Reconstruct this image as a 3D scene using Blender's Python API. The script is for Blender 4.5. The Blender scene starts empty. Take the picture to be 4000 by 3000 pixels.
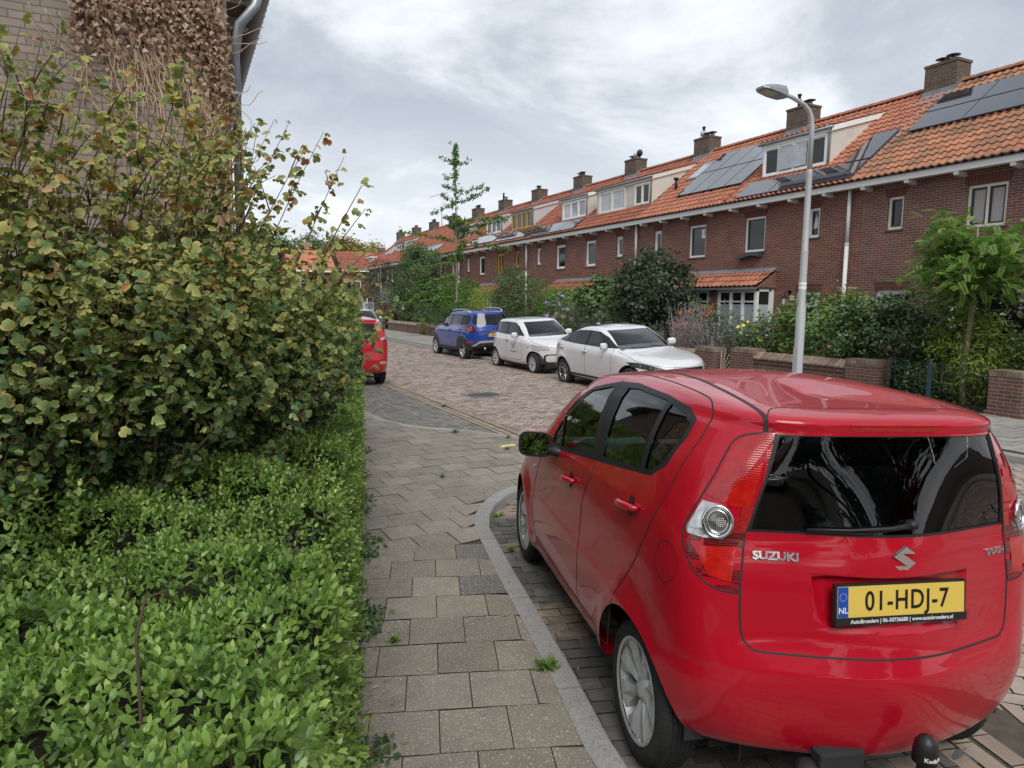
import bpy, bmesh, math, random
import numpy as np
from mathutils import Vector, Matrix, bvhtree
random.seed(7); RNG = np.random.default_rng(7)
R = math.radians
sc = bpy.context.scene
COL = sc.collection
# ------------------------------------------------------------------ camera
# world frame: x across the street, y along it, z up, camera above the origin
PITCH, ROLL, YAW, EYE = R(6.69), R(.612), R(25.77), 1.97
cam = bpy.data.objects.new('camera', bpy.data.cameras.new('camera'))
COL.objects.link(cam); sc.camera = cam
cam.data.sensor_width = 36; cam.data.lens = 36*2670/4000
cam.data.clip_start = .02; cam.data.clip_end = 2000
f0 = Vector((math.sin(YAW), math.cos(YAW), 0)); r0 = Vector((math.cos(YAW), -math.sin(YAW), 0)); u0 = Vector((0, 0, 1))
fw = f0*math.cos(PITCH)-u0*math.sin(PITCH); up = u0*math.cos(PITCH)+f0*math.sin(PITCH)
rt = r0*math.cos(ROLL)+up*math.sin(ROLL); up = up*math.cos(ROLL)-r0*math.sin(ROLL)
m = Matrix((rt, up, -fw)).transposed().to_4x4(); m.translation = (0, 0, EYE); cam.matrix_world = m
# ------------------------------------------------------------------ world, sun, exposure
w = bpy.data.worlds.new('World'); sc.world = w; w.use_nodes = True
nt = w.node_tree; nt.nodes.clear()
def nd(t, ty, **k):
    n = t.nodes.new(ty)
    for a, b in k.items():
        if a.startswith('i_'): n.inputs[a[2:].replace('_', ' ')].default_value = b
        elif a[0] == 'n' and a[1:].isdigit(): n.inputs[int(a[1:])].default_value = b
        else: setattr(n, a, b)
    return n
SUN_EL, SUN_AZ = R(50), R(200)     # azimuth clockwise from +y
tc = nd(nt, 'ShaderNodeTexCoord')
sky = nd(nt, 'ShaderNodeTexSky', sky_type='NISHITA', sun_disc=False, sun_elevation=SUN_EL, sun_rotation=SUN_AZ)
sep = nd(nt, 'ShaderNodeSeparateXYZ'); nt.links.new(tc.outputs['Generated'], sep.inputs[0])
# project the view direction on a cloud plane so the clouds shrink towards the horizon
mx = nd(nt, 'ShaderNodeMath', operation='MAXIMUM', n1=.0); nt.links.new(sep.outputs['Z'], mx.inputs[0])
ad = nd(nt, 'ShaderNodeMath', operation='ADD', n1=.22); nt.links.new(mx.outputs[0], ad.inputs[0])
dv = nd(nt, 'ShaderNodeVectorMath', operation='DIVIDE'); nt.links.new(tc.outputs['Generated'], dv.inputs[0])
cb = nd(nt, 'ShaderNodeCombineXYZ', n2=1.0); nt.links.new(ad.outputs[0], cb.inputs[0]); nt.links.new(ad.outputs[0], cb.inputs[1])
nt.links.new(cb.outputs[0], dv.inputs[1])
mp = nd(nt, 'ShaderNodeMapping'); mp.inputs['Location'].default_value = (3.7, 1.3, 0); mp.inputs['Rotation'].default_value = (0, 0, R(-30)); mp.inputs['Scale'].default_value = (1, 1.05, .5)
nt.links.new(dv.outputs[0], mp.inputs[0])
n1 = nd(nt, 'ShaderNodeTexNoise', i_Scale=1.25, i_Detail=8.0, i_Roughness=.6, i_Distortion=.3); nt.links.new(mp.outputs[0], n1.inputs['Vector'])
cr = nd(nt, 'ShaderNodeValToRGB'); e = cr.color_ramp; nt.links.new(n1.outputs['Fac'], cr.inputs[0])
e.elements[0].position = .38; e.elements[0].color = (.37, .41, .465, 1)
e.elements[1].position = .74; e.elements[1].color = (.93, .95, .98, 1)
for p, c in ((.50, (.46, .50, .55, 1)), (.60, (.70, .735, .78, 1))): q = e.elements.new(p); q.color = c
# brighter band towards the horizon
hz = nd(nt, 'ShaderNodeMapRange', interpolation_type='SMOOTHSTEP', n1=.0, n2=.36, n3=1.0, n4=0.0); nt.links.new(sep.outputs['Z'], hz.inputs[0])
hm = nd(nt, 'ShaderNodeMix', data_type='RGBA'); hm.inputs['B'].default_value = (.9, .93, .97, 1)
hf = nd(nt, 'ShaderNodeMath', operation='MULTIPLY', n1=.6); nt.links.new(hz.outputs[0], hf.inputs[0])
nt.links.new(hf.outputs[0], hm.inputs['Factor']); nt.links.new(cr.outputs[0], hm.inputs['A'])
bgc = nd(nt, 'ShaderNodeBackground', i_Strength=.80); nt.links.new(hm.outputs['Result'], bgc.inputs[0])
bgs = nd(nt, 'ShaderNodeBackground', i_Strength=.07); nt.links.new(sky.outputs[0], bgs.inputs[0])
ms = nd(nt, 'ShaderNodeMixShader', n0=.9); nt.links.new(bgs.outputs[0], ms.inputs[1]); nt.links.new(bgc.outputs[0], ms.inputs[2])
wo = nd(nt, 'ShaderNodeOutputWorld'); nt.links.new(ms.outputs[0], wo.inputs[0])
sl = bpy.data.lights.new('sun', 'SUN'); sl.energy = 1.5; sl.angle = R(38); sl.color = (1, .96, .9)
so = bpy.data.objects.new('sun', sl); COL.objects.link(so)
sd = Vector((math.sin(SUN_AZ)*math.cos(SUN_EL), math.cos(SUN_AZ)*math.cos(SUN_EL), math.sin(SUN_EL)))
so.rotation_euler = sd.to_track_quat('Z', 'Y').to_euler()
sc.view_settings.view_transform = 'Standard'; sc.view_settings.look = 'None'; sc.view_settings.gamma = 1; sc.view_settings.exposure = 0.74
sc.cycles.max_bounces = 8; sc.cycles.transparent_max_bounces = 16

# ------------------------------------------------------------------ helpers
def tag(o, label=None, cat=None, group=None, kind=None):
    for k, v in (('label', label), ('category', cat), ('group', group), ('kind', kind)):
        if v: o[k] = v
    return o
def thing(name, label, cat, loc=(0, 0, 0), rz=0, group=None):
    o = bpy.data.objects.new(name, None); COL.objects.link(o); o.empty_display_size = .1
    o.location = loc; o.rotation_euler = (0, 0, rz)
    return tag(o, label, cat, group)
def copy_tree(o, parent=None):
    c = o.copy(); COL.objects.link(c); c.parent = parent
    for ch in list(KIDS.get(o.name, [])):
        copy_tree(ch, c)
    return c
KIDS = {}
def setpar(o, parent):
    o.parent = parent
    KIDS.setdefault(parent.name, []).append(o)
class MB:
    """collects faces; builds ONE mesh object (box-projected uv in metres, optional per-face random)"""
    def __init__(s): s.v = []; s.f = []; s.mi = []; s.r = []; s.sm = []; s.m = Matrix()
    def add(s, vs, fs, mi=0, r=None, smooth=False):
        b = len(s.v)
        for p in vs: s.v.append(tuple(s.m @ Vector(p)))
        rr = random.random() if r is None else r
        for f in fs: s.f.append([b+i for i in f]); s.mi.append(mi); s.r.append(rr); s.sm.append(smooth)
    def box(s, x0, x1, y0, y1, z0, z1, mi=0, r=None, bev=0):
        if bev:
            bm = bmesh.new(); bmesh.ops.create_cube(bm, size=1)
            for v in bm.verts: v.co = Vector(((x0+x1)/2+v.co.x*(x1-x0), (y0+y1)/2+v.co.y*(y1-y0), (z0+z1)/2+v.co.z*(z1-z0)))
            bmesh.ops.bevel(bm, geom=bm.edges[:], offset=bev, segments=2, affect='EDGES', profile=.6)
            s.bm(bm, mi, r); return
        s.add([(x0, y0, z0), (x1, y0, z0), (x1, y1, z0), (x0, y1, z0), (x0, y0, z1), (x1, y0, z1), (x1, y1, z1), (x0, y1, z1)],
              [(0, 3, 2, 1), (4, 5, 6, 7), (0, 1, 5, 4), (1, 2, 6, 5), (2, 3, 7, 6), (3, 0, 4, 7)], mi, r)
    def bm(s, bm, mi=0, r=None, smooth=False):
        bm.verts.index_update(); s.add([v.co for v in bm.verts], [[v.index for v in f.verts] for f in bm.faces], mi, r, smooth); bm.free()
    def quad(s, a, b, c, d, mi=0, r=None): s.add([a, b, c, d], [(0, 1, 2, 3)], mi, r)
    def tube(s, pts, rad, n=8, mi=0, caps=True, smooth=True, r=None):
        pts = [Vector(p) for p in pts]; rs = rad if isinstance(rad, (list, tuple)) else [rad]*len(pts)
        vs = []; fs = []; prev = None
        for i, p in enumerate(pts):
            t = (pts[min(i+1, len(pts)-1)]-pts[max(i-1, 0)]).normalized()
            a = prev if prev is not None else (Vector((1, 0, 0)) if abs(t.x) < .9 else Vector((0, 1, 0)))
            a = (a-t*a.dot(t)).normalized(); b = t.cross(a); prev = a
            for k in range(n):
                an = 2*math.pi*k/n; vs.append(p+(a*math.cos(an)+b*math.sin(an))*rs[i])
        for i in range(len(pts)-1):
            for k in range(n): fs.append((i*n+k, i*n+(k+1) % n, (i+1)*n+(k+1) % n, (i+1)*n+k))
        if caps: fs.append(tuple(range(n))[::-1]); fs.append(tuple((len(pts)-1)*n+k for k in range(n)))
        s.add(vs, fs, mi, r, smooth)
    def lathe(s, prof, n=24, axis='z', c=(0, 0, 0), mi=0, smooth=True, r=None):
        vs = []; fs = []
        for (q, h) in prof:
            for k in range(n):
                a = 2*math.pi*k/n; x, y = q*math.cos(a), q*math.sin(a)
                p = {'z': (x, y, h), 'y': (x, h, y), 'x': (h, x, y)}[axis]
                vs.append((p[0]+c[0], p[1]+c[1], p[2]+c[2]))
        for i in range(len(prof)-1):
            for k in range(n): fs.append((i*n+k, i*n+(k+1) % n, (i+1)*n+(k+1) % n, (i+1)*n+k))
        s.add(vs, fs, mi, r, smooth)
    def build(s, name, mat, parent=None, uv=False, bevel=0):
        me = bpy.data.meshes.new(name); me.from_pydata(s.v, [], s.f)
        for mm in (mat if isinstance(mat, (list, tuple)) else [mat]): me.materials.append(mm)
        me.polygons.foreach_set('material_index', s.mi); me.polygons.foreach_set('use_smooth', s.sm)
        a = me.attributes.new('rnd', 'FLOAT', 'FACE'); a.data.foreach_set('value', s.r)
        if uv: boxuv(me)
        me.update(); o = bpy.data.objects.new(name, me); COL.objects.link(o)
        if bevel:
            md = o.modifiers.new('bevel', 'BEVEL'); md.width = bevel; md.segments = 2; md.limit_method = 'ANGLE'
        if parent is not None: setpar(o, parent)
        return o
def boxuv(me):
    uvl = me.uv_layers.new(name='UVMap'); n = len(me.loops); uvs = np.zeros((n, 2), np.float32)
    for p in me.polygons:
        nx, ny, nz = abs(p.normal.x), abs(p.normal.y), abs(p.normal.z)
        for li in p.loop_indices:
            c = me.vertices[me.loops[li].vertex_index].co
            uvs[li] = (c.y, c.z) if nx >= ny and nx >= nz*.8 else ((c.x+.05, c.z) if ny >= nz*.8 else (c.y, c.x))
    uvl.data.foreach_set('uv', uvs.ravel())
MATS = {}
def hexc(h): return tuple(((int(h[i:i+2], 16)/255)/12.92 if int(h[i:i+2], 16)/255 <= .04045 else ((int(h[i:i+2], 16)/255+.055)/1.055)**2.4) for i in (0, 2, 4))
def mat(name, col, rough=.6, metal=0, var=.12, vs=4.0, bump=0, bs=60.0, coat=0, rnd=0, col2=None, c2s=2.0, c2t=(.5, .62), spec=.5, emit=0):
    """principled with a noise variation of the base colour, optional second colour in patches, optional bump"""
    if name in MATS: return MATS[name]
    mt = bpy.data.materials.new(name); mt.use_nodes = True; t = mt.node_tree; b = t.nodes['Principled BSDF']
    b.inputs['Roughness'].default_value = rough; b.inputs['Metallic'].default_value = metal; b.inputs['Coat Weight'].default_value = coat; b.inputs['Coat Roughness'].default_value = .03
    b.inputs['Specular IOR Level'].default_value = spec
    co = nd(t, 'ShaderNodeTexCoord'); no = nd(t, 'ShaderNodeTexNoise', i_Scale=vs, i_Detail=5.0, i_Roughness=.6); t.links.new(co.outputs['Object'], no.inputs['Vector'])
    hs = nd(t, 'ShaderNodeHueSaturation', i_Color=(*col, 1)); mr = nd(t, 'ShaderNodeMapRange', n1=.25, n2=.75, n3=1-var, n4=1+var)
    t.links.new(no.outputs['Fac'], mr.inputs[0]); t.links.new(mr.outputs[0], hs.inputs['Value'])
    if col2:
        n2 = nd(t, 'ShaderNodeTexNoise', i_Scale=c2s, i_Detail=6.0, i_Roughness=.65); t.links.new(co.outputs['Object'], n2.inputs['Vector'])
        m2 = nd(t, 'ShaderNodeMapRange', n1=c2t[0], n2=c2t[1]); t.links.new(n2.outputs['Fac'], m2.inputs[0])
        mx = nd(t, 'ShaderNodeMix', data_type='RGBA'); mx.inputs['A'].default_value = (*col, 1); mx.inputs['B'].default_value = (*col2, 1)
        t.links.new(m2.outputs[0], mx.inputs['Factor']); t.links.new(mx.outputs['Result'], hs.inputs['Color'])
    out = hs.outputs[0]
    if rnd:
        at = nd(t, 'ShaderNodeAttribute', attribute_name='rnd'); h2 = nd(t, 'ShaderNodeHueSaturation'); m3 = nd(t, 'ShaderNodeMapRange', n3=1-rnd, n4=1+rnd)
        t.links.new(at.outputs['Fac'], m3.inputs[0]); t.links.new(m3.outputs[0], h2.inputs['Value']); t.links.new(out, h2.inputs['Color']); out = h2.outputs[0]
    t.links.new(out, b.inputs['Base Color'])
    if bump:
        nb = nd(t, 'ShaderNodeTexNoise', i_Scale=bs, i_Detail=4.0); t.links.new(co.outputs['Object'], nb.inputs['Vector'])
        bu = nd(t, 'ShaderNodeBump', i_Strength=bump, i_Distance=.01); t.links.new(nb.outputs['Fac'], bu.inputs['Height']); t.links.new(bu.outputs[0], b.inputs['Normal'])
    if emit: b.inputs['Emission Color'].default_value = (*col, 1); b.inputs['Emission Strength'].default_value = emit
    MATS[name] = mt; return mt
def rampmat(name, stops, rough=.6, trans=.0, var=.15, spec=.4, attr='rnd', stain=None, speck=None, bump=0, bs=60.):
    """colour picked per leaf / per stone from a ramp by the 'rnd' attribute"""
    mt = bpy.data.materials.new(name); mt.use_nodes = True; t = mt.node_tree; b = t.nodes['Principled BSDF']
    b.inputs['Roughness'].default_value = rough; b.inputs['Specular IOR Level'].default_value = spec
    at = nd(t, 'ShaderNodeAttribute', attribute_name=attr); cr = nd(t, 'ShaderNodeValToRGB'); t.links.new(at.outputs['Fac'], cr.inputs[0])
    el = cr.color_ramp.elements; el[0].position = stops[0][0]; el[0].color = (*stops[0][1], 1); el[1].position = stops[-1][0]; el[1].color = (*stops[-1][1], 1)
    for p, c in stops[1:-1]: q = el.new(p); q.color = (*c, 1)
    co = nd(t, 'ShaderNodeTexCoord'); out = cr.outputs[0]
    for spec_ in ([stain] if stain else [])+([speck] if speck else []):
        c2, s2, t0, t1 = spec_
        n2 = nd(t, 'ShaderNodeTexNoise', i_Scale=s2, i_Detail=5.0, i_Roughness=.65); t.links.new(co.outputs['Object'], n2.inputs['Vector'])
        m2 = nd(t, 'ShaderNodeMapRange', n1=t0, n2=t1); t.links.new(n2.outputs['Fac'], m2.inputs[0])
        mx = nd(t, 'ShaderNodeMix', data_type='RGBA'); mx.inputs['B'].default_value = (*c2, 1)
        t.links.new(m2.outputs[0], mx.inputs['Factor']); t.links.new(out, mx.inputs['A']); out = mx.outputs['Result']
    no = nd(t, 'ShaderNodeTexNoise', i_Scale=7.0, i_Detail=6.0, i_Roughness=.7); t.links.new(co.outputs['Object'], no.inputs['Vector'])
    hs = nd(t, 'ShaderNodeHueSaturation'); mr = nd(t, 'ShaderNodeMapRange', n1=.3, n2=.7, n3=1-var, n4=1+var)
    t.links.new(no.outputs['Fac'], mr.inputs[0]); t.links.new(mr.outputs[0], hs.inputs['Value']); t.links.new(out, hs.inputs['Color']); out = hs.outputs[0]
    t.links.new(out, b.inputs['Base Color'])
    if bump:
        nb = nd(t, 'ShaderNodeTexNoise', i_Scale=bs, i_Detail=4.0); t.links.new(co.outputs['Object'], nb.inputs['Vector'])
        bu = nd(t, 'ShaderNodeBump', i_Strength=bump, i_Distance=.01); t.links.new(nb.outputs['Fac'], bu.inputs['Height']); t.links.new(bu.outputs[0], b.inputs['Normal'])
    if trans:
        tr = nd(t, 'ShaderNodeBsdfTranslucent'); h3 = nd(t, 'ShaderNodeHueSaturation', i_Saturation=1.15, i_Value=1.5); t.links.new(out, h3.inputs['Color']); t.links.new(h3.outputs[0], tr.inputs[0])
        m_ = nd(t, 'ShaderNodeMixShader', n0=trans); t.links.new(b.outputs[0], m_.inputs[1]); t.links.new(tr.outputs[0], m_.inputs[2]); t.links.new(m_.outputs[0], t.nodes['Material Output'].inputs[0])
    MATS[name] = mt; return mt
def brickmat(name, c1, c2, mortar, bw=.2205, bh=.0656, ms=.007, stain=None, var=.16, c3=None):
    mt = bpy.data.materials.new(name); mt.use_nodes = True; t = mt.node_tree; b = t.nodes['Principled BSDF']
    b.inputs['Roughness'].default_value = .88; b.inputs['Specular IOR Level'].default_value = .25
    uv = nd(t, 'ShaderNodeUVMap', uv_map='UVMap')
    # small wobble so courses are not ruler straight
    nz = nd(t, 'ShaderNodeTexNoise', i_Scale=5.0, i_Detail=2.0); t.links.new(uv.outputs[0], nz.inputs['Vector'])
    vm = nd(t, 'ShaderNodeVectorMath', operation='SCALE'); vm.inputs['Scale'].default_value = .011; t.links.new(nz.outputs['Color'], vm.inputs[0])
    va = nd(t, 'ShaderNodeVectorMath', operation='ADD'); t.links.new(uv.outputs[0], va.inputs[0]); t.links.new(vm.outputs[0], va.inputs[1])
    br = nd(t, 'ShaderNodeTexBrick', i_Color1=(*c1, 1), i_Color2=(*c2, 1), i_Mortar=(*mortar, 1), i_Scale=1.0, i_Bias=0.0)
    br.inputs['Mortar Size'].default_value = ms; br.inputs['Brick Width'].default_value = bw; br.inputs['Row Height'].default_value = bh; br.inputs['Mortar Smooth'].default_value = .35
    t.links.new(va.outputs[0], br.inputs['Vector']); out = br.outputs['Color']
    no = nd(t, 'ShaderNodeTexNoise', i_Scale=1.3, i_Detail=8.0, i_Roughness=.7); t.links.new(uv.outputs[0], no.inputs['Vector'])
    hs = nd(t, 'ShaderNodeHueSaturation'); mr = nd(t, 'ShaderNodeMapRange', n1=.3, n2=.7, n3=1-var, n4=1+var)
    t.links.new(no.outputs['Fac'], mr.inputs[0]); t.links.new(mr.outputs[0], hs.inputs['Value'])
    if stain:
        n2 = nd(t, 'ShaderNodeTexNoise', i_Scale=stain[1], i_Detail=6.0, i_Roughness=.7); t.links.new(uv.outputs[0], n2.inputs['Vector'])
        m2 = nd(t, 'ShaderNodeMapRange', n1=stain[2], n2=stain[3], n4=stain[4]); t.links.new(n2.outputs['Fac'], m2.inputs[0])
        mx = nd(t, 'ShaderNodeMix', data_type='RGBA'); mx.inputs['B'].default_value = (*stain[0], 1)
        t.links.new(m2.outputs[0], mx.inputs['Factor']); t.links.new(out, mx.inputs['A']); out = mx.outputs['Result']
    t.links.new(out, hs.inputs['Color']); t.links.new(hs.outputs[0], b.inputs['Base Color'])
    bu = nd(t, 'ShaderNodeBump', i_Strength=.55, i_Distance=.01, invert=True); nb = nd(t, 'ShaderNodeTexNoise', i_Scale=90.0, i_Detail=3.0); t.links.new(uv.outputs[0], nb.inputs['Vector'])
    m4 = nd(t, 'ShaderNodeMath', operation='MULTIPLY_ADD', n1=-.35); t.links.new(nb.outputs['Fac'], m4.inputs[0]); t.links.new(br.outputs['Fac'], m4.inputs[2])
    t.links.new(m4.outputs[0], bu.inputs['Height']); t.links.new(bu.outputs[0], b.inputs['Normal'])
    MATS[name] = mt; return mt
def glassmat(name, tint=(.9, .95, .93), trans=1.0, rough=.0, dark=(.01, .012, .012)):
    """thin sheet: mix of transparent tint and mirror by fresnel, over an optional dark film"""
    mt = bpy.data.materials.new(name); mt.use_nodes = True; t = mt.node_tree; t.nodes.remove(t.nodes['Principled BSDF'])
    tr = nd(t, 'ShaderNodeBsdfTransparent', i_Color=(*tint, 1)); df = nd(t, 'ShaderNodeBsdfDiffuse', i_Color=(*dark, 1)); m1 = nd(t, 'ShaderNodeMixShader', n0=1-trans)
    gl = nd(t, 'ShaderNodeBsdfGlossy', i_Roughness=rough, i_Color=(1, 1, 1, 1)); fr = nd(t, 'ShaderNodeFresnel', i_IOR=1.62); m2 = nd(t, 'ShaderNodeMixShader')
    t.links.new(tr.outputs[0], m1.inputs[1]); t.links.new(df.outputs[0], m1.inputs[2]); t.links.new(m1.outputs[0], m2.inputs[1]); t.links.new(gl.outputs[0], m2.inputs[2]); t.links.new(fr.outputs[0], m2.inputs[0])
    t.links.new(m2.outputs[0], t.nodes['Material Output'].inputs[0]); MATS[name] = mt; return mt
_font = {}
def textmesh(s, size, bold=0.0, ext=.002, spacing=1.0):
    """lettering as a mesh in the xy plane, centred; returns (verts, faces)"""
    c = bpy.data.curves.new('lettering', 'FONT'); c.body = s; c.size = size; c.offset = bold; c.extrude = ext; c.align_x = 'CENTER'; c.align_y = 'CENTER'; c.space_character = spacing; c.resolution_u = 4
    o = bpy.data.objects.new('lettering', c); COL.objects.link(o); dg = bpy.context.evaluated_depsgraph_get(); me = bpy.data.meshes.new_from_object(o.evaluated_get(dg))
    vs = [v.co.copy() for v in me.vertices]; fs = [list(p.vertices) for p in me.polygons]
    bpy.data.objects.remove(o); bpy.data.curves.remove(c); bpy.data.meshes.remove(me)
    return vs, fs
def inpoly(x, y, poly):
    c = False; j = len(poly)-1
    for i in range(len(poly)):
        if (poly[i][1] > y) != (poly[j][1] > y) and x < (poly[j][0]-poly[i][0])*(y-poly[i][1])/(poly[j][1]-poly[i][1])+poly[i][0]: c = not c
        j = i
    return c
# ------------------------------------------------------------------ ground, road, pavements
def sheet(name, poly, z, mt, kind='structure', thick=0):
    mb = MB(); n = len(poly)
    if thick:
        vs = [(x, y, z) for x, y in poly]+[(x, y, z-thick) for x, y in poly]
        mb.add(vs, [tuple(range(n))]+[((i+1) % n, i, n+i, n+(i+1) % n) for i in range(n)])
    else: mb.add([(x, y, z) for x, y in poly], [tuple(range(n))])
    return tag(mb.build(name, mt), kind=kind)
def nearest(x, y, poly):
    best = None
    for i in range(len(poly)):
        (ax, ay), (bx, by) = poly[i], poly[(i+1) % len(poly)]; l = (bx-ax)**2+(by-ay)**2
        t = max(0, min(1, ((x-ax)*(bx-ax)+(y-ay)*(by-ay))/l)) if l else 0; px, py = ax+t*(bx-ax), ay+t*(by-ay); d = (px-x)**2+(py-y)**2
        if best is None or d < best[0]: best = (d, px, py)
    return best[1], best[2]
def wob(base, amp): return base+(random.random()-.5)*amp
def pave(name, mt, z, L, W, ang, org, poly, gap=.006, herring=False, tilt=.002, th=.0, offs=.5, jit=0.0, skip=None, clamp=None):
    """every paver its own face with its own shade, laid over a darker bed"""
    mb = MB(); ca, sa = math.cos(ang), math.sin(ang)
    xs = [p[0] for p in poly]; ys = [p[1] for p in poly]
    cand = []
    corners = [((x-org[0])*ca+(y-org[1])*sa, -(x-org[0])*sa+(y-org[1])*ca) for x in (min(xs), max(xs)) for y in (min(ys), max(ys))]
    u0_, u1_ = min(c[0] for c in corners), max(c[0] for c in corners); v0_, v1_ = min(c[1] for c in corners), max(c[1] for c in corners)
    if herring:
        nn = int((u1_-u0_+v1_-v0_)/W)+8
        for i in range(-nn, nn):
            for j in range(-nn, nn):
                a = (i+2*j)*W; b = (i-2*j)*W
                if u0_-1 < a < u1_+1 and v0_-1 < b < v1_+1: cand += [(a, b, 2*W, W), (a, b+W, W, 2*W)]
    else:
        j = int(v0_/W)-1
        while j*W < v1_:
            o = (offs*L if j % 2 else 0)
            i = int(u0_/L)-2
            while i*L < u1_: cand.append((i*L+o, j*W, L, W)); i += 1
            j += 1
    for a, b, l, w_ in cand:
        cu, cv = a+l/2, b+w_/2; x = org[0]+cu*ca-cv*sa; y = org[1]+cu*sa+cv*ca
        if clamp is None and not inpoly(x, y, poly): continue
        if skip and skip(x, y): continue
        g = gap/2; dz = [z+(random.random()-.5)*tilt*2 for _ in range(4)]; ju, jv = (random.random()-.5)*jit, (random.random()-.5)*jit
        pts = []
        for k, (pu, pv) in enumerate(((a+g, b+g), (a+l-g, b+g), (a+l-g, b+w_-g), (a+g, b+w_-g))):
            pu += ju; pv += jv
            pts.append((org[0]+pu*ca-pv*sa, org[1]+pu*sa+pv*ca, dz[k]))
        if clamp:      # tiles cut to fit along the edge
            io = [inpoly(q_[0], q_[1], poly) for q_ in pts]
            if not any(io): continue
            if not all(io):
                pts = [q_ if i_ else (*nearest(q_[0], q_[1], poly), q_[2]) for q_, i_ in zip(pts, io)]
                ar = abs(sum(pts[k][0]*pts[(k+1) % 4][1]-pts[(k+1) % 4][0]*pts[k][1] for k in range(4)))/2
                if ar < .004: continue
        mb.add(pts, [(0, 1, 2, 3)])
        if th:
            q = [(p[0], p[1], p[2]-th) for p in pts]; mb.add(pts+q, [(1, 0, 4, 5), (2, 1, 5, 6), (3, 2, 6, 7), (0, 3, 7, 4)], r=mb.r[-1])
    return tag(mb.build(name, mt), kind='structure')
m_soil = mat('soil', (.055, .042, .03), .95, var=.4, vs=3, bump=.8, bs=25)
m_bed = mat('joint sand', (.085, .07, .052), .95, var=.35, vs=9, bump=.5, col2=(.05, .055, .03), c2s=1.6)
m_road = rampmat('road clinker', [(0, (.23, .175, .15)), (.25, (.35, .27, .225)), (.5, (.43, .345, .285)), (.75, (.34, .28, .25)), (1, (.48, .40, .325))], .85, var=.16, stain=((.27, .22, .18), .35, .45, .8), bump=.35, bs=70)
m_chan = rampmat('channel clinker', [(0, (.27, .21, .16)), (1, (.37, .30, .23))], .85, var=.15, bump=.3)
m_bay = rampmat('bay clinker', [(0, (.095, .09, .085)), (.5, (.13, .125, .118)), (1, (.175, .165, .15))], .8, var=.2, stain=((.36, .28, .19), 1.3, .5, .62), bump=.5, bs=80)
m_bay2 = rampmat('far bay clinker', [(0, (.16, .152, .138)), (.5, (.20, .19, .172)), (1, (.24, .228, .205))], .8, var=.18, bump=.4, bs=80)
m_tile = rampmat('sidewalk tile', [(0, (.205, .18, .14)), (.1, (.225, .20, .157)), (.5, (.25, .223, .178)), (.97, (.28, .252, .205)), (.985, (.15, .145, .13)), (1, (.13, .125, .115))], .85, var=.12, speck=((.52, .50, .45), 95, .57, .64), bump=.5, bs=150, stain=((.17, .155, .13), 2.2, .5, .75))
m_tile2 = rampmat('far pavement tile', [(0, (.27, .255, .225)), (1, (.36, .34, .30))], .85, var=.14, bump=.3)
m_kerb = mat('kerb concrete', (.33, .325, .31), .85, var=.14, vs=12, bump=.5, bs=120, rnd=.1, col2=(.21, .205, .19), c2s=70)
sheet('ground', [(-400, -300), (500, -300), (500, 700), (-400, 700)], -.04, m_soil)
CH = 4.6
roadpoly = [(3.45, 1.2), (3.0, -2), (2.2, -5), (9.6, -9), (9.6, 75), (CH, 75), (CH, 6.6)]
sheet('road_bed', [(-3, -14), (9.7, -14), (9.7, 200), (2.6, 200), (2.6, 12), (-3, 3)], -.006, m_bed)
pave('road', m_road, 0, .21, .105, R(45), (0, 0), [(x, min(y, 62)) for x, y in roadpoly], gap=.009, herring=True, tilt=.004, clamp=1)
sheet('road_beyond', [(CH, 62), (9.6, 62), (9.6, 200), (CH, 200)], 0, mat('far clinker', (.27, .215, .17), .9, var=.12, vs=2))
# light channel strip: three courses on edge, dark seam in the middle
for k, xo in enumerate((-.32, -.21, -.08)):
    pave('channel_strip', m_chan, .003, .21, .1, R(90), (CH+xo+.1, 0), [(CH+xo, 6.4), (CH+xo+.1, 6.4), (CH+xo+.1, 45), (CH+xo, 45)], gap=.008)
    dx, dy = math.sin(R(15)), math.cos(R(15)); ax, ay = CH+xo, 6.6; bx, by = ax-dx*10, ay-dy*10
    pave('channel_strip', m_chan, .003, .21, .1, R(75), (ax+.1*dy, ay-.1*dx), [(bx, by), (bx+.1*dy, by-.1*dx), (ax+.1*dy, ay-.1*dx), (ax, ay)], gap=.008)
kin = [(.62, -1.2), (1.05, .5), (1.30, 1.5), (1.46, 2.19), (1.49, 2.35), (1.63, 2.89), (1.78, 3.54), (1.92, 4.16), (2.06, 4.75), (2.17, 5.2), (2.33, 5.55), (2.5, 5.81), (2.73, 6.05), (2.95, 6.21), (3.25, 6.33), (3.7, 6.45), (4.1, 6.62), (4.25, 6.9)]
band = [(4.30, 8.5), (4.02, 8.98), (3.74, 9.42), (3.39, 9.72), (3.07, 10.1), (2.85, 10.8), (2.77, 11.84), (2.75, 13), (2.75, 60)]
nearbay = [(.7, -1.3)]+[(x+.05, y-.05) for x, y in kin]+[(4.3, 6.6), (3.1, 2.0), (2.2, -1.4)]
pave('parking_bay', m_bay, .0, .21, .105, R(-15), (1.6, 2.1), nearbay, gap=.007, tilt=.004)
farbay = [(x+.08, y+.08) for x, y in band[1:-1]]+[(2.83, 40), (CH-.33, 40), (CH-.33, 8.9)]
pave('parking_bay', m_bay2, 0, .21, .105, R(90), (CH-.33, 0), farbay, gap=.007, tilt=.003)
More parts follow.
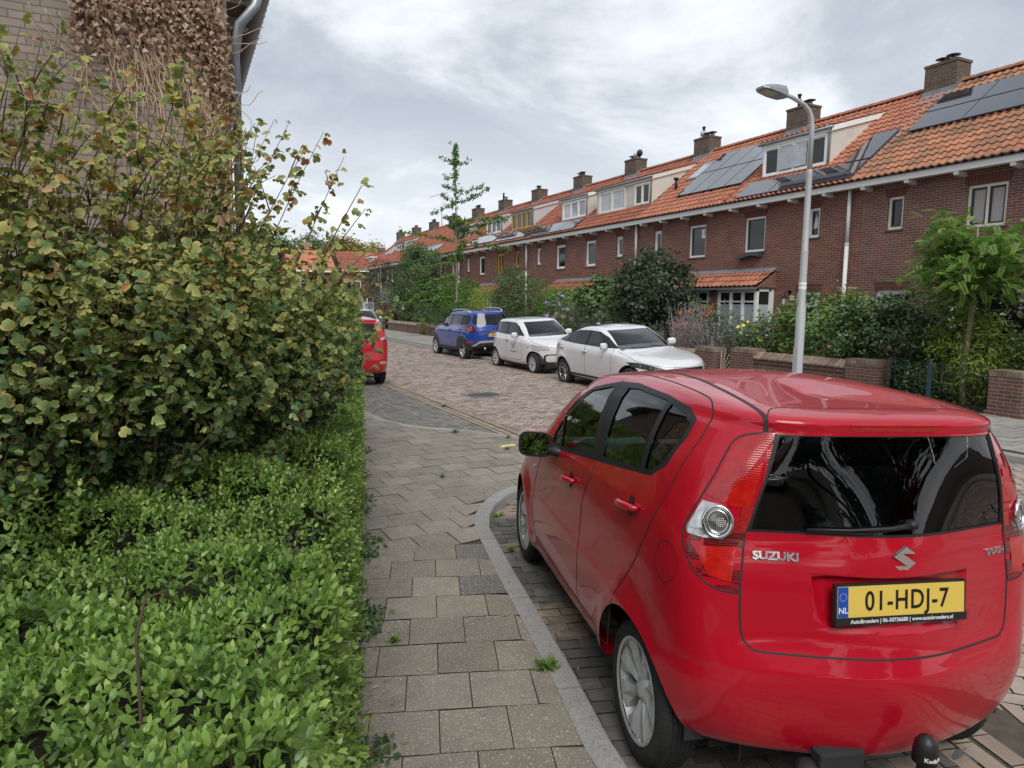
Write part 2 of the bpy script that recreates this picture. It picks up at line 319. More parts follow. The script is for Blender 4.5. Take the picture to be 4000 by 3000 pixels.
def ribbon(name, pts, wd, z, mt, seg=1.0, drop=.1):
    """kerb stones butted end to end along a polyline"""
    P = [Vector((x, y, 0)) for x, y in pts]; fine = []
    for i in range(len(P)-1):
        n = max(1, int((P[i+1]-P[i]).length/.12)); fine += [P[i].lerp(P[i+1], k/n) for k in range(n)]
    fine.append(P[-1]); mb = MB(); acc = 0; start = 0
    def nrm(i):
        t = (fine[min(i+1, len(fine)-1)]-fine[max(i-1, 0)]).normalized(); return Vector((t.y, -t.x, 0))
    i0 = 0
    while i0 < len(fine)-1:
        i1 = i0; L = 0
        while i1 < len(fine)-1 and L < seg: L += (fine[i1+1]-fine[i1]).length; i1 += 1
        idx = list(range(i0, i1+1)); vs = []; b = .012
        for j in idx:
            n = nrm(j); t = Vector((-n.y, n.x, 0)); q = fine[j]+(t*.005 if j == i0 else (-t*.005 if j == i1 else t*0))
            for o, zz in ((0, z-drop), (0, z), (wd-b, z), (wd-b*.3, z-b*.4), (wd, z-b*1.2), (wd+.01, z-drop)):
                p = q+n*o; vs.append((p.x, p.y, zz))
        k = 6; fs = []
        for a in range(len(idx)-1):
            for c in range(k-1): fs.append((a*k+c, a*k+c+1, (a+1)*k+c+1, (a+1)*k+c))
        fs += [tuple(range(k))[::-1], tuple((len(idx)-1)*k+c for c in range(k))]
        mb.add(vs, fs); i0 = i1
    o = mb.build(name, mt); return tag(o, kind='structure')
ribbon('kerb', kin, .13, .085, m_kerb, drop=.13)
ribbon('kerb', [(x-.07, y-.05) for x, y in reversed(band)], -.12, .083, m_kerb, drop=.12)
hedge0, hedge1 = (-.32, -1.0), (2.06, 8.97)
SWn = [(hedge0[0]-.3, hedge0[1])]+kin+[(CH-.4, 7.5)]+band+[(1.2, 60), (1.2, 9.3), (-.1, 3)]
sheet('sidewalk_bed', SWn, .07, m_bed, thick=.1)
split = lambda x, y: (y+x*.33) < 5.35
pave('sidewalk', m_tile, .082, .315, .315, R(-18.8), (.61, 2.64), SWn, gap=.006, tilt=.003, skip=lambda x, y: not split(x, y), clamp=1)
pave('sidewalk', m_tile, .082, .315, .315, R(2), (1.9, 5.5), [(x, min(y, 30)) for x, y in SWn], gap=.006, tilt=.003, skip=lambda x, y: split(x, y), clamp=1)
sheet('garden_soil', [(-12, -6), (hedge0[0]-.25, -6), (hedge0[0]-.25, -1), (hedge1[0]-.2, hedge1[1]), (1.2, 9.5), (1.2, 60), (-12, 60)], .05, m_soil)
# far side: kerb, tiled pavement, gardens
ribbon('kerb', [(9.72, 150), (9.72, -14)], .14, .1, m_kerb, drop=.16)
sheet('pavement_bed', [(9.74, -14), (12.95, -14), (12.95, 150), (9.74, 150)], .085, m_bed, thick=.1)
pave('pavement', m_tile2, .098, .315, .315, R(90), (9.9, 0), [(9.76, -6), (12.9, -6), (12.9, 70), (9.76, 70)], gap=.008, tilt=.003)
sheet('front_gardens', [(12.9, -14), (17.0, -14), (17.0, 150), (12.9, 150)], .11, m_soil)
# ------------------------------------------------------------------ terrace of brick houses on the far side
m_brick = brickmat('red brown brick', (.25, .097, .069), (.155, .064, .052), (.40, .31, .26), stain=((.30, .235, .20), .8, .56, .78, .45))
m_brick2 = brickmat('purple brown brick', (.225, .107, .082), (.155, .075, .062), (.37, .30, .255), stain=((.30, .26, .23), .7, .52, .74, .5))
m_arch = brickmat('soldier brick', (.15, .052, .035), (.11, .042, .03), (.24, .17, .14), bw=.0656, bh=.32, ms=.006)
m_chim = brickmat('chimney brick', (.15, .105, .08), (.085, .062, .05), (.27, .23, .19), stain=((.11, .10, .05), 3.0, .5, .65, .6))
def tilemat(n, a, b, moss): return rampmat(n, [(0, a), (1, b)], .75, var=.22, stain=moss, bump=.3, bs=40)
m_tnew = tilemat('orange clay tile', (.34, .13, .08), (.46, .19, .115), ((.25, .10, .06), 2.5, .52, .75))
m_told = tilemat('weathered clay tile', (.36, .16, .09), (.47, .215, .125), ((.17, .12, .08), 1.6, .45, .7))
m_tred = tilemat('red clay tile', (.28, .09, .06), (.38, .13, .08), ((.13, .07, .05), 2.0, .48, .72))
m_white = mat('white paint', (.86, .86, .84), .45, var=.05, vs=3, col2=(.62, .61, .57), c2s=4, c2t=(.6, .8))
m_cream = mat('cream paint', (.74, .71, .60), .5, var=.05)
m_render = mat('cream render', (.62, .585, .52), .8, var=.08, vs=2, col2=(.40, .38, .33), c2s=1.5, c2t=(.58, .8), bump=.2)
m_grender = mat('grey render', (.52, .51, .50), .75, var=.06, vs=2, bump=.15)
m_yellow = mat('yellow paint', (.58, .37, .055), .45, var=.08)
m_dkgreen = mat('dark green paint', (.018, .026, .022), .35, var=.2)
m_grey = mat('slate grey paint', (.06, .07, .08), .4)
m_zinc = mat('zinc', (.33, .36, .39), .45, metal=.6, var=.2, vs=6)
m_lead = mat('lead flashing', (.27, .29, .32), .6, metal=.3, var=.25, vs=5)
m_black = mat('black plastic', (.012, .012, .013), .45)
m_dark = mat('dark void', (.006, .006, .006), .9)
m_pane = mat('window glass', (.018, .021, .023), .05, var=.6, vs=1.3, spec=.55)
m_curt = mat('net curtain glass', (.42, .43, .46), .12, var=.25, vs=3, coat=1)
m_frost = mat('frosted glass', (.42, .50, .50), .35, var=.06, vs=1.5, coat=.4)
m_blindm = mat('slatted blind glass', (.40, .41, .42), .1, var=.3, vs=30, coat=1)
m_solar = mat('solar glass', (.016, .018, .03), .07, var=.2, vs=1.2, spec=1.0, coat=1)
m_alu = mat('brushed aluminium', (.55, .56, .58), .35, metal=.9)
m_stone = mat('brown window sill', (.12, .075, .06), .5, var=.2)
m_ink2 = mat('dark print', (.02, .02, .02), .6)
m_terra = mat('terracotta pot', (.35, .17, .11), .8, var=.2)
SL = .785; AL = math.atan(SL); RX = 3.4
def roofz(x): return 5.40+SL*(x+.4)
def wallholes(mb, y0, y1, z0, z1, holes, x=0.0, dep=.13, mi=0):
    ys = sorted({y0, y1, *[h[0] for h in holes], *[h[1] for h in holes]}); zs = sorted({z0, z1, *[h[2] for h in holes], *[h[3] for h in holes]})
    for i in range(len(ys)-1):
        for j in range(len(zs)-1):
            cy, cz = (ys[i]+ys[i+1])/2, (zs[j]+zs[j+1])/2
            if any(h[0] < cy < h[1] and h[2] < cz < h[3] for h in holes): continue
            mb.quad((x, ys[i+1], zs[j]), (x, ys[i], zs[j]), (x, ys[i], zs[j+1]), (x, ys[i+1], zs[j+1]), mi)
    for a, b, c, d in holes:
        for p in (((x, a, c), (x, b, c), (x+dep, b, c), (x+dep, a, c)), ((x, b, d), (x, a, d), (x+dep, a, d), (x+dep, b, d)), ((x, a, d), (x, a, c), (x+dep, a, c), (x+dep, a, d)), ((x, b, c), (x, b, d), (x+dep, b, d), (x+dep, b, c))): mb.quad(*p, mi)
def tilesheet(mb, o, du, dv, W, L, tw=.2, tl=.31, amp=.042, mi=0):
    """pantiles: S-shaped across, stepped along the slope"""
    o, du, dv = Vector(o), Vector(du).normalized(), Vector(dv).normalized(); nv = du.cross(dv).normalized()
    if nv.z < 0: nv = -nv
    nu = max(1, round(W/tw)); tw = W/nu; nr = max(1, round(L/tl)); tl = L/nr
    ph = [0, .12, .25, .4, .55, .7, .85]; hh = [.35, .85, 1., .7, .25, .02, .05]
    for r in range(nr):
        rowj = random.random()*.004
        for c in range(nu):
            cj = (random.random()-.5)*.007+rowj; vs = []
            ps = ph+[1.]; hs = hh+[hh[0]]
            for p, h in zip(ps, hs):
                u = (c+p)*tw
                for v, lift in ((r*tl-.03, -.004), (r*tl-.03, .04), ((r+1)*tl, .004)):
                    vs.append(o+du*u+dv*max(v, -.05)+nv*(h*amp+lift+cj))
            fs = []
            for i in range(len(ps)-1):
                a = i*3; fs += [(a, a+3, a+4, a+1), (a+1, a+4, a+5, a+2)]
            mb.add(vs, fs, mi, smooth=False)
def boxdir(mb, p, q, w, h, mi=0):
    """square bar from p to q"""
    p, q = Vector(p), Vector(q); t = (q-p).normalized(); a = Vector((0, 0, 1)) if abs(t.z) < .9 else Vector((1, 0, 0)); s = t.cross(a).normalized()*w/2; n = s.cross(t).normalized()*h/2
    mb.add([p-s-n, p+s-n, p+s+n, p-s+n, q-s-n, q+s-n, q+s+n, q-s+n], [(0, 3, 2, 1), (4, 5, 6, 7), (0, 1, 5, 4), (1, 2, 6, 5), (2, 3, 7, 6), (3, 0, 4, 7)], mi)
def window(par, ya, yb, za, zb, fm=None, sm=None, pane='dark', cols=1, x=.045, name='window', fw_=.07, sill=True, lintel=True, transom=None, lowpane=None):
    """window > sash, pane, lintel, sill"""
    fm = fm or m_white; sm = sm or fm
    F = MB(); F.box(x, x+.07, ya, yb, zb-fw_, zb); F.box(x, x+.07, ya, yb, za, za+fw_); F.box(x, x+.07, ya, ya+fw_, za+fw_, zb-fw_); F.box(x, x+.07, yb-fw_, yb, za+fw_, zb-fw_)
    w_ = (yb-ya-2*fw_)
    for c in range(1, cols): yy = ya+fw_+w_*c/cols; F.box(x, x+.07, yy-.03, yy+.03, za+fw_, zb-fw_)
    if transom: F.box(x+.002, x+.068, ya+fw_, yb-fw_, transom-.025, transom+.025)
    f = F.build(name, fm, par, bevel=.004)
    S = MB(); P = MB(); s_ = .04
    for c in range(cols):
        a = ya+fw_+w_*c/cols+(.03 if c else 0); b = ya+fw_+w_*(c+1)/cols-(.03 if c < cols-1 else 0); c0, c1 = za+fw_, zb-fw_
        S.box(x+.025, x+.08, a, b, c0, c0+s_); S.box(x+.025, x+.08, a, b, c1-s_, c1); S.box(x+.025, x+.08, a, a+s_, c0+s_, c1-s_); S.box(x+.025, x+.08, b-s_, b, c0+s_, c1-s_)
        P.quad((x+.055, b-s_, c0+s_), (x+.055, a+s_, c0+s_), (x+.055, a+s_, c1-s_), (x+.055, b-s_, c1-s_))
    S.build('sash', sm, f)
    pm = {'dark': m_pane, 'curtain': m_curt, 'frost': m_frost, 'blind': m_blindm}[pane]
    P.build('pane', pm, f)
    if lowpane:
        Q = MB(); Q.quad((x+.050, yb-fw_-s_, za+fw_+s_), (x+.050, ya+fw_+s_, za+fw_+s_), (x+.050, ya+fw_+s_, lowpane), (x+.050, yb-fw_-s_, lowpane)); Q.build('frosted_film', m_frost, f)
    if lintel:
        l = MB(); l.add([(-.004, ya-.05, zb+.002), (-.004, yb+.05, zb+.002), (-.004, yb+.11, zb+.225), (-.004, ya-.11, zb+.225), (.05, ya-.05, zb+.002), (.05, yb+.05, zb+.002)], [(0, 3, 2, 1), (1, 5, 4, 0)]); l.build('lintel', m_arch, f, uv=True)
    if sill:
        s = MB(); s.box(-.035, .05, ya-.04, yb+.04, za-.05, za-.004); s.build('sill', m_stone, f, bevel=.006)
    return f
def cowl(mb, x, y, z, kind):
    """chimney pots; mi 0 zinc, 1 black, 2 terracotta"""
    if kind == 'hat':
        mb.lathe([(.085, 0), (.085, .11), (.07, .11)], 14, c=(x, y, z), mi=2); mb.lathe([(.06, .1), (.06, .2)], 10, c=(x, y, z), mi=1)
        for k in range(3):
            a = k*2.1; mb.tube([(x+.075*math.cos(a), y+.075*math.sin(a), z+.08), (x+.12*math.cos(a), y+.12*math.sin(a), z+.2)], .007, 5, 0)
        mb.lathe([(.19, .19), (.17, .2), (.1, .225), (.01, .24), (.01, .235), (.17, .19)], 18, c=(x, y, z), mi=0)
    elif kind == 'tall':
        mb.lathe([(.06, 0), (.06, .28), (.085, .29), (.085, .33), (.05, .34), (.05, .44), (.075, .45), (.075, .52), (.0, .53)], 12, c=(x, y, z), mi=1)
    elif kind == 'drum':
        mb.lathe([(.05, 0), (.05, .12), (.13, .14), (.13, .3), (.05, .33), (.0, .33)], 14, c=(x, y, z), mi=3)
    elif kind == 'ball':
        mb.lathe([(.05, 0), (.05, .1), (.12, .17), (.15, .26), (.13, .36), (.06, .42), (0, .43)], 14, c=(x, y, z), mi=1)
    else:
        mb.box(x-.13, x+.13, y-.13, y+.13, z+.02, z+.05, 1); mb.box(x-.09, x+.09, y-.09, y+.09, z, z+.22, 1); mb.box(x-.14, x+.14, y-.14, y+.14, z+.22, z+.25, 1)
def chimney(par, y, hgt, cows, mirror=False):
    c = MB(); x0, x1 = RX-.32, RX+.32; z0 = roofz(x0)-.3; z1 = hgt
    c.box(x0, x1, y-.47, y+.47, z0, z1-.07); c.box(x0-.025, x1+.025, y-.495, y+.495, z1-.07, z1)
    ch = c.build('chimney', m_chim, par, uv=True)
    l = MB(); zz = roofz(x0)
    l.box(x0-.02, x0-.002, y-.5, y+.5, zz-.02, zz+.16); l.add([(x0-.03, y-.52, zz+.03), (x0-.03, y+.52, zz+.03), (x0-.42, y+.55, zz-.27), (x0-.42, y-.55, zz-.27)], [(0, 1, 2, 3)])
    l.add([(x0, y-.485, zz-.05), (RX, y-.485, roofz(RX)), (RX, y-.485, roofz(RX)+.17), (x0, y-.485, zz+.17)], [(0, 1, 2, 3)]); l.build('flashing', m_lead, ch)
    k = MB()
    for dx, dy, kd in cows: cowl(k, RX+dx, y+dy, z1, kd)
    if cows: k.build('cowl', [m_zinc, m_black, m_terra, m_grender], ch)
    return ch
def panel(par, ya, yb, xa, xb, off=.12):
    """solar panel lying on the slope between local x xa..xb"""
    n = Vector((-math.sin(AL), 0, math.cos(AL))); m_ = MB(); g = .008
    def P(x, y, o): return Vector((x, y, roofz(x)))+n*o
    a, b = xa+g, xb-g; c, d = ya+g, yb-g
    vs = [P(a, c, off-.03), P(b, c, off-.03), P(b, d, off-.03), P(a, d, off-.03), P(a, c, off), P(b, c, off), P(b, d, off), P(a, d, off)]
    m_.add(vs, [(0, 3, 2, 1), (4, 5, 6, 7), (0, 1, 5, 4), (1, 2, 6, 5), (2, 3, 7, 6), (3, 0, 4, 7)], 0)
    e_ = .012
    q = [P(a+e_, c+e_, off+.002), P(b-e_, c+e_, off+.002), P(b-e_, d-e_, off+.002), P(a+e_, d-e_, off+.002)]; m_.add(q, [(0, 1, 2, 3)], 1)
    for yy in (c+.2*(d-c), c+.8*(d-c)):
        m_.add([P(a-.03, yy-.02, .03), P(a-.03, yy+.02, .03), P(a-.03, yy+.02, off-.02), P(a-.03, yy-.02, off-.02), P(b, yy-.02, .03), P(b, yy+.02, .03), P(b, yy+.02, off-.031), P(b, yy-.02, off-.031)], [(0, 1, 2, 3), (0, 4, 5, 1), (3, 2, 6, 7), (0, 3, 7, 4), (1, 5, 6, 2)], 2)
    return m_.build('solar_panel', [m_grey, m_solar, m_black], par)
def dormer(par, ya, yb, x, zt, wins, fm, cheek, tiles, top_x=2.95, frame_sides=.08, pipe=True, eave=.14, lower=None):
    zb = roofz(x); zk = zt+.30*(top_x-x); zk = min(zk, roofz(top_x)+.02)
    d = MB()
    d.quad((x, yb, zb-.05), (x, ya, zb-.05), (x, ya, zt), (x, yb, zt))
    for yy, s in ((ya, 1), (yb, -1)):
        xe = top_x
        pts = [(x, yy, zb-.05), (xe, yy, roofz(xe)-.02), (xe, yy, max(zk, roofz(xe)-.01)), (x, yy, zt)]
        d.add(pts, [(0, 1, 2, 3) if s > 0 else (3, 2, 1, 0)])
    dm = d.build('dormer', cheek, par)
    # fascia boards and tiled top
    t = MB(); sl = Vector((top_x-x+.12, 0, zk-zt)); W = yb-ya+.16
    tilesheet(t, (x-.08, ya-.08, zt+.07), (0, 1, 0), sl, W, sl.length, mi=0); t.build('roof', tiles, dm)
    b = MB()
    for yy in (ya-.03, yb+.03): boxdir(b, (x-.06, yy, zt-.0), (top_x, yy, zk+.0), .05, .15)
    b.box(x-.06, x-.02, ya-.05, yb+.05, zt-.09, zt+.04); b.build('fascia', fm if cheek is not m_grender else m_grender, dm)
    g = MB(); g.tube([(x-.11, ya-.12, zt+.03), (x-.11, yb+.12, zt+.03)], .045, 8)
    if pipe: g.tube([(x-.11, ya-.0, zt+.0), (x-.07, ya+.0, zt-.12), (x-.05, ya+.03, zt-.25), (x-.05, ya+.03, zb+.04)], .028, 8)
    g.build('gutter', m_zinc, dm)
    for (a, b_, c0, c1, cols, sm, pn) in wins:
        window(dm, a, b_, c0, c1, fm, sm, pn, cols, x=x-.06, sill=False, lintel=False, fw_=.06)
    return dm
def bay(par, y0, sgn, tiles, detail=True, brick=None):
    """tiled canopy and box bay; y0 is the party line, sgn the side it extends to"""
    Y = lambda d: y0+sgn*d
    a, b = sorted((Y(.0), Y(2.08)))
    t = MB(); dv = Vector((.82, 0, .52)); tilesheet(t, (-.86, a, 2.60), (0, 1, 0), dv, b-a, dv.length); t.build('canopy', tiles, par)
    g = MB(); g.box(-.03, .0, a, b, 3.08, 3.22); g.add([(-.02, a, 3.2), (-.02, b, 3.2), (-.2, b, 3.08), (-.2, a, 3.08)], [(0, 1, 2, 3)]); g.build('flashing', m_lead, par)
    e_ = sorted((Y(2.0), Y(2.06)))
    s = MB(); s.add([(-.84, Y(2.04), 2.56), (0, Y(2.04), 2.56), (0, Y(2.04), 3.1)], [(0, 1, 2) if sgn < 0 else (2, 1, 0)]); s.box(-.72, 0, *sorted((Y(.02), Y(.2))), 0, 2.55); s.box(-.70, 0, *sorted((Y(.2), Y(1.98))), 0, .95); s.build('bay_brick', brick, par, uv=True)
    f = MB(); f.box(-.9, -.84, a, b, 2.50, 2.57, 0); f.box(-.84, 0, *sorted((Y(.05), Y(2.02))), 2.53, 2.558, 0); f.build('soffit', m_zinc, par)
    wa, wb = sorted((Y(.22), Y(1.93)))
    window(par, wa, wb, .97, 2.52, m_white, m_white, 'dark', 3, x=-.71, name='bay_window', sill=False, lintel=False, transom=2.12, lowpane=2.03)
    # side light of the bay
    yy = Y(1.98); q = MB(); xs = (-.7, -.12)
    for (p, r_) in (((xs[0], .97), (xs[0]+.07, 2.52)), ((xs[1]-.07, .97), (xs[1], 2.52)), ((xs[0], .97), (xs[1], 1.04)), ((xs[0], 2.44), (xs[1], 2.52))):
        q.box(p[0], r_[0], min(yy, Y(1.93)), max(yy, Y(1.93)), p[1], r_[1])
    q.box(-.12, 0, *sorted((yy, Y(1.93))), .97, 2.52); sw = q.build('side_window', m_white, par)
    o = MB(); yy2 = Y(1.95)
    o.quad((xs[0]+.07, yy2, 2.03), (xs[1]-.07, yy2, 2.03), (xs[1]-.07, yy2, 2.44), (xs[0]+.07, yy2, 2.44)); o.build('pane', m_pane, sw)
    o = MB(); o.quad((xs[0]+.07, yy2, 1.04), (xs[1]-.07, yy2, 1.04), (xs[1]-.07, yy2, 2.03), (xs[0]+.07, yy2, 2.03)); o.build('frosted_film', m_frost, sw)
def house(y0, y1, label, brick, tiles, wins, door=None, chim=None, first=False, last=False, bays=None, pipes=()):
    """brick_house > wall, roof, gutter, chimney, window, door ...; local y = 0 at the near party wall"""
    t = thing('brick_house', label, 'house', (17, y0, 0), group='houses of the brick terrace'); W = y1-y0
    holes = [(a-y0, b-y0, c, d) for (a, b, c, d, *_) in wins]
    if door: holes.append((door[0]-y0, door[1]-y0, .12, 2.42))
    mb = MB(); wallholes(mb, 0, W, 0, 5.3, holes)
    if first or last:
        yy = 0 if first else W
        mb.add([(0, yy, 0), (7.4, yy, 0), (7.4, yy, 5.25), (RX, yy, roofz(RX)-.05), (0, yy, 5.5)], [(0, 1, 2, 3, 4) if first else (4, 3, 2, 1, 0)])
    mb.build('wall', brick, t, uv=True)
    dk = MB(); dk.box(.3, 7.2, .05, W-.05, .05, 5.2); dk.build('interior', m_dark, t)
    r = MB(); dv = (math.cos(AL), 0, math.sin(AL)); tilesheet(r, (-.42, 0.0, roofz(-.42)), (0, 1, 0), dv, W-.004, (RX+.42)/math.cos(AL))
    zz = roofz(RX); r.add([(RX, 0, zz), (RX, W, zz), (7.4, W, 5.3), (7.4, 0, 5.3)], [(0, 1, 2, 3)]); rf = r.build('roof', tiles, t)
    rt_ = MB(); n = int(W/.31)
    for k in range(n):
        a, b = k*W/n, (k+1)*W/n; pr = []; vs = []
        for yy, rr in ((a-.015, .115), (b, .10)):
            for i in range(7): an = math.pi*i/6; vs.append((RX+math.cos(an)*rr, yy, zz+.03+math.sin(an)*rr))
        rt_.add(vs, [(i, i+1, i+8, i+7) for i in range(6)]+[tuple(range(7))])
    rt_.build('ridge_tiles', tiles if tiles is not m_tred else m_told, rf)
    g = MB(); g.box(-.37, -.35, 0, W, 5.20, 5.345); g.box(-.35, -.16, 0, W, 5.20, 5.222); g.box(-.16, 0, 0, W, 5.24, 5.27)
    k = 0; yb_ = 9.22-1.24*20
    while yb_ < y1:
        if y0+.05 < yb_ < y1-.05:
            g.add([(-.36, yb_-y0-.06, 5.195), (-.36, yb_-y0+.06, 5.195), (-.34, yb_-y0+.06, 5.12), (-.34, yb_-y0-.06, 5.12), (0, yb_-y0-.06, 5.195), (0, yb_-y0+.06, 5.195), (0, yb_-y0+.06, 5.09), (0, yb_-y0-.06, 5.09)], [(0, 1, 2, 3), (3, 2, 6, 7), (0, 3, 7, 4), (1, 5, 6, 2)])
            g.box(-.373, -.37, yb_-y0-.008, yb_-y0+.008, 5.2, 5.345)
        yb_ += 1.24
    gt = g.build('gutter', m_white, t); z_ = MB(); z_.box(-.385, -.365, 0, W, 5.34, 5.362); z_.box(-.365, -.15, 0, W, 5.30, 5.31); z_.build('gutter_lip', m_zinc, gt)
    for py in pipes:
        p = MB(); p.tube([(-.1, py-y0, 5.21), (-.09, py-y0, 3.75)], .05, 12); p.tube([(-.09, py-y0, 3.73), (-.09, py-y0, .1)], .056, 12); p.tube([(-.09, py-y0, 3.70), (-.09, py-y0, 3.745)], .066, 12); p.build('downpipe', m_white, t)
    for (a, b, c, d, fm, sm, pn, cols, *x_) in wins: window(t, a-y0, b-y0, c, d, fm, sm, pn, cols)
    if door:
        a, b = door[0]-y0, door[1]-y0; F = MB(); F.box(.03, .12, a, a+.08, .12, 2.42); F.box(.03, .12, b-.08, b, .12, 2.42); F.box(.03, .12, a+.08, b-.08, 2.34, 2.42); fr = F.build('door_frame', m_cream, t)
        D = MB(); D.box(.07, .11, a+.08, b-.08, .14, 2.34); dr = D.build('door', mat('pale green door', (.50, .56, .50), .4), t, bevel=.004)
        G = MB(); cy = (a+b)/2; G.box(.055, .069, cy-.17, cy+.17, 1.45, 1.95); G.build('door_window', m_pane, dr)
        l = MB(); l.add([(-.004, a-.03, 2.43), (-.004, b+.03, 2.43), (-.004, b+.08, 2.65), (-.004, a-.08, 2.65)], [(0, 3, 2, 1)]); l.build('lintel', m_arch, fr, uv=True)
    if chim: chimney(t, chim[0]-y0, chim[1], chim[2])
    if bays: bay(t, bays[0]-y0, bays[1], m_tnew if bays[2] else m_tred, brick=brick)
    return t
Wh, Cr, Ye, Dg, Sg = m_white, m_cream, m_yellow, m_dkgreen, m_grey
PY = [-1.85, 3.15, 8.15, 13.15, 18.12, 23.1, 28.1, 33.12, 38.12, 43.1, 48.1, 53.1, 58.1, 63.1, 68.3]
lo, hi = 3.75, 4.87; nlo = 4.02
wn = lambda a, b, z=lo, fm=Wh, sm=None, pn='dark', cols=1: (a, b, z, hi, fm, sm or fm, pn, cols)
h0 = house(PY[1], PY[2], 'brick house at the near right end of the terrace, beyond the photo edge', m_brick2, m_told, [wn(4.4, 4.84, nlo, Cr, Dg), wn(5.9, 6.8, lo, Cr, Dg)], bays=(8.15, -1, 0), first=True, chim=(8.15, 9.0, [(0, .1, 'hat')]))
hA = house(PY[2], PY[3], 'brick house with weathered tiles, cream window frames with dark green sashes and ridge-high solar panels', m_brick2, m_told,
    [wn(9.46, 10.36, 3.88, Cr, Dg, 'blind', 2), wn(11.96, 12.4, nlo, Cr, Dg), (11.74, 12.57, 1.6, 2.44, Wh, Wh, 'dark', 1)], bays=(8.15, 1, 0), chim=(13.3, 9.04, [(-.02, -.15, 'hat'), (.05, .2, 'hat')]), pipes=())
for i in range(4):
    a, b = 12.86-1.465*(i+1)-PY[2], 12.86-1.465*i-PY[2]
    if i == 3: b = a+1.465; a = max(a, 0.05)
    panel(hA, a, b, 1.25, 2.0); panel(hA, a, b, 2.02, 2.76)
hB = house(PY[3], PY[4], 'brick house with a white four-light dormer above a row of black solar panels', m_brick, m_tnew,
    [wn(14.56, 14.95, nlo, Wh, Sg), wn(16.64, 17.52, lo, Wh, Sg)], door=(14.38, 15.25), bays=(18.12, -1, 1), chim=(18.45, 9.05, [(-.02, .2, 'tall'), (0, -.05, 'hat'), (0, -.27, 'hat')]), pipes=(13.51,))
for a, b in ((13.3, 14.74), (14.75, 16.2), (16.21, 17.66)): panel(hB, a-PY[3], b-PY[3], -.38, .33, .1)
panel(hB, 13.28-PY[3], 14.1-PY[3], .37, 1.56, .1)
q = PY[3]
dormer(hB, 14.8-q, 17.45-q, .56, 7.22, [(14.9-q, 17.38-q, 6.2, 7.12, 4, Wh, 'dark')], Wh, m_render, m_tnew, top_x=2.96)
dk_ = MB(); dk_.box(.505-.013, .505-.010, 15.62-q, 16.75-q, 6.32, 7.0); dk_.build('roller_blind', m_curt, hB)
# flashing strip between the two roofs
fl = MB(); boxdir(fl, (-.4, .06, roofz(-.4)+.07), (2.9, .06, roofz(2.9)+.07), .05, .02); fl.build('flashing_strip', m_alu, hB)
hC = house(PY[4], PY[5], 'brick house with orange roof, eight black solar panels, a skylight and a black vent pipe', m_brick, m_tnew,
    [wn(19.42, 20.3, 3.72, Wh, Sg, 'dark'), wn(21.95, 22.39, nlo, Wh, Wh)], bays=(18.12, 1, 1), chim=(23.45, 9.03, [(-.02, .25, 'drum'), (0, .25, 'tall'), (0, 0, 'hat'), (.05, -.25, 'hat')]), pipes=(), door=(21.6, 22.45))
q = PY[4]
for i in range(4):
    a = 21.64-.865*(i+1)-q; panel(hC, max(a, .06), a+.86, .43, 1.66); panel(hC, max(a, .06), a+.86, 1.68, 2.8)
vg = MB()
for k in range(16): vg.tube([(-.42+k*.24, -.06, roofz(-.42+k*.24)+.05), (-.42+k*.24+.26, -.06, roofz(-.42+k*.24+.26)+.045)], [.095, .08], 8)
vg.build('verge_tiles', m_tred, hC)
vp = MB(); x_ = 1.05; vp.tube([(x_, 4.35, roofz(x_)), (x_-.02, 4.35, roofz(x_)+.5)], .055, 10); vp.tube([(x_-.02, 4.35, roofz(x_)+.42), (x_-.02, 4.35, roofz(x_)+.5)], .1, 10); vp.build('vent_pipe', m_black, hC)
def skylight(par, ya, yb, xa, xb):
    n = Vector((-math.sin(AL), 0, math.cos(AL))); s = MB(); P = lambda x, y, o: Vector((x, y, roofz(x)))+n*o
    s.add([P(xa, ya, 0), P(xb, ya, 0), P(xb, yb, 0), P(xa, yb, 0), P(xa, ya, .1), P(xb, ya, .1), P(xb, yb, .1), P(xa, yb, .1)], [(4, 5, 6, 7), (0, 1, 5, 4), (1, 2, 6, 5), (2, 3, 7, 6), (3, 0, 4, 7)])
    f = s.build('skylight', m_lead, par); g = MB(); g.add([P(xa+.07, ya+.07, .104), P(xb-.07, ya+.07, .104), P(xb-.07, yb-.07, .104), P(xa+.07, yb-.07, .104)], [(0, 1, 2, 3)]); g.build('pane', m_curt, f)
skylight(hC, 3.6, 4.25, 1.5, 2.5)
q = PY[5]
hD = house(PY[5], PY[6], 'brick house with a wide cream dormer of two windows and red roof tiles', m_brick, m_tred, [wn(24.57, 25.01, nlo), wn(26.66, 27.5, 3.72)], bays=(28.1, -1, 0), chim=(28.55, 9.05, [(-.02, .25, 'hat'), (0, 0, 'drum'), (0, -.3, 'ball')]), pipes=(23.47,))
dormer(hD, 23.2-q, 27.3-q, .42, 7.12, [(25.0-q, 27.05-q, 6.06, 7.0, 2, Wh, 'curtain'), (23.28-q, 24.35-q, 6.1, 6.98, 2, Wh, 'dark')], m_cream, m_render, m_tred, top_x=2.9)
q = PY[6]
hE = house(PY[6], PY[7], 'brick house with a white three-light dormer and three pale reflecting solar panels below it', m_brick, m_tred, [wn(29.41, 30.28, 3.72), wn(31.93, 32.34, nlo)], bays=(28.1, 1, 0), chim=(33.5, 9.03, [(-.02, .25, 'hat'), (0, 0, 'box')]))
dormer(hE, .03, 30.6-q, .45, 7.1, [(27.98-q+.2, 30.4-q, 6.12, 6.95, 3, Wh, 'curtain')], Wh, m_render, m_tred, top_x=2.9)
for i in range(3): panel(hE, 32.4-1.5*(i+1)-q+(.15 if i == 2 else 0), 32.4-1.5*i-q, -.38, .3, .1)
q = PY[7]
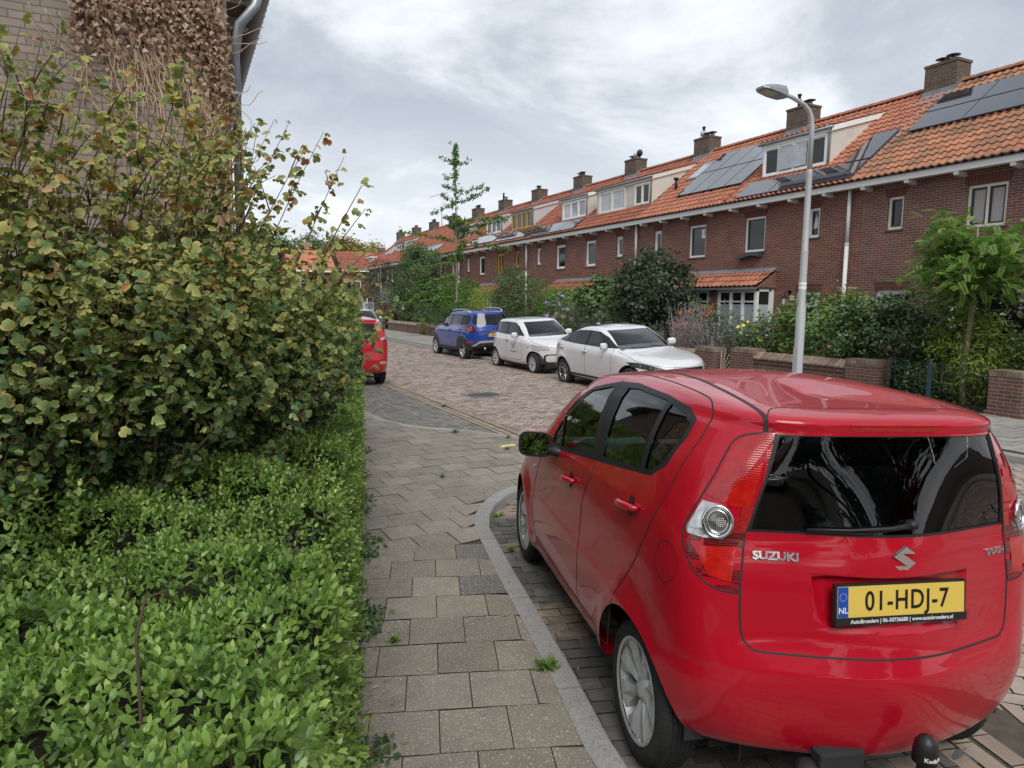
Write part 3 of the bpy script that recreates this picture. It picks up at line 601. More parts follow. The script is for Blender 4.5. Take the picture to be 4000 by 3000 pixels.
hF = house(PY[7], PY[8], 'brick house with yellow painted windows and a yellow dormer', m_brick, m_tred, [wn(34.49, 34.95, 4.0, Ye), wn(36.54, 37.39, lo, Ye, None, 'dark', 2)], bays=(38.12, -1, 0), chim=(38.6, 9.03, [(0, .1, 'box')]), pipes=(33.4,))
dormer(hF, 33.95-q, 36.65-q, .6, 7.18, [(34.0-q, 36.6-q, 6.18, 7.1, 4, Ye, 'dark')], Ye, m_grender, m_tred)
for i in range(3): panel(hF, 37.0-1.5*(i+1)-q, 37.0-1.5*i-q, -.3, .45, .1)
q = PY[8]
hG = house(PY[8], PY[9], 'brick house with white dormer half hidden by the slim tree, tall black flue on chimney', m_brick, m_tred, [wn(39.3, 40.12), wn(41.76, 42.16, nlo)], bays=(38.12, 1, 0), chim=(43.6, 9.03, [(-.02, .25, 'tall'), (0, -.1, 'hat')]))
dormer(hG, .1, 40.5-q, .7, 7.2, [(.2, 2.35, 6.28, 7.1, 3, Wh, 'dark')], Wh, m_grender, m_tred)
for i in range(3): panel(hG, 42.0-1.5*(i+1)-q, 42.0-1.5*i-q, -.2, .5, .1)
labs = ['brick house behind the slim tree trunk, small white dormer', 'brick house left of the slim tree with long red roof and low solar panels', 'brick house whose roof carries the tall television aerial', 'brick house with a small grey-cheeked dormer behind the tall dark tree', 'brick house second from the far end of the terrace', 'brick house at the far end of the terrace with two white skylights']
for i in range(9, 14):
    q = PY[i]; od = i % 2
    a1, a2 = (q+1.4, q+1.85) if od else (q+3.1, q+3.5); b1, b2 = (q+3.5, q+4.35) if od else (q+1.25, q+2.1)
    h = house(PY[i], PY[i+1], labs[i-9] if i < 13 else labs[5], m_brick, m_tred, [wn(a1, a2, nlo), wn(b1, b2)], bays=(PY[i+1] if od else PY[i], -1 if od else 1, 0), chim=(PY[i+1]+.3, 9.03, [(-.02, .2, 'hat'), (0, -.15, 'box' if od else 'hat')]), last=(i == 13), pipes=((q+.3,) if od else ()))
    if i in (9, 12): dormer(h, 1.4, 3.6, 1.0, 7.25, [(1.5, 3.5, 6.6, 7.15, 3, Wh, 'dark')], Wh, m_grender, m_tred)
    if i == 10:
        for k in range(3): panel(h, .1+1.5*k, 1.6+1.5*k, 0, .7, .1)
    if i == 11:
        an = MB(); ax, ay, az = RX, 3.3, 8.35; an.tube([(ax, ay, az), (ax, ay, az+2.95)], .032, 6)
        an.tube([(ax-.3, ay+2.2, az+2.85), (ax+.15, ay-1.0, az+2.85)], .022, 5); an.tube([(ax, ay+.6, az+2.6), (ax+.1, ay-.7, az+2.62)], .012, 5)
        for k in range(7): yy = ay+2.1-k*.42; xx = ax-.28+k*.06; an.tube([(xx-.09, yy, az+2.85), (xx+.09, yy, az+2.85)], .008, 4)
        an.tube([(ax+.15, ay-.6, az+3.1), (ax+.2, ay-1.05, az+2.85), (ax+.15, ay-.6, az+2.6)], .012, 5)
        for zz, l in ((2.1, 1.2), (1.4, .7), (.3, .8)): an.tube([(ax, ay-(l if zz > 2 else l*.6), az+zz), (ax, ay+(.0 if zz > 2 else l*.6), az+zz)], .01, 4)
        an.build('aerial', m_alu, h)
    if i == 13: skylight(h, .5, 1.3, .9, 2.0); skylight(h, 1.9, 2.7, .9, 2.0)
# small things hanging on the fronts
t = thing('flower_box', 'empty dark wavy flower box under the square upstairs window', 'flower box', (17, 17.2, 3.7))
b = MB(); n = 12
vs = [];
for i in range(n+1):
    yy = -.5+i/n; zz = .05*math.sin(i/n*5)-.02
    for x_ in (-.22, -.02): vs += [(x_, yy, zz), (x_, yy, zz-.11)]
b.add(vs, [q_ for i in range(n) for q_ in ((4*i, 4*i+4, 4*i+5, 4*i+1), (4*i+2, 4*i+3, 4*i+7, 4*i+6), (4*i+1, 4*i+5, 4*i+7, 4*i+3))]+[(0, 1, 3, 2), (4*n, 4*n+2, 4*n+3, 4*n+1)]); b.build('trough', m_grey, t)
b = MB()
for yy in (-.35, .35): b.tube([(-.01, yy, -.2), (-.12, yy, -.17), (-.2, yy, -.08)], .009, 5)
b.build('bracket', m_black, t)
t = thing('wall_lamp', 'black lantern on a curved arm beside the house number', 'wall lamp', (17, 15.5, 2.42))
b = MB(); b.lathe([(.06, -.02), (.06, 0), (0, 0)], 12, 'x', (0, 0, 0)); b.tube([(0, 0, 0), (-.12, 0, .05), (-.2, .02, 0), (-.2, .05, -.12)], .012, 6); b.build('arm', m_black, t)
b = MB(); b.lathe([(.0, 0), (.09, -.05), (.09, -.07), (.05, -.08)], 12, c=(-.2, .05, -.1)); b.lathe([(.05, -.28), (.055, -.3), (0, -.3)], 12, c=(-.2, .05, -.1)); b.build('hood', m_black, t)
b = MB(); b.lathe([(.05, -.08), (.052, -.28)], 12, c=(-.2, .05, -.1)); b.build('glass', m_frost, t)
t = thing('house_number_sign', 'small white plate with house number 10 beside the door', 'sign', (16.985, 15.4, 2.24))
b = MB(); b.box(-.01, .01, -.075, .075, -.07, .07); b.build('plate', m_white, t, bevel=.004)
vs, fs = textmesh('10', .11, .001); b = MB(); b.m = Matrix(((0, 0, -1, -.011), (-1, 0, 0, 0), (0, 1, 0, 0), (0, 0, 0, 1))); b.add(vs, fs); b.build('number', m_black, t)
t = thing('ornament', 'white dress-shaped ornament hanging inside the narrow upstairs window', 'ornament', (17.085, 14.74, 4.5))
b = MB(); b.add([(0, .03, .13), (0, -.03, .13), (0, -.06, .0), (0, -.1, -.2), (0, .09, -.22), (0, .06, 0)], [(0, 1, 2, 3, 4, 5)]); b.box(-.002, .002, -.012, .012, .15, .19); b.build('dress', m_curt, t)
for (yy, zz, s_, lb) in ((19.62, 4.55, .26, 'white printed poster in the top of the square upstairs window'), (20.55, 1.95, .3, 'white printed poster behind the bay window left of the canopy')):
    xx = 17.08 if zz > 3 else 16.33; t = thing('window_poster', lb, 'poster', (xx, yy, zz)); b = MB(); b.box(-.002, 0, -s_*.36, s_*.36, -s_*.6, s_*.6); b.build('sheet', m_white, t); b = MB()
    for k in range(9): a = random.uniform(-.24, .24)*s_; c = random.uniform(-.45, .45)*s_; w_ = random.uniform(.05, .12)*s_; b.box(-.0035-.0002*k, -.002, a-w_, a+w_, c-w_*.5, c+w_*.5)
    b.build('print', m_ink2, t)
# ------------------------------------------------------------------ gable house on the near side
m_taupe = brickmat('taupe gable brick', (.32, .262, .215), (.245, .203, .172), (.17, .15, .13), bw=.27, bh=.076, ms=.008, stain=((.27, .185, .14), 1.1, .55, .7, .45))
GY, GX, GZ = 8.3, .57, 5.42
t = thing('corner_house', 'taupe brick house beside the camera, gable wall half covered by dead ivy', 'house', (GX, GY, 0))
wz = MB(); pk = GZ+3.6*.9
wz.add([(-8, 0, 0), (0, 0, 0), (0, 0, GZ+.1), (-3.9, 0, pk), (-8, 0, GZ+.1)], [(0, 1, 2, 3, 4)])
wz.add([(0, 0, 0), (0, 16, 0), (0, 16, GZ+.1), (0, 0, GZ+.1)], [(0, 1, 2, 3)]); wz.build('wall', m_taupe, t, uv=True)
rf = MB(); dv = Vector((-3.9-.45, 0, pk-GZ+.2)); tilesheet(rf, (.45, -.12, GZ+.02), (0, 1, 0), dv, 16, dv.length)
rf.add([(-3.9, -.12, pk+.1), (-3.9, 16, pk+.1), (-8.4, 16, GZ), (-8.4, -.12, GZ)], [(0, 1, 2, 3)]); rf.build('roof', m_told, t)
g = MB()
g.lathe([(.085, 0), (.085, 16)], 14, 'y', (.40, -.05, GZ-.03), smooth=True); gt = g.build('gutter', m_zinc, t)
b = MB(); b.box(0, .34, 0, 16, GZ+.02, GZ+.05); b.box(.30, .33, 0, 16, GZ-.07, GZ+.02); b.build('soffit', mat('dark stained soffit', (.14, .11, .09), .7), t)
for k in range(9):
    b = MB(); b.box(.0, .30, .45+k*.8-.04, .45+k*.8+.04, GZ-.09, GZ+.019); b.lathe([(0, -.045), (.075, -.04), (.075, .04), (0, .045)], 12, 'y', (.27, .45+k*.8, GZ-.04)); b.build('bracket', m_grender, t)
b = MB(); b.tube([(.35, -.02, GZ-.08), (.28, -.06, GZ-.3), (.12, -.04, GZ-.5), (.075, .1, GZ-.75), (.07, .1, .1)], .05, 12)
for zz in (4.2, 2.6, 1.2): b.tube([(.07, .1, zz), (.07, .1, zz+.05)], .058, 12)
b.build('downpipe', m_zinc, t)
m_bark2 = mat('dead ivy stem', (.50, .37, .24), .85, var=.25, vs=10)
m_dead = rampmat('dead ivy leaf', [(0, (.22, .13, .08)), (.4, (.40, .27, .18)), (.8, (.54, .41, .30)), (1, (.28, .23, .19))], .75, trans=.15)
m_bark = mat('bark', (.11, .085, .06), .9, var=.35, vs=14, bump=.6, bs=60)
m_twig = mat('twig', (.085, .055, .035), .85, var=.3, vs=20)
def frames(n, rng, up=.5, out=None, ow=0):
    """random leaf frames: (direction along the leaf, face normal)"""
    nrm = rng.normal(size=(n, 3)); nrm[:, 2] += up*2.2
    if out is not None: nrm += out*ow
    nrm /= np.linalg.norm(nrm, axis=1)[:, None]
    d = rng.normal(size=(n, 3)); d -= nrm*(d*nrm).sum(1)[:, None]; d /= np.linalg.norm(d, axis=1)[:, None]
    return d, nrm
LEAF = {   # (outline along x, half width y, lift z) of one leaf, unit length; faces
 'oval': ([(0, 0, 0), (.25, .19, .05), (.65, .2, .06), (1, 0, -.03), (.65, -.2, .06), (.25, -.19, .05), (.3, 0, 0), (.68, 0, .0)], [(0, 5, 6), (0, 6, 1), (5, 4, 7, 6), (6, 7, 2, 1), (4, 3, 7), (7, 3, 2)]),
 'rhomb': ([(0, 0, 0), (.45, .24, .08), (1, 0, 0), (.45, -.24, .08)], [(0, 3, 2), (0, 2, 1)]),
 'narrow': ([(0, 0, 0), (.4, .11, .03), (1, 0, -.12), (.4, -.11, .03)], [(0, 3, 2), (0, 2, 1)]),
 'fan': ([(0, 0, 0), (.5, .5, .1), (.95, .28, .02), (.8, 0, -.05), (.95, -.28, .02), (.5, -.5, .1), (.45, 0, 0)], [(0, 6, 1), (6, 2, 1), (6, 3, 2), (6, 4, 3), (6, 5, 4), (0, 5, 6)]),
 'lobed': ([(0, 0, .0), (-.1, .28, -.04), (.12, .52, -.13), (.42, .50, -.12), (.50, .30, .0), (.78, .42, -.1), (1.02, .2, -.1), (1.08, 0, -.14), (1.02, -.2, -.1), (.78, -.42, -.1), (.50, -.30, .0), (.42, -.50, -.12), (.12, -.52, -.13), (-.1, -.28, -.04), (.45, 0, .07)],
           [(14, i+1, i) if True else 0 for i in range(13)]+[(14, 0, 13)]),
 'ivy': ([(0, 0, 0), (.1, .45, -.1), (.5, .3, .05), (1, 0, -.1), (.5, -.3, .05), (.1, -.45, -.1)], [(0, 2, 1), (0, 3, 2), (0, 4, 3), (0, 5, 4)]),
}
def leaves(name, mt, pos, d, nrm, size, kind='rhomb', parent=None, rnd=None, curl=0.0, width=1.0):
    """one mesh of many leaves from arrays of position, direction, normal, size"""
    tv, tf = LEAF[kind]; tv = np.array(tv); n = len(pos); k = len(tv)
    s = np.cross(nrm, d); size = np.broadcast_to(np.asarray(size, float), (n,))
    z = tv[:, 2][None, :].repeat(n, 0)
    if curl: z = z-curl*RNG.random((n, 1))*(tv[:, 1]**2*2.2+tv[:, 0]**2*.35)[None, :]
    V = pos[:, None, :]+size[:, None, None]*(tv[:, 0][None, :, None]*d[:, None, :]+width*tv[:, 1][None, :, None]*s[:, None, :]+z[:, :, None]*nrm[:, None, :])
    V = V.reshape(-1, 3); ls = np.array([i for f in tf for i in f]); lt = np.array([len(f) for f in tf]); nl = len(ls)
    L = (ls[None, :]+(np.arange(n)*k)[:, None]).ravel(); T = np.tile(lt, n); S = np.concatenate([[0], np.cumsum(T)[:-1]])
    me = bpy.data.meshes.new(name); me.vertices.add(len(V)); me.vertices.foreach_set('co', V.astype(np.float32).ravel())
    me.loops.add(len(L)); me.loops.foreach_set('vertex_index', L.astype(np.int32)); me.polygons.add(len(T)); me.polygons.foreach_set('loop_start', S.astype(np.int32)); me.polygons.foreach_set('loop_total', T.astype(np.int32))
    me.polygons.foreach_set('use_smooth', np.ones(len(T), bool))
    rr = RNG.random(n) if rnd is None else np.clip(rnd, 0, 1)
    a = me.attributes.new('rnd', 'FLOAT', 'FACE'); a.data.foreach_set('value', np.repeat(rr, len(tf)).astype(np.float32))
    if kind == 'lobed':   # distance from the leaf centre, for the yellowing rims
        rim = np.ones(k); rim[14] = 0; rim[0] = .4; a2 = me.attributes.new('rim', 'FLOAT', 'POINT'); a2.data.foreach_set('value', np.tile(rim, n).astype(np.float32))
    me.materials.append(mt); me.update(calc_edges=True); o = bpy.data.objects.new(name, me); COL.objects.link(o)
    if parent is not None: setpar(o, parent)
    return o
# dead ivy clinging to the gable (grows on the wall: its own thing)
iv = thing('dead_ivy', 'dead brown ivy with bare stems fanned over the gable wall', 'climbing plant', (0, GY, 0))
st = MB(); rng = np.random.default_rng(3); random.seed(3); tips = []
for i in range(115):
    x = random.uniform(-.75, .5) if i < 90 else random.uniform(.15, .55); z = random.uniform(4.75, 5.3) if x < .1 else random.uniform(4.3, 5.4); pts = []; dx = random.gauss(.02, .03); zz = z
    L = random.uniform(.9, 3.0)*(1 if x > -.4 else .55); xx = x; n = int(L/.09)
    for k in range(n):
        pts.append((xx, -.015-.02*random.random(), zz)); xx += dx*.5+random.gauss(0, .018)+.012; zz -= .09
        xx = min(xx, .55)
    if len(pts) > 3: st.tube(pts, [random.uniform(.006, .012)*(1-.6*k/len(pts)) for k in range(len(pts))], 5)
    if random.random() < .6 and len(pts) > 8:
        j = random.randrange(3, len(pts)-3); p = pts[j]; q_ = []; a = random.choice((-1, 1))*random.uniform(.3, 1.2)
        for k in range(7): q_.append((min(.55, p[0]+a*k*.05+random.gauss(0, .01)), -.02, p[2]-k*.045*random.uniform(.2, 1.3)))
        st.tube(q_, .004, 4)
for k in range(30):   # thin wild tendrils on the left and over the gutter
    x = random.uniform(-1.3, -.5); z = random.uniform(3.9, 5.2); pts = [(x+j*.05*random.uniform(.2, 1.2), -.02, z-j*.08) for j in range(8)]; st.tube(pts, .0035, 4)
for k in range(9):
    z = random.uniform(3.4, 5.1); pts = [(.56, -.03, z)]; a = random.uniform(-.5, 1.1)
    for j in range(6): q_ = pts[-1]; a += random.gauss(-.1, .35); pts.append((q_[0]+.07*math.cos(a), q_[1]-.02, q_[2]+.07*math.sin(a)))
    st.tube(pts, .004, 4)
st.build('stems', m_bark2, iv)
pp = []
for i in range(3000):
    x = random.uniform(-.85, .6)
    lowz = 4.82-.08*math.sin(x*7) if x < .12 else 4.82-.75*((x-.12)/.43)**1.2
    z = lowz+abs(random.gauss(0, .5)) if random.random() < .8 else lowz-abs(random.gauss(0, .22))
    if x > .1 and random.random() < .1: z = random.uniform(3.3, 5.0)
    if z > GZ+.4+(.6-x)*.8: continue
    pp.append((x, -.03-random.random()*.10, z))
pp = np.array(pp); n = len(pp); nrm = rng.normal(size=(n, 3))*.8; nrm[:, 1] -= 1.0; nrm /= np.linalg.norm(nrm, axis=1)[:, None]; d = rng.normal(size=(n, 3))*.5; d[:, 2] -= 1; d -= nrm*(d*nrm).sum(1)[:, None]; d /= np.linalg.norm(d, axis=1)[:, None]
leaves('foliage', m_dead, pp, d, nrm, rng.uniform(.04, .07, n), 'ivy', iv, curl=.5)

# ------------------------------------------------------------------ street furniture
t = thing('street_lamp', 'tall grey street lamp with a bent arm at the far kerb', 'street lamp', (10.1, 8.93, .0))
m_pole = mat('galvanised pole', (.50, .52, .53), .5, metal=.25, var=.08, vs=3, bump=.1)
b = MB(); b.lathe([(.083, 0), (.083, 1.93), (.066, 2.02), (.063, 2.95), (.064, 2.96), (.056, 3.0), (.052, 4.3), (.054, 4.31), (.046, 4.38)], 20); b.tube([(0, 0, 4.37), (0, 0, 5.1), (-.03, 0, 5.25), (-.1, 0, 5.37), (-.22, 0, 5.45), (-.5, 0, 5.53), (-.72, 0, 5.57)], [.044, .04, .04, .038, .037, .036, .035], 14)
b.build('pole', m_pole, t)
b = MB(); b.add([(-.078, -.045, .55), (-.078, .045, .55), (-.088, .045, .55), (-.088, -.045, .55), (-.078, -.045, 1.25), (-.078, .045, 1.25), (-.088, .045, 1.25), (-.088, -.045, 1.25)], [(3, 2, 1, 0), (4, 5, 6, 7), (0, 1, 5, 4), (2, 3, 7, 6), (1, 2, 6, 5), (3, 0, 4, 7)]); b.build('service_door', m_pole, t)
b = MB()
sec = [(-.66, .05, 5.50, 5.62), (-.74, .13, 5.49, 5.67), (-.95, .16, 5.52, 5.665), (-1.18, .14, 5.555, 5.635), (-1.27, .09, 5.575, 5.605)]
vs = []
for x_, hw, z0, z1 in sec: vs += [(x_, -hw, z0), (x_, hw, z0), (x_, hw*.95, (z0+z1)/2), (x_, hw*.6, z1), (x_, -hw*.6, z1), (x_, -hw*.95, (z0+z1)/2)]
fs = [(6*i+k, 6*i+(k+1) % 6, 6*i+6+(k+1) % 6, 6*i+6+k) for i in range(4) for k in range(6)]+[(5, 4, 3, 2, 1, 0), tuple(24+k for k in range(6))]
b.add(vs, fs); hd = b.build('lamp_head', mat('lamp housing', (.30, .34, .36), .4, metal=.3), t)
b = MB(); b.add([(-.93, -.11, 5.512), (-.93, .11, 5.512), (-1.2, .09, 5.548), (-1.2, -.09, 5.548)], [(0, 1, 2, 3)]); b.build('lens', mat('lamp lens', (.5, .48, .4), .2, coat=1), hd)
b = MB()
for zz, hh in ((2.36, .05), (2.29, .05)): b.lathe([(.068, zz), (.068, zz+hh)], 16)
b.build('sticker', m_white, t)
# iron manhole frame in the road
t = thing('manhole_cover', 'rectangular cover with an oval iron lid set in the brick road', 'manhole', (5.82, 13.47, .0), R(4))
b = MB(); b.box(-.42, .42, -.32, .32, -.03, .009); b.build('frame', mat('concrete frame', (.16, .16, .155), .8, bump=.4), t)
b = MB(); b.lathe([(0, .018), (.25, .018), (.27, .01)], 28); b.v = [(x*1.35, y*.95, z) for x, y, z in b.v]; b.build('lid', mat('cast iron', (.05, .055, .06), .5, metal=.5, bump=.5, bs=40), t)
# brick piers, garden walls with slanted copings
m_wallb = brickmat('old wall brick', (.17, .085, .065), (.12, .07, .058), (.28, .235, .20), stain=((.36, .31, .28), 2.2, .54, .72, .6), c3=1)
m_cope = rampmat('coping brick', [(0, (.19, .12, .09)), (.5, (.26, .19, .15)), (1, (.33, .26, .21))], .85, var=.3, stain=((.13, .15, .08), 4.0, .5, .7), bump=.5)
def pier(y0, y1, h, label, x0=12.93, x1=13.38):
    t = thing('brick_pier', label, 'pier', ((x0+x1)/2, (y0+y1)/2, .1), group='brick piers of the front gardens'); w_, d = (x1-x0)/2, (y1-y0)/2
    b = MB(); b.box(-w_, w_, -d, d, 0, h-.11); b.box(-w_-.03, w_+.03, -d-.03, d+.03, 0, .07); b.build('shaft', m_wallb, t, uv=True)
    c = MB(); n = max(3, round(2*d/.066))
    for k in range(n): c.box(-w_-.008, w_+.008, -d-.004+k*(2*d+.008)/n+.003, -d-.004+(k+1)*(2*d+.008)/n-.003, h-.11, h+random.uniform(-.004, .004))
    c.build('coping', m_cope, t); return t
def gwall(y0, y1, h, label, x0=13.0, x1=13.22):
    t = thing('garden_wall', label, 'garden wall', (x0, y0, .1), group='low brick walls of the front gardens'); L = y1-y0
    b = MB(); b.box(0, x1-x0, 0, L, 0, h-.16); b.box(-.03, x1-x0+.03, 0, L, h-.28, h-.225); b.build('body', m_wallb, t, uv=True)
    c = MB(); n = round(L/.075); xm = (x1-x0)/2
    for k in range(n):
        a, e_ = k*L/n+.003, (k+1)*L/n-.003; j = random.uniform(-.006, .006)
        c.add([(-.06, a, h-.15), (-.06, e_, h-.15), (xm+.02, e_, h+j), (xm+.02, a, h+j), (x1-x0+.05, a, h-.12), (x1-x0+.05, e_, h-.12), (-.05, a, h-.19), (-.05, e_, h-.19)], [(0, 1, 2, 3)[::-1], (3, 2, 5, 4)[::-1], (0, 6, 7, 1)[::-1], (0, 3, 4, 6), (1, 7, 5, 2), (6, 4, 5, 7)])
    c.build('coping', m_cope, t)
    if L > 5:
        p = MB(); yy = 2.2
        while yy < L-1: p.box(-.035, 0, yy, yy+.22, 0, h-.2); yy += 2.4
        p.build('buttress', m_wallb, t, uv=True)
    return t
pier(6.68, 7.22, .80, 'whitish worn brick pier right of the iron fence')
pier(9.42, 10.17, .78, 'brick pier left of the iron fence, under the rhododendron')
gwall(10.17, 12.86, .74, 'low brick wall with slanted coping below the rhododendron hedge')
pier(12.86, 13.64, .80, 'brick pier right of the gate of fanned wooden slats')
pier(14.28, 15.0, .74, 'brick pier left of the gate of fanned wooden slats')
gwall(15.0, 17.9, .66, 'low brick wall behind the bonnet of the white sedan')
pier(17.9, 18.4, .74, 'brick pier hidden behind the white sedan')
gwall(18.4, 23.0, .66, 'low brick wall behind the white sedan and the small white car')
gwall(24.2, 28.2, .66, 'low brick wall behind the small white car')
pier(28.2, 28.7, .74, 'brick pier behind the blue car')
gwall(29.8, 34.9, .64, 'low brick wall behind the blue car')
gwall(35.0, 37.9, .64, 'low brick wall just left of the blue car')
pier(38.0, 38.55, .66, 'narrow brick pier left of the blue car')
pier(39.6, 40.3, .68, 'broad brick pier behind the yellow-flowering weed')
gwall(40.3, 47.0, .66, 'long low brick wall with buttresses left of the blue car')
gwall(48.5, 54.5, .66, 'low brick wall behind the silver car at the end of the street')
# hooped iron fence with a post in the middle
m_iron = mat('green black iron', (.018, .035, .036), .4, var=.2); m_post = mat('blue grey iron post', (.035, .06, .085), .4)
def fence(y0, y1, label):
    t = thing('iron_fence', label, 'fence', (13.05, y0, .1), group='hooped iron fence panels'); L = y1-y0; n = max(2, round(L/.33)); s = L/n
    b = MB()
    for zz in (.66, .09): boxdir(b, (0, 0, zz), (0, L, zz), .022, .012)
    b.build('rail', m_iron, t)
    for k in range(n):
        c = (k+.5)*s; h = MB(); r_ = s*.34; pts = [(0, c-r_, 0)]+[(0, c-r_*math.cos(a), .72+r_*1.05*math.sin(a)) for a in [math.pi*i/10 for i in range(11)]]+[(0, c+r_, 0)]; h.tube(pts, .009, 6); h.build('hoop', m_iron, t)
        f = MB(); f.tube([(0, c, .02), (0, c, .72)], .0065, 6); f.lathe([(.004, .69), (.02, .72), (.008, .75), (.018, .765), (.0, .83)], 8, c=(0, c, 0)); f.build('finial_bar', m_iron, t)
    return t
fence(7.26, 8.32, 'right panel of the dark hooped iron fence, beside the worn pier')
fence(8.42, 9.36, 'left panel of the dark hooped iron fence, beside the rhododendron')
t = thing('fence_post', 'blue grey iron fence post with a ball top', 'fence post', (13.05, 8.37, .1))
b = MB(); b.box(-.035, .035, -.035, .035, 0, .80); b.build('shaft', m_post, t, bevel=.006)
b = MB(); b.lathe([(.045, .80), (.045, .815), (.018, .825), (.03, .84), (.036, .86), (.03, .885), (0, .90)], 14); b.build('ball', m_post, t)
t = thing('slat_gate', 'pale wooden slats fanned out like sun rays between two brick piers', 'gate', (13.1, 13.66, .1))
m_slat = mat('pale wood', (.52, .45, .33), .7, var=.15)
for k in range(5): b = MB(); a = R(88-k*13); boxdir(b, (0, .5, .02), (0, .5-math.cos(a)*.66*(1 if k else 1), .02+math.sin(a)*.66), .012, .03); b.build('slat', m_slat, t)
b = MB(); b.tube([(0, 0, .66), (0, .6, .68)], .005, 5); b.build('rail', m_iron, t)
t = thing('yellow_paper', 'flat yellow scrap of card lying on the pavement by the red car', 'litter', (3.83, 8.1, .086), R(12))
b = MB(); b.add([(-.16, -.045, 0), (.14, -.05, .0), (.17, .05, .004), (-.1, .06, .002), (-.06, .01, .003)], [(0, 1, 2, 3, 4)]); b.build('card', mat('yellow card', (.68, .60, .22), .7), t)
# ------------------------------------------------------------------ cars
def spl(P, sub):
    """Catmull-Rom through the rows of P"""
    P = np.array(P, float); n = len(P); out = []
    for i in range(n-1):
        p0, p1, p2, p3 = P[max(i-1, 0)], P[i], P[i+1], P[min(i+2, n-1)]
        for k in range(sub):
            t = k/sub; out.append(.5*((2*p1)+(-p0+p2)*t+(2*p0-5*p1+4*p2-p3)*t*t+(-p0+3*p1-3*p2+p3)*t**3))
    out.append(P[-1]); return np.array(out)
def bodysurf(rings, wb, arches, NS=44, sub=5, bow=None):
    """closed waterlines (rear centre -> side -> front centre), mirrored; x forward from the rear axle"""
    G = []
    for (zr, zm, zf, xr, xf, b, nr, nf) in rings:
        xc = max(min(wb*.45, xf-.05), xr+.05); ring = []
        for q, (xe, n_) in enumerate(((xr, nr), (xf, nf))):
            ph = np.linspace(0, math.pi/2, 400); p_, q_ = n_ if isinstance(n_, tuple) else (n_*1.7, n_*.85); x = xc+(xe-xc)*np.cos(ph)**(2/p_); y = b*np.sin(ph)**(2/q_)
            s = np.concatenate([[0], np.cumsum(np.hypot(np.diff(x), np.diff(y)))]); s /= s[-1]; u = np.linspace(0, 1, NS)
            X, Y = np.interp(u, s, x), np.interp(u, s, y)
            if q: X, Y = X[::-1][1:], Y[::-1][1:]
            ring.append(np.stack([X, Y], 1))
        r_ = np.concatenate(ring); t = (r_[:, 0]-xr)/(xf-xr)
        z = zr*(1-t)*(1-2*t)+zm*4*t*(1-t)+zf*t*(2*t-1)
        G.append(np.stack([r_[:, 0], r_[:, 1], z], 1))
    G = spl(G, sub); nr_, ns_ = G.shape[:2]
    for (ax, az, R_, amp) in arches:
        d = np.hypot(G[:, :, 0]-ax, G[:, :, 2]-az); w_ = np.clip(G[:, :, 1]/.5, 0, 1)**3*np.exp(-np.clip((d-R_)/.09, -3, 9)**2)*(G[:, :, 2] < az+R_+.3); G[:, :, 1] += amp*w_
    if bow: bow(G)
    bm = bmesh.new()
    L = [[bm.verts.new(G[i, j]) for j in range(ns_)] for i in range(nr_)]
    Rr = [[L[i][j] if G[i, j, 1] < 1e-4 and (j == 0 or j == ns_-1) else bm.verts.new((G[i, j, 0], -G[i, j, 1], G[i, j, 2])) for j in range(ns_)] for i in range(nr_)]
    for i in range(nr_-1):
        for j in range(ns_-1):
            bm.faces.new((L[i][j], L[i+1][j], L[i+1][j+1], L[i][j+1])); bm.faces.new((Rr[i][j+1], Rr[i+1][j+1], Rr[i+1][j], Rr[i][j]))
    for (S_, i) in ((L, nr_-1),):
        for j in range(1, ns_-1):
            pass
    top = nr_-1
    for j in range(ns_-1):   # close the roof crown strip
        a, b_, c, d_ = L[top][j], L[top][j+1], Rr[top][j+1], Rr[top][j]
        f = [v for k, v in enumerate((a, d_, c, b_)) if v not in (a, d_, c, b_)[:k]]
        if len(f) > 2: bm.faces.new(f)
    bmesh.ops.remove_doubles(bm, verts=bm.verts[:], dist=1e-5)
    bmesh.ops.recalc_face_normals(bm, faces=bm.faces[:])
    for f in bm.faces: f.smooth = True
    return bm
def cutpoly(bm, faces, poly, e1, e2):
    """split the faces exactly along a convex polygon drawn in the (e1,e2) plane; returns the faces inside it"""
    e1, e2 = Vector(e1), Vector(e2); a = sum(poly[i][0]*poly[(i+1) % len(poly)][1]-poly[(i+1) % len(poly)][0]*poly[i][1] for i in range(len(poly)))
    if a < 0: poly = poly[::-1]
    ins = list(faces)
    for i in range(len(poly)):
        p, q = poly[i], poly[(i+1) % len(poly)]; nx, ny = q[1]-p[1], -(q[0]-p[0]); l = math.hypot(nx, ny)
        if l < 1e-6: continue
        n = (e1*nx+e2*ny)/l; co = e1*p[0]+e2*p[1]
        if abs(e1.dot(e2)) < 1e-6 and not ins: return []
        g = set(ins); [g.update(f.edges) for f in ins]; [g.update(f.verts) for f in ins]
        r = bmesh.ops.bisect_plane(bm, geom=list(g), plane_co=co, plane_no=n, dist=1e-6)
        ins = [f for f in r['geom'] if isinstance(f, bmesh.types.BMFace) and f.is_valid and (f.calc_center_median()-co).dot(n) < 0]
    return ins
def circ(cx, cz, r, n=36, sx=1.0): return [(cx+r*sx*math.cos(2*math.pi*k/n), cz+r*math.sin(2*math.pi*k/n)) for k in range(n)]
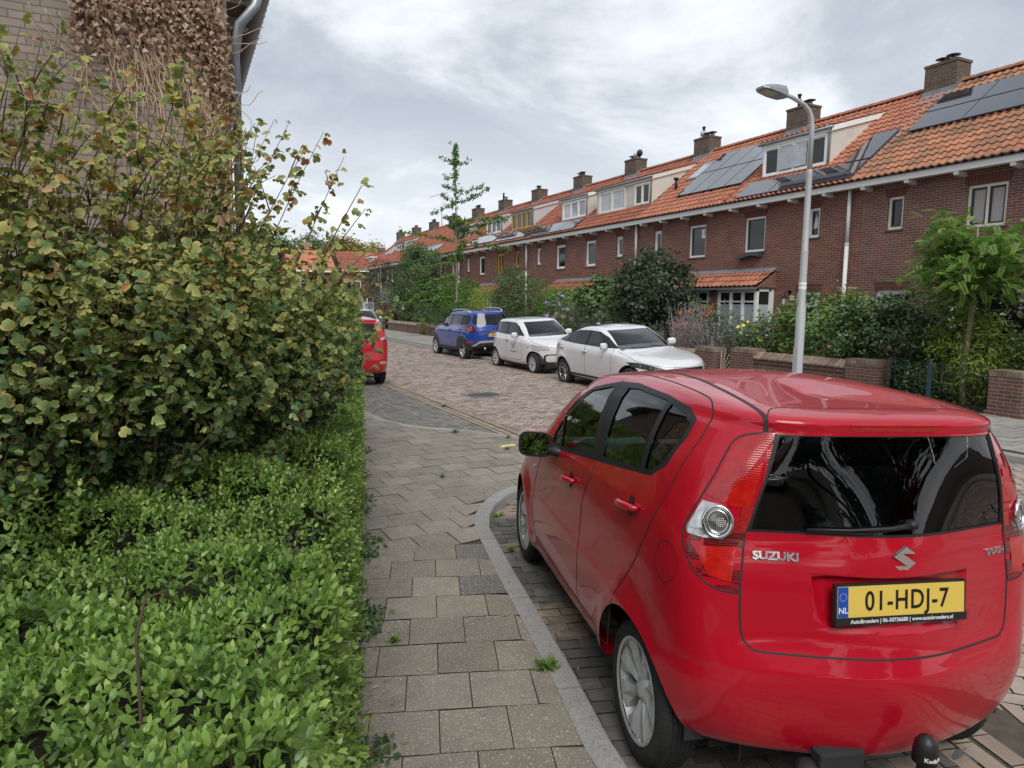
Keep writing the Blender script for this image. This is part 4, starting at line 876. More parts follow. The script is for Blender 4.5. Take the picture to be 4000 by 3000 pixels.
def takeout(bm, faces, name, mt, parent, push=0.0, keep=False, solid=0.0):
    """make the given faces a mesh of their own"""
    idx = {}; vs = []; fs = []
    for f in faces:
        ff = []
        for v in f.verts:
            if v not in idx: idx[v] = len(vs); vs.append(v.co-v.normal*push)
            ff.append(idx[v])
        fs.append(ff)
    me = bpy.data.meshes.new(name); me.from_pydata([tuple(v) for v in vs], [], fs); me.materials.append(mt)
    me.polygons.foreach_set('use_smooth', [True]*len(fs)); me.update(); o = bpy.data.objects.new(name, me); COL.objects.link(o); setpar(o, parent)
    if solid: md = o.modifiers.new('thickness', 'SOLIDIFY'); md.thickness = solid; md.offset = -1
    if not keep: bmesh.ops.delete(bm, geom=faces, context='FACES')
    return o
class Proj:
    def __init__(s, bm): s.t = bvhtree.BVHTree.FromBMesh(bm)
    def hit(s, a, b, view, side=1):
        if view == 'side': o = Vector((a, 2.5*side, b)); d = Vector((0, -side, 0))
        elif view == 'rear': o = Vector((-3, a, b)); d = Vector((1, 0, 0))
        elif view == 'front': o = Vector((7, a, b)); d = Vector((-1, 0, 0))
        elif view == 'top': o = Vector((a, b, 4)); d = Vector((0, 0, -1))
        h = s.t.ray_cast(o, d)
        if h[0] is None: return None
        n = h[1] if h[1].dot(d) < 0 else -h[1]
        return h[0], n
    def strip(s, mb, pts, view, side=1, w=.008, off=.0012, step=.025, mi=0, r=None):
        dn = [Vector(pts[0])]
        for a, b in zip(pts, pts[1:]):
            a, b = Vector(a), Vector(b); n = max(1, int((b-a).length/step)); dn += [a.lerp(b, k/n) for k in range(1, n+1)]
        H = [s.hit(p[0], p[1], view, side) for p in dn]; H = [h for h in H if h]
        if len(H) < 2: return
        vs = []
        for i, (p, n) in enumerate(H):
            t = (H[min(i+1, len(H)-1)][0]-H[max(i-1, 0)][0]).normalized(); c = n.cross(t).normalized()*w/2; vs += [p+n*off-c, p+n*off+c]
        mb.add(vs, [(2*i, 2*i+1, 2*i+3, 2*i+2) for i in range(len(H)-1)], mi, r)
def curve(pts, n=6): return [tuple(p) for p in spl(pts, n)]
def paintmat(name, col, rough=.32, flake=.0, coat=1.0, dirt=None):
    mt = mat(name, col, rough, 0, .03, 2, coat=coat, spec=.25)
    return mt
m_rub = mat('black rubber trim', (.012, .012, .013), .5); m_plas = mat('grey black plastic', (.03, .031, .033), .6, bump=.15, bs=200)
m_tyre = mat('tyre rubber', (.018, .018, .019), .75, var=.25, vs=12, bump=.25, bs=90, col2=(.05, .046, .04), c2s=5, c2t=(.55, .8))
m_rim = mat('silver wheel paint', (.58, .585, .59), .38, metal=.35, var=.08, vs=9); m_rimd = mat('dark rim', (.02, .02, .022), .6)
m_chrome = mat('chrome', (.85, .85, .86), .16, metal=1.0, var=.02); m_cabin = mat('cabin trim', (.022, .023, .025), .8); m_seat = mat('seat cloth', (.035, .036, .04), .9, var=.2)
m_dash = mat('grey dashboard', (.16, .17, .18), .6)
m_gl = glassmat('clear car glass', (.84, .91, .87)); m_gld = glassmat('tinted car glass', (.50, .54, .53), 1.0, 0, (.004, .005, .005)); m_glm = glassmat('green tinted car glass', (.62, .70, .66))
m_redl = mat('red lamp plastic', (.40, .004, .006), .12, coat=1, spec=.6, var=.25, vs=18); m_redd = mat('dark red lamp plastic', (.13, .002, .004), .12, coat=1, var=.3, vs=25); m_redo = mat('orange red lamp plastic', (.50, .009, .005), .15, coat=1, var=.3, vs=30)
for mm__ in (m_redl, m_redd, m_redo):
    t_ = mm__.node_tree; wv = nd(t_, 'ShaderNodeTexWave', i_Scale=38.0, i_Distortion=.6, bands_direction='Z'); cc_ = nd(t_, 'ShaderNodeTexCoord'); t_.links.new(cc_.outputs['Object'], wv.inputs['Vector']); bb_ = nd(t_, 'ShaderNodeBump', i_Strength=.18, i_Distance=.004); t_.links.new(wv.outputs['Fac'], bb_.inputs['Height']); t_.links.new(bb_.outputs[0], t_.nodes['Principled BSDF'].inputs['Normal'])
m_clear = mat('clear lamp plastic', (.55, .56, .57), .1, metal=.6, coat=1, var=.35, vs=30); m_py = mat('yellow number plate', (.74, .53, .10), .35, var=.04); m_po = mat('orange yellow number plate', (.80, .40, .02), .35); m_eu = mat('blue plate band', (.01, .07, .38), .35); m_ink = mat('black lettering', (.008, .008, .008), .4)
m_wletter = mat('white lettering', (.8, .8, .8), .4)
def wheel(name, par, x, y, z, r, w_, rr, style, n, mrim, side, ang=0):
    """wheel > tyre, rim; the rim faces the outside"""
    o = bpy.data.objects.new(name, None); COL.objects.link(o); setpar(o, par); o.location = (x, y, z); o.rotation_euler = (0, 0, 0 if side > 0 else math.pi)
    o.empty_display_size = .1
    T = MB(); h = w_/2; tr = [(rr-.01, h-.02), (rr+.008, h-.006), (rr+(r-rr)*.45, h+.004), (r-.025, h-.006), (r-.006, h-.022), (r, h-.04)]
    g = []; k = 5
    for i in range(k):
        a = h-.04-(2*h-.08)*i/k; b = h-.04-(2*h-.08)*(i+1)/k; g += [(r, a-.003), (r, b+.006), (r-.007, b+.005), (r-.007, b+.001)]
    tr += g+[(r, -(h-.04)), (r-.02, -(h-.01)), (rr+(r-rr)*.45, -h), (rr-.01, -(h-.02))]
    T.lathe(tr, 56, 'y', smooth=True)
    n_l = 64
    for i in range(n_l):
        a = 2*math.pi*i/n_l; ca, sa = math.cos(a), math.sin(a)
        for s_ in (1, -1):
            q = [(h-.036)*s_, (h-.012)*s_]; da = .02
            vs = []
            for aa in (a-da, a+da): vs += [((r+.0015)*math.cos(aa), q[0], (r+.0015)*math.sin(aa)), ((r-.008)*math.cos(aa), q[1], (r-.008)*math.sin(aa))]
            T.add(vs, [(0, 1, 3, 2)], r=.5)
    T.build('tyre', m_tyre, o)
    M = MB(); yo = h-.012
    M.lathe([(rr-.012, -h+.02), (rr-.014, yo-.045), (rr-.004, yo), (rr, yo+.004), (rr-.004, yo+.008), (rr-.016, yo)], 48, 'y', mi=0)
    M.lathe([(.0, yo-.10), (rr-.02, yo-.10)], 32, 'y', mi=1)
    M.lathe([(0, yo-.012), (.03, yo-.012), (.034, yo-.022), (.06, yo-.03), (.065, yo-.06)], 24, 'y', mi=0)
    for i in range(n):
        a = 2*math.pi*i/n+ang
        def P(rad, da, yy): return (rad*math.cos(a+da), yy, rad*math.sin(a+da))
        R0, R1 = .05, rr-.012
        if style == 'petal': wi, wo, d0, d1 = .22, .30, -.025, -.004
        elif style == 'thin': wi, wo, d0, d1 = .11, .035+.35/n, -.03, -.006
        elif style == 'slot': wi, wo, d0, d1 = math.pi/n*.8, math.pi/n*.62, -.02, -.006
        else: wi, wo, d0, d1 = .28, .16, -.02, -.004
        m_ = (R0+R1)/2; wm = (wi+wo)/2*(.8 if style == 'petal' else .75)
        top = [P(R0, -wi, yo+d0-.014), P(R0, 0, yo+d0), P(R0, wi, yo+d0-.014), P(m_, -wm, yo+(d0+d1)/2-.016), P(m_, 0, yo+(d0+d1)/2+.004), P(m_, wm, yo+(d0+d1)/2-.016), P(R1, -wo, yo+d1-.01), P(R1, 0, yo+d1), P(R1, wo, yo+d1-.01)]
        bot = [P(R0, -wi, yo-.06), P(R0, wi, yo-.06), P(m_, -wm, yo-.06), P(m_, wm, yo-.06), P(R1, -wo, yo-.06), P(R1, wo, yo-.06)]
        M.add(top+bot, [(0, 1, 4, 3), (1, 2, 5, 4), (3, 4, 7, 6), (4, 5, 8, 7), (0, 3, 11, 9), (3, 6, 13, 11), (2, 10, 12, 5), (5, 12, 14, 8)], 0)
    M.build('rim', [mrim, m_rimd], o)
    return o
def cabin(par, x0, x1, zf, hw, belt, zr, lhd=1, seats=True, dash=m_dash, col=m_seat):
    """floor, dashboard, steering wheel, four seats"""
    b = MB(); b.box(x0-.35, x1+.45, -hw, hw, zf-.06, zf); b.box(x0-.45, x0-.05, -hw+.02, hw-.02, zf, belt-.12); b.build('cabin_floor', m_cabin, par)
    d = MB(); d.tube([(x1+.08, -hw+.03, belt-.10), (x1+.08, hw-.03, belt-.10)], .13, 12); d.box(x1+.05, x1+.45, -hw+.03, hw-.03, belt-.3, belt-.02); dd = d.build('dashboard', dash, par)
    s = MB(); c = Vector((x1-.12, .36*lhd, belt-.02)); n = 22; pts = [(c.x+.16*.45*math.sin(2*math.pi*k/n), c.y+.18*math.cos(2*math.pi*k/n), c.z+.165*math.sin(2*math.pi*k/n)) for k in range(n+1)]; s.tube(pts, .014, 6, caps=False)
    s.tube([(c.x, c.y-.15, c.z), (c.x, c.y+.15, c.z)], .02, 6); s.tube([c, (c.x+.2, c.y, c.z-.1)], .03, 6); s.build('steering_wheel', m_cabin, par)
    for (sx, ys) in ((x0+(x1-x0)*.52, (-.36, .36)), (x0+.12, (-.36, .36))):
        for y in ys:
            q = MB(); q.m = Matrix.Translation((sx, y, 0)); q.box(-.02, .48, -.23, .23, zf+.12, zf+.34, bev=.05)
            q.m = Matrix.Translation((sx, y, zf+.32)) @ Matrix.Rotation(R(-12), 4, 'Y'); q.box(-.07, .05, -.23, .23, -.06, .5, bev=.05); q.box(-.05, .04, -.12, .12, .54, .72, bev=.035); q.box(-.02, .0, -.08, -.06, .46, .56); q.box(-.02, .0, .06, .08, .46, .56)
            q.build('seat', col, par)
def place(mb, verts, faces, o, ex, ey, ez, mi=0, r=.5):
    ex, ey, ez, o = Vector(ex), Vector(ey), Vector(ez), Vector(o); mb.add([o+ex*v[0]+ey*v[1]+ez*v[2] for v in verts], faces, mi, r)
def plate(par, o, ex, ey, W, H, text, mt, size, frame=None, eu=True, spacing=1.05):
    """number plate: ex to the reader's right, ey up"""
    ex, ey = Vector(ex).normalized(), Vector(ey).normalized(); ez = ex.cross(ey); o = Vector(o)
    b = MB(); P = lambda x, y, z: o+ex*x+ey*y+ez*z
    def slab(x0, x1, y0, y1, z0, z1, mi): b.add([P(x0, y0, z0), P(x1, y0, z0), P(x1, y1, z0), P(x0, y1, z0), P(x0, y0, z1), P(x1, y0, z1), P(x1, y1, z1), P(x0, y1, z1)], [(0, 3, 2, 1), (4, 5, 6, 7), (0, 1, 5, 4), (1, 2, 6, 5), (2, 3, 7, 6), (3, 0, 4, 7)], mi)
    slab(-W/2, W/2, -H/2, H/2, 0, .006, 0)
    pl = b.build('number_plate', mt, par)
    if frame:
        b = MB(); slab(-W/2-.009, W/2+.009, -H/2-.028, H/2+.009, -.012, .003, 0); slab(-W/2-.009, W/2+.009, -H/2-.028, -H/2-.001, .003, .009, 0); b.build('plate_holder', m_rub, pl)
        b = MB(); vs, fs = textmesh(frame, .0195, .0003, .0004); place(b, vs, fs, P(0, -H/2-.0145, .0094), ex, ey, ez); b.build('dealer_lettering', m_wletter, pl)
    if eu:
        b = MB(); slab(-W/2+.001, -W/2+.042, -H/2+.001, H/2-.001, .0061, .0066, 0); b.build('blue_band', m_eu, pl)
        b = MB(); vs, fs = textmesh('NL', .030, .0004, .0003); place(b, vs, fs, P(-W/2+.0215, -H*.27, .007), ex, ey, ez)
        for k in range(12): a = 2*math.pi*k/12; x_, y_ = -W/2+.0215+.0135*math.cos(a), H*.17+.0135*math.sin(a); b.add([P(x_-.0016, y_, .007), P(x_, y_-.0016, .007), P(x_+.0016, y_, .007), P(x_, y_+.0016, .007)], [(0, 1, 2, 3)])
        b.build('plate_symbols', m_wletter, pl)
    b = MB(); vs, fs = textmesh(text, size, .0011*size/.1, .0004, spacing); place(b, [(v[0]*.82, v[1], v[2]) for v in vs], fs, P(.02 if eu else 0, -size*.02, .0075), ex, ey, ez); b.build('registration', m_ink, pl)
    return pl
def mirror(par, x, y, z, side, paint, s=1.0, yaw=0, glass=True):
    o = bpy.data.objects.new('wing_mirror', None); COL.objects.link(o); setpar(o, par); o.location = (x, y, z); o.rotation_euler = (0, 0, R(-side*22)); o.empty_display_size = .05
    bm = bmesh.new(); bmesh.ops.create_uvsphere(bm, u_segments=20, v_segments=14, radius=1)
    for v in bm.verts:
        c = v.co; e_ = 3.2; sg = lambda a: math.copysign(abs(a)**(2/e_), a)
        v.co = Vector((sg(c.x)*.075*s if c.x > 0 else max(c.x, -.25)*.075*s, sg(c.y)*.105*s, sg(c.z)*.075*s*(1+.1*c.y*side)))
    b = MB(); b.bm(bm, 0, .5, True); b.build('shell', paint, o)
    g = MB(); pts = [(sgx*.106*s*math.copysign(abs(math.cos(a))**.55, math.cos(a)), .078*s*math.copysign(abs(math.sin(a))**.55, math.sin(a))) for sgx in (1,) for a in [2*math.pi*k/28 for k in range(28)]]
    g.add([(-.0195*s, p[0], p[1]) for p in pts], [tuple(range(28))[::-1]], 0); g.build('mirror_rim', m_rub, o)
    g = MB(); g.add([(-.021*s, p[0]*.86, p[1]*.84) for p in pts], [tuple(range(28))[::-1]], 0); g.build('mirror_glass', mat('mirror glass', (.55, .58, .58), .02, metal=1.0, var=.01), o)
    a = MB(); a.tube([(0, -side*.07*s, -.03*s), (.02, -side*.15*s, -.05*s), (.03, -side*.21*s, -.06*s)], [.035*s, .03*s, .04*s], 8); a.build('arm', m_rub, o)
    return o
def handle(par, x, y, z, nrm, mt, L=.16, slope=.05):
    b = MB(); n = Vector(nrm).normalized(); t = Vector((1, 0, -slope)).normalized(); t = (t-n*t.dot(n)).normalized(); p = Vector((x, y, z)); up_ = t.cross(n)
    pts = [p-t*L/2+n*.006, p-t*L*.42+n*.028, p+n*.036, p+t*L*.3+n*.033, p+t*L*.42+n*.026, p+t*L/2+n*.006]; b.tube(pts, [.012, .015, .016, .017, .016, .012], 8); h = b.build('door_handle', mt, par)
    c = MB(); vs = [p-t*.01+n*.002+(t*math.cos(a)*.034+up_*math.sin(a)*.046) for a in [2*math.pi*k/20 for k in range(20)]]; c.add(vs, [tuple(range(20))]); c.build('handle_recess_shade', m_rimd, h)  # flat dark disc paints the shade of the hollow behind the handle
    return h
def finish(bm, par, mt, extra=None, name='body'):
    me = bpy.data.meshes.new(name); bm.to_mesh(me); bm.free()
    for mm in (mt if isinstance(mt, list) else [mt]): me.materials.append(mm)
    me.polygons.foreach_set('use_smooth', [True]*len(me.polygons)); o = bpy.data.objects.new(name, me); COL.objects.link(o); setpar(o, par)
    return o
def sidef(bm, s, zmin=-9, zmax=9): return [f for f in bm.faces if f.calc_center_median().y*s > .28 and zmin < f.calc_center_median().z < zmax]
XZ = ((1, 0, 0), (0, 0, 1)); YZ = ((0, 1, 0), (0, 0, 1))
def rearf(bm): return [f for f in bm.faces if f.calc_center_median().x < .6 and f.normal.x < -.1]
def frontf(bm, x0): return [f for f in bm.faces if f.calc_center_median().x > x0 and f.normal.x > .02]
def arches_cut(bm, par, axles, R_, z, hw, depth=.34):
    for ax in axles:
        for s in (1, -1):
            ins = cutpoly(bm, sidef(bm, s, -9, z+R_+.05), circ(ax, z, R_), *XZ); bmesh.ops.delete(bm, geom=ins, context='FACES')
            w_ = MB(); n = 20; q = []
            for k in range(n+1):
                a = math.pi*(1.0-k/n); xx, zz = ax+(R_+.012)*math.cos(a), z+(R_+.012)*math.sin(a); q += [(xx, s*(hw-depth), zz), (xx, s*(hw-.10), zz)]
            w_.add(q, [(2*k, 2*k+1, 2*k+3, 2*k+2) for k in range(n)]+[tuple(2*k for k in range(n+1))]); w_.box(ax-R_, ax+R_, min(s*(hw-depth), s*(hw-depth-.01)), max(s*(hw-depth), s*(hw-depth-.01)), z-.12, z); w_.build('wheel_arch', m_rimd, par)
# --- the red hatchback in the foreground
CH_X, CH_Y, CH_H, CH_R = 2.4248, 2.0726, .2639, .0248
red = paintmat('red car paint', (.44, .004, .018), .3, coat=.75)
car1 = thing('parked_car', 'red five-door hatchback parked nearest, seen from behind with yellow number plate', 'car', (CH_X, CH_Y, 0), group='cars parked along the street')
ux = Vector((math.sin(CH_H), math.cos(CH_H), 0)); ul = Vector((-math.cos(CH_H), math.sin(CH_H), 0)); uz = Vector((0, 0, 1))
ul2 = ul*math.cos(CH_R)+uz*math.sin(CH_R); uz2 = uz*math.cos(CH_R)-ul*math.sin(CH_R)
mm_ = Matrix((ux, ul2, uz2)).transposed().to_4x4(); mm_.translation = (CH_X, CH_Y, 0); car1.matrix_world = mm_
rings1 = [(.30, .24, .20, -.50, 2.95, .68, (7, 4), 4), (.33, .26, .22, -.58, 3.04, .765, (8, 5), 4), (.42, .38, .34, -.62, 3.09, .795, (9, 6), 4), (.56, .54, .50, -.645, 3.10, .805, (10, 7), 3.6), (.645, .64, .60, -.648, 3.09, .805, (10, 7), 3.4),
          (.69, .69, .66, -.635, 3.08, .80, (11, 8), 3.3), (.78, .78, .74, -.605, 3.04, .795, (13, 10), 3.2), (.95, .95, .86, -.585, 2.96, .79, (14, 11), 3.2), (1.08, 1.06, .93, -.565, 2.78, .78, (14, 11), 3.2), (1.17, 1.12, 1.0, -.545, 2.40, .765, (13, 10), 3.4),
          (1.34, 1.33, 1.2, -.505, 2.0, .715, (10, 7), 3.6), (1.465, 1.475, 1.38, -.475, 1.68, .655, (7.5, 5), 3.6), (1.51, 1.52, 1.43, -.465, 1.56, .625, (6.5, 5), 3.6), (1.552, 1.562, 1.49, -.46, 1.46, .59, (6.5, 6), 3.8), (1.575, 1.60, 1.535, -.39, 1.34, .53, (6, 5), 3.8), (1.585, 1.632, 1.565, -.20, 1.2, .36, 5, 3), (1.59, 1.648, 1.59, .1, 1.0, .04, 3, 3)]
def bow1(G):
    x, y, z = G[..., 0], np.abs(G[..., 1]), G[..., 2]; w_ = np.clip((.35-x)/.7, 0, 1); w_ = w_*w_*(3-2*w_)
    G[..., 0] += w_*np.interp(z, [.3, .7, 1.12, 1.5], [.11, .13, .13, .0])*.5*(1-np.cos(math.pi*np.minimum(y/.66, 1)))
bm = bodysurf(rings1, 2.36, [(0, .30, .36, .022), (2.36, .30, .36, .022)], bow=bow1)
pj = Proj(bm); HERO_BVH = pj.t
gl_r = [(-.543, 1.147), (.543, 1.147), (.52, 1.26), (.448, 1.503), (-.448, 1.503), (-.52, 1.26)]
def mirp(p, s): return [(a*s, b) for a, b in p]
# rear screen, wrap-around lamps, brake light
sc_ = cutpoly(bm, rearf(bm), gl_r, *YZ)
inn = cutpoly(bm, sc_, [(a*.975, 1.157+(b-1.147)*.962) for a, b in gl_r], *YZ); si_ = set(inn); rim_ = [f for f in sc_ if f.is_valid and f not in si_ and all(abs(v.co.y) < .6 for v in f.verts)]
rim_ = [f for f in cutpoly(bm, rearf(bm), gl_r, *YZ) if f not in si_]
takeout(bm, inn, 'rear_screen', m_gld, car1, .004); takeout(bm, rim_, 'screen_border', m_rub, car1, .001)
for s in (1, -1):
    up_ = [(.452, 1.507), (.48, 1.503), (.54, 1.478), (.59, 1.42), (.653, 1.306), (.70, 1.21), (.730, 1.14), (.552, 1.14)]; lo_ = [(.552, 1.139), (.730, 1.139), (.735, 1.10), (.733, 1.05), (.705, .985), (.648, .945), (.572, .932)]
    fu = cutpoly(bm, rearf(bm), mirp(up_, s), *YZ); cl = [(.683, 1.244), (.632, 1.238), (.598, 1.195), (.598, 1.1401), (.7295, 1.1401), (.715, 1.18)]; cl2 = [(.598, 1.1389), (.730, 1.1389), (.731, 1.118), (.63, 1.110)]
    c1 = cutpoly(bm, fu, mirp(cl, s), *YZ); s1 = set(c1); fu = [f for f in cutpoly(bm, rearf(bm), mirp(up_, s), *YZ) if f not in s1]
    inu = cutpoly(bm, fu, mirp([(.50, 1.40), (.55, 1.36), (.632, 1.25), (.60, 1.235), (.54, 1.24)], s), *YZ)
    T_ = MB(); tl = takeout(bm, [f for f in fu if f.is_valid and f not in set(inu)], 'tail_lamp', m_redl, car1, -.003)
    takeout(bm, inu, 'reflector', m_redo, tl, -.003)
    fl_ = cutpoly(bm, rearf(bm), mirp(lo_, s), *YZ); c2 = cutpoly(bm, fl_, mirp(cl2, s), *YZ); s2 = set(c2); fl_ = [f for f in cutpoly(bm, rearf(bm), mirp(lo_, s), *YZ) if f not in s2]
    inl = cutpoly(bm, fl_, mirp([(.585, 1.09), (.70, 1.085), (.705, 1.04), (.68, .985), (.60, .965)], s), *YZ)
    b4 = cutpoly(bm, [f for f in inl], mirp([(.585, 1.0), (.71, 1.0), (.71, .94), (.585, .94)], s), *YZ)
    low = takeout(bm, [f for f in fl_ if f.is_valid and f not in set(inl) and f not in set(b4)], 'lower_lens', m_redd, tl, -.003)
    inl = [f for f in set(inl)|set(b4) if f.is_valid]; takeout(bm, inl, 'reflector', m_redo, tl, -.003)
    takeout(bm, [f for f in c1 if f.is_valid], 'clear_lens', m_clear, tl, -.002); takeout(bm, [f for f in c2 if f.is_valid], 'clear_lens', m_clear, tl, -.002)
    # round chrome bezel with a dimpled bulb
    p, n = pj.hit(s*.645, 1.177, 'rear'); e1 = Vector((0, 0, 1)).cross(n).normalized(); e2 = n.cross(e1); rg = MB()
    for rr_, tt in ((1.0, .007), (.72, .004)): rg.tube([p+n*.008+e1*(math.cos(a)*.05*rr_)+e2*(math.sin(a)*.056*rr_) for a in [2*math.pi*k/32 for k in range(33)]], tt, 8, caps=False)
    rg.build('chrome_ring', m_chrome, tl)
    bb = MB(); rng_ = [(.74, .003), (.5, .0065), (.0, .010)]; vs = []
    for q_, h_ in rng_: vs += [p+n*h_+e1*(math.cos(a)*.05*q_)+e2*(math.sin(a)*.056*q_) for a in [2*math.pi*k/24 for k in range(24)]]
    bb.add(vs, [(i*24+k, i*24+(k+1) % 24, i*24+24+(k+1) % 24, i*24+24+k) for i in range(2) for k in range(24)], 0, smooth=True); bb.build('indicator_bulb', mat('smoked bulb', (.20, .17, .155), .15, metal=.5, coat=1, var=.5, vs=60), tl)
    bb = MB()
    for i in range(5):
        for j in range(5):
            if (i-2)**2+(j-2)**2 < 6: c_ = p+n*.011+e1*((i-2)*.007+.012*s)+e2*(j-2)*.007; bb.add([c_+e1*.0025, c_+e2*.0025, c_-e1*.0025, c_-e2*.0025], [(0, 1, 2, 3)])
    bb.build('bulb_dimples', m_wletter, tl)
bl_ = cutpoly(bm, rearf(bm), [(-.183, 1.527), (-.165, 1.519), (.165, 1.519), (.183, 1.527), (.183, 1.545), (.165, 1.549), (-.165, 1.549), (-.183, 1.545)], *YZ); takeout(bm, bl_, 'brake_light', m_redl, car1, -.002)
# number plate recess
rec = [(.33, 1.015), (-.33, 1.015), (-.305, .86), (-.26, .80), (.26, .80), (.305, .86)]
rf_ = cutpoly(bm, rearf(bm), rec, *YZ); ri = cutpoly(bm, rf_, [(.312, 1.0), (-.312, 1.0), (-.288, .865), (-.25, .822), (.25, .822), (.288, .865)], *YZ)
for v in {v for f in ri for v in f.verts}: v.co.x += .022
# side windows
dlo = [(1.62, 1.03), (1.60, 1.11), (1.40, 1.36), (1.19, 1.478), (.85, 1.548), (.6, 1.568), (.2, 1.562), (-.03, 1.542), (-.128, 1.506), (-.143, 1.436), (-.10, 1.313), (.0, 1.245), (.66, 1.155)]
panes = [('front_door_glass', m_gl, [(1.35, 1.088), (1.455, 1.27), (1.37, 1.35), (1.17, 1.458), (.87, 1.522), (.765, 1.178)]), ('quarter_light', m_gl, [(1.385, 1.085), (1.485, 1.24), (1.56, 1.13), (1.575, 1.065)]),
         ('rear_door_glass', m_glm, [(.60, 1.195), (.665, 1.535), (.55, 1.545), (.165, 1.54), (.125, 1.252)]), ('rear_quarter_glass', m_gld, [(.075, 1.258), (.12, 1.532), (-.03, 1.515), (-.103, 1.488), (-.112, 1.43), (-.07, 1.33), (.01, 1.265)])]
for s in (1, -1):
    for nme, mt_, pl_ in panes:
        q_ = cutpoly(bm, sidef(bm, s, .9), pl_, *XZ); takeout(bm, q_, nme, mt_, car1, .006)
    q_ = cutpoly(bm, sidef(bm, s, .9), dlo, *XZ); takeout(bm, q_, 'window_trim', m_rub, car1, .0)
ws = cutpoly(bm, frontf(bm, 1.0), [(-.60, 1.03), (.60, 1.03), (.545, 1.35), (.47, 1.50), (-.47, 1.50), (-.545, 1.35)], *YZ); takeout(bm, ws, 'windscreen', m_gl, car1, .002)
arches_cut(bm, car1, (0, 2.36), .355, .305, .80)
# panel gaps, creases, ditches
gp = MB()
for s in (1, -1):
    S = lambda pts, w_=.007: pj.strip(gp, curve(pts), 'side', s, w_)
    S([(.85, 1.583), (.75, 1.36), (.672, 1.147), (.79, .90), (.79, .62), (.782, .34)])
    S([(1.60, 1.03), (1.765, .935), (1.91, .70), (1.90, .5), (1.80, .34)])
    S([(1.55, 1.33), (1.2, 1.525), (.85, 1.59), (.4, 1.605), (0, 1.592), (-.15, 1.565), (-.20, 1.51), (-.212, 1.41), (-.154, 1.177), (-.014, .908), (.13, .71), (.215, .5), (.26, .375)])
    S([(.26, .375), (1.0, .36), (1.80, .335)], .006)
    S([(-.26+.070*math.cos(a), .977+.078*math.sin(a)) for a in [math.pi*k/8 for k in range(17)]], .004)
    pj.strip(gp, curve([(-.40, s*.478), (-.318, s*.468), (.033, s*.437), (.349, s*.413), (.8, s*.405), (1.15, s*.42)]), 'top', 1, .017)
    pj.strip(gp, curve([(s*.550, 1.145), (s*.568, .93), (s*.562, .79), (s*.535, .738), (s*.47, .722), (s*.2, .722), (0, .724)]), 'rear', 1, .008)
    pj.strip(gp, curve([(s*.452, 1.51), (s*.545, 1.483), (s*.598, 1.42), (s*.66, 1.306), (s*.706, 1.21), (s*.738, 1.12), (s*.738, 1.045), (s*.71, .978), (s*.65, .937), (s*.574, .925)]), 'rear', 1, .007)
    pj.strip(gp, curve([(-.40, s*.478), (-.36, s*.45), (-.325, s*.42), (-.31, s*.36), (-.303, 0)]), 'top', 1, .005)
    pj.strip(gp, [(s*.548, 1.145), (s*.450, 1.503)], 'rear', 1, .010)
gp.build('panel_gap', m_rimd, car1)
for s in (1, -1):
    for (x_, z_) in ((1.035, .966), (.118, 1.085)): p, n = pj.hit(x_, z_, 'side', s); handle(car1, p.x, p.y, p.z, n, red, .2, .12)
    p, n = pj.hit(1.956, .817, 'side', s); b = MB(); b.lathe([(0, .012), (.017, .008), (.021, 0)], 14, 'y'); b.v = [(p.x+x*1.2, p.y+y*s, p.z+z) for x, y, z in b.v]; b.build('side_repeater', m_clear, car1)
    mirror(car1, 1.40, s*.915, 1.095, s, red, 1.0)
def ontext(par, s_, size, y_, z_, mt_, nme, bold, squash=1.0, ext=.003, slant=0):
    vs, fs = textmesh(s_, size, bold, ext); b = MB(); out = []
    for v in vs:
        h = pj.hit(y_-v.x*squash-slant*v.y, z_+v.y, 'rear'); out.append(h[0]+h[1]*(v.z+ext+.001))
    b.add(out, fs); return b.build(nme, mt_, par)
ontext(car1, 'SUZUKI', .040, .446, 1.064, m_chrome, 'maker_lettering', .0016, 1.16)
ontext(car1, 'SPLASH', .032, -.495, 1.050, m_chrome, 'model_lettering', .0008, .95)
em = [(.47, .22), (0, .5), (-.52, .13), (.13, -.24), (-.47, -.22), (0, -.5), (.52, -.13), (-.13, .24)]; p0, n_ = pj.hit(-.003, 1.072, 'rear'); b = MB()
vs = [p0+Vector((-.006, -x*.088, y*.098)) for x, y in em]+[p0+Vector((.002, -x*.094, y*.104)) for x, y in em]; mid = [p0+Vector((-.0085, -x*.03, y*.06)) for x, y in em]
b.add(vs, [(1, 2, 7), (0, 1, 7), (2, 3, 6, 7), (3, 4, 5), (3, 5, 6)]+[(k, (k+1) % 8, (k+1) % 8+8, k+8) for k in range(8)]); b.build('badge', m_chrome, car1)
plate(car1, (-.570, -.004, .925), (0, -1, 0), (.12, 0, 1), .52, .11, '01-HDJ-7', m_py, .098, 'AutoBroeders | 06-30736680 | www.autobroeders.nl', spacing=1.12)
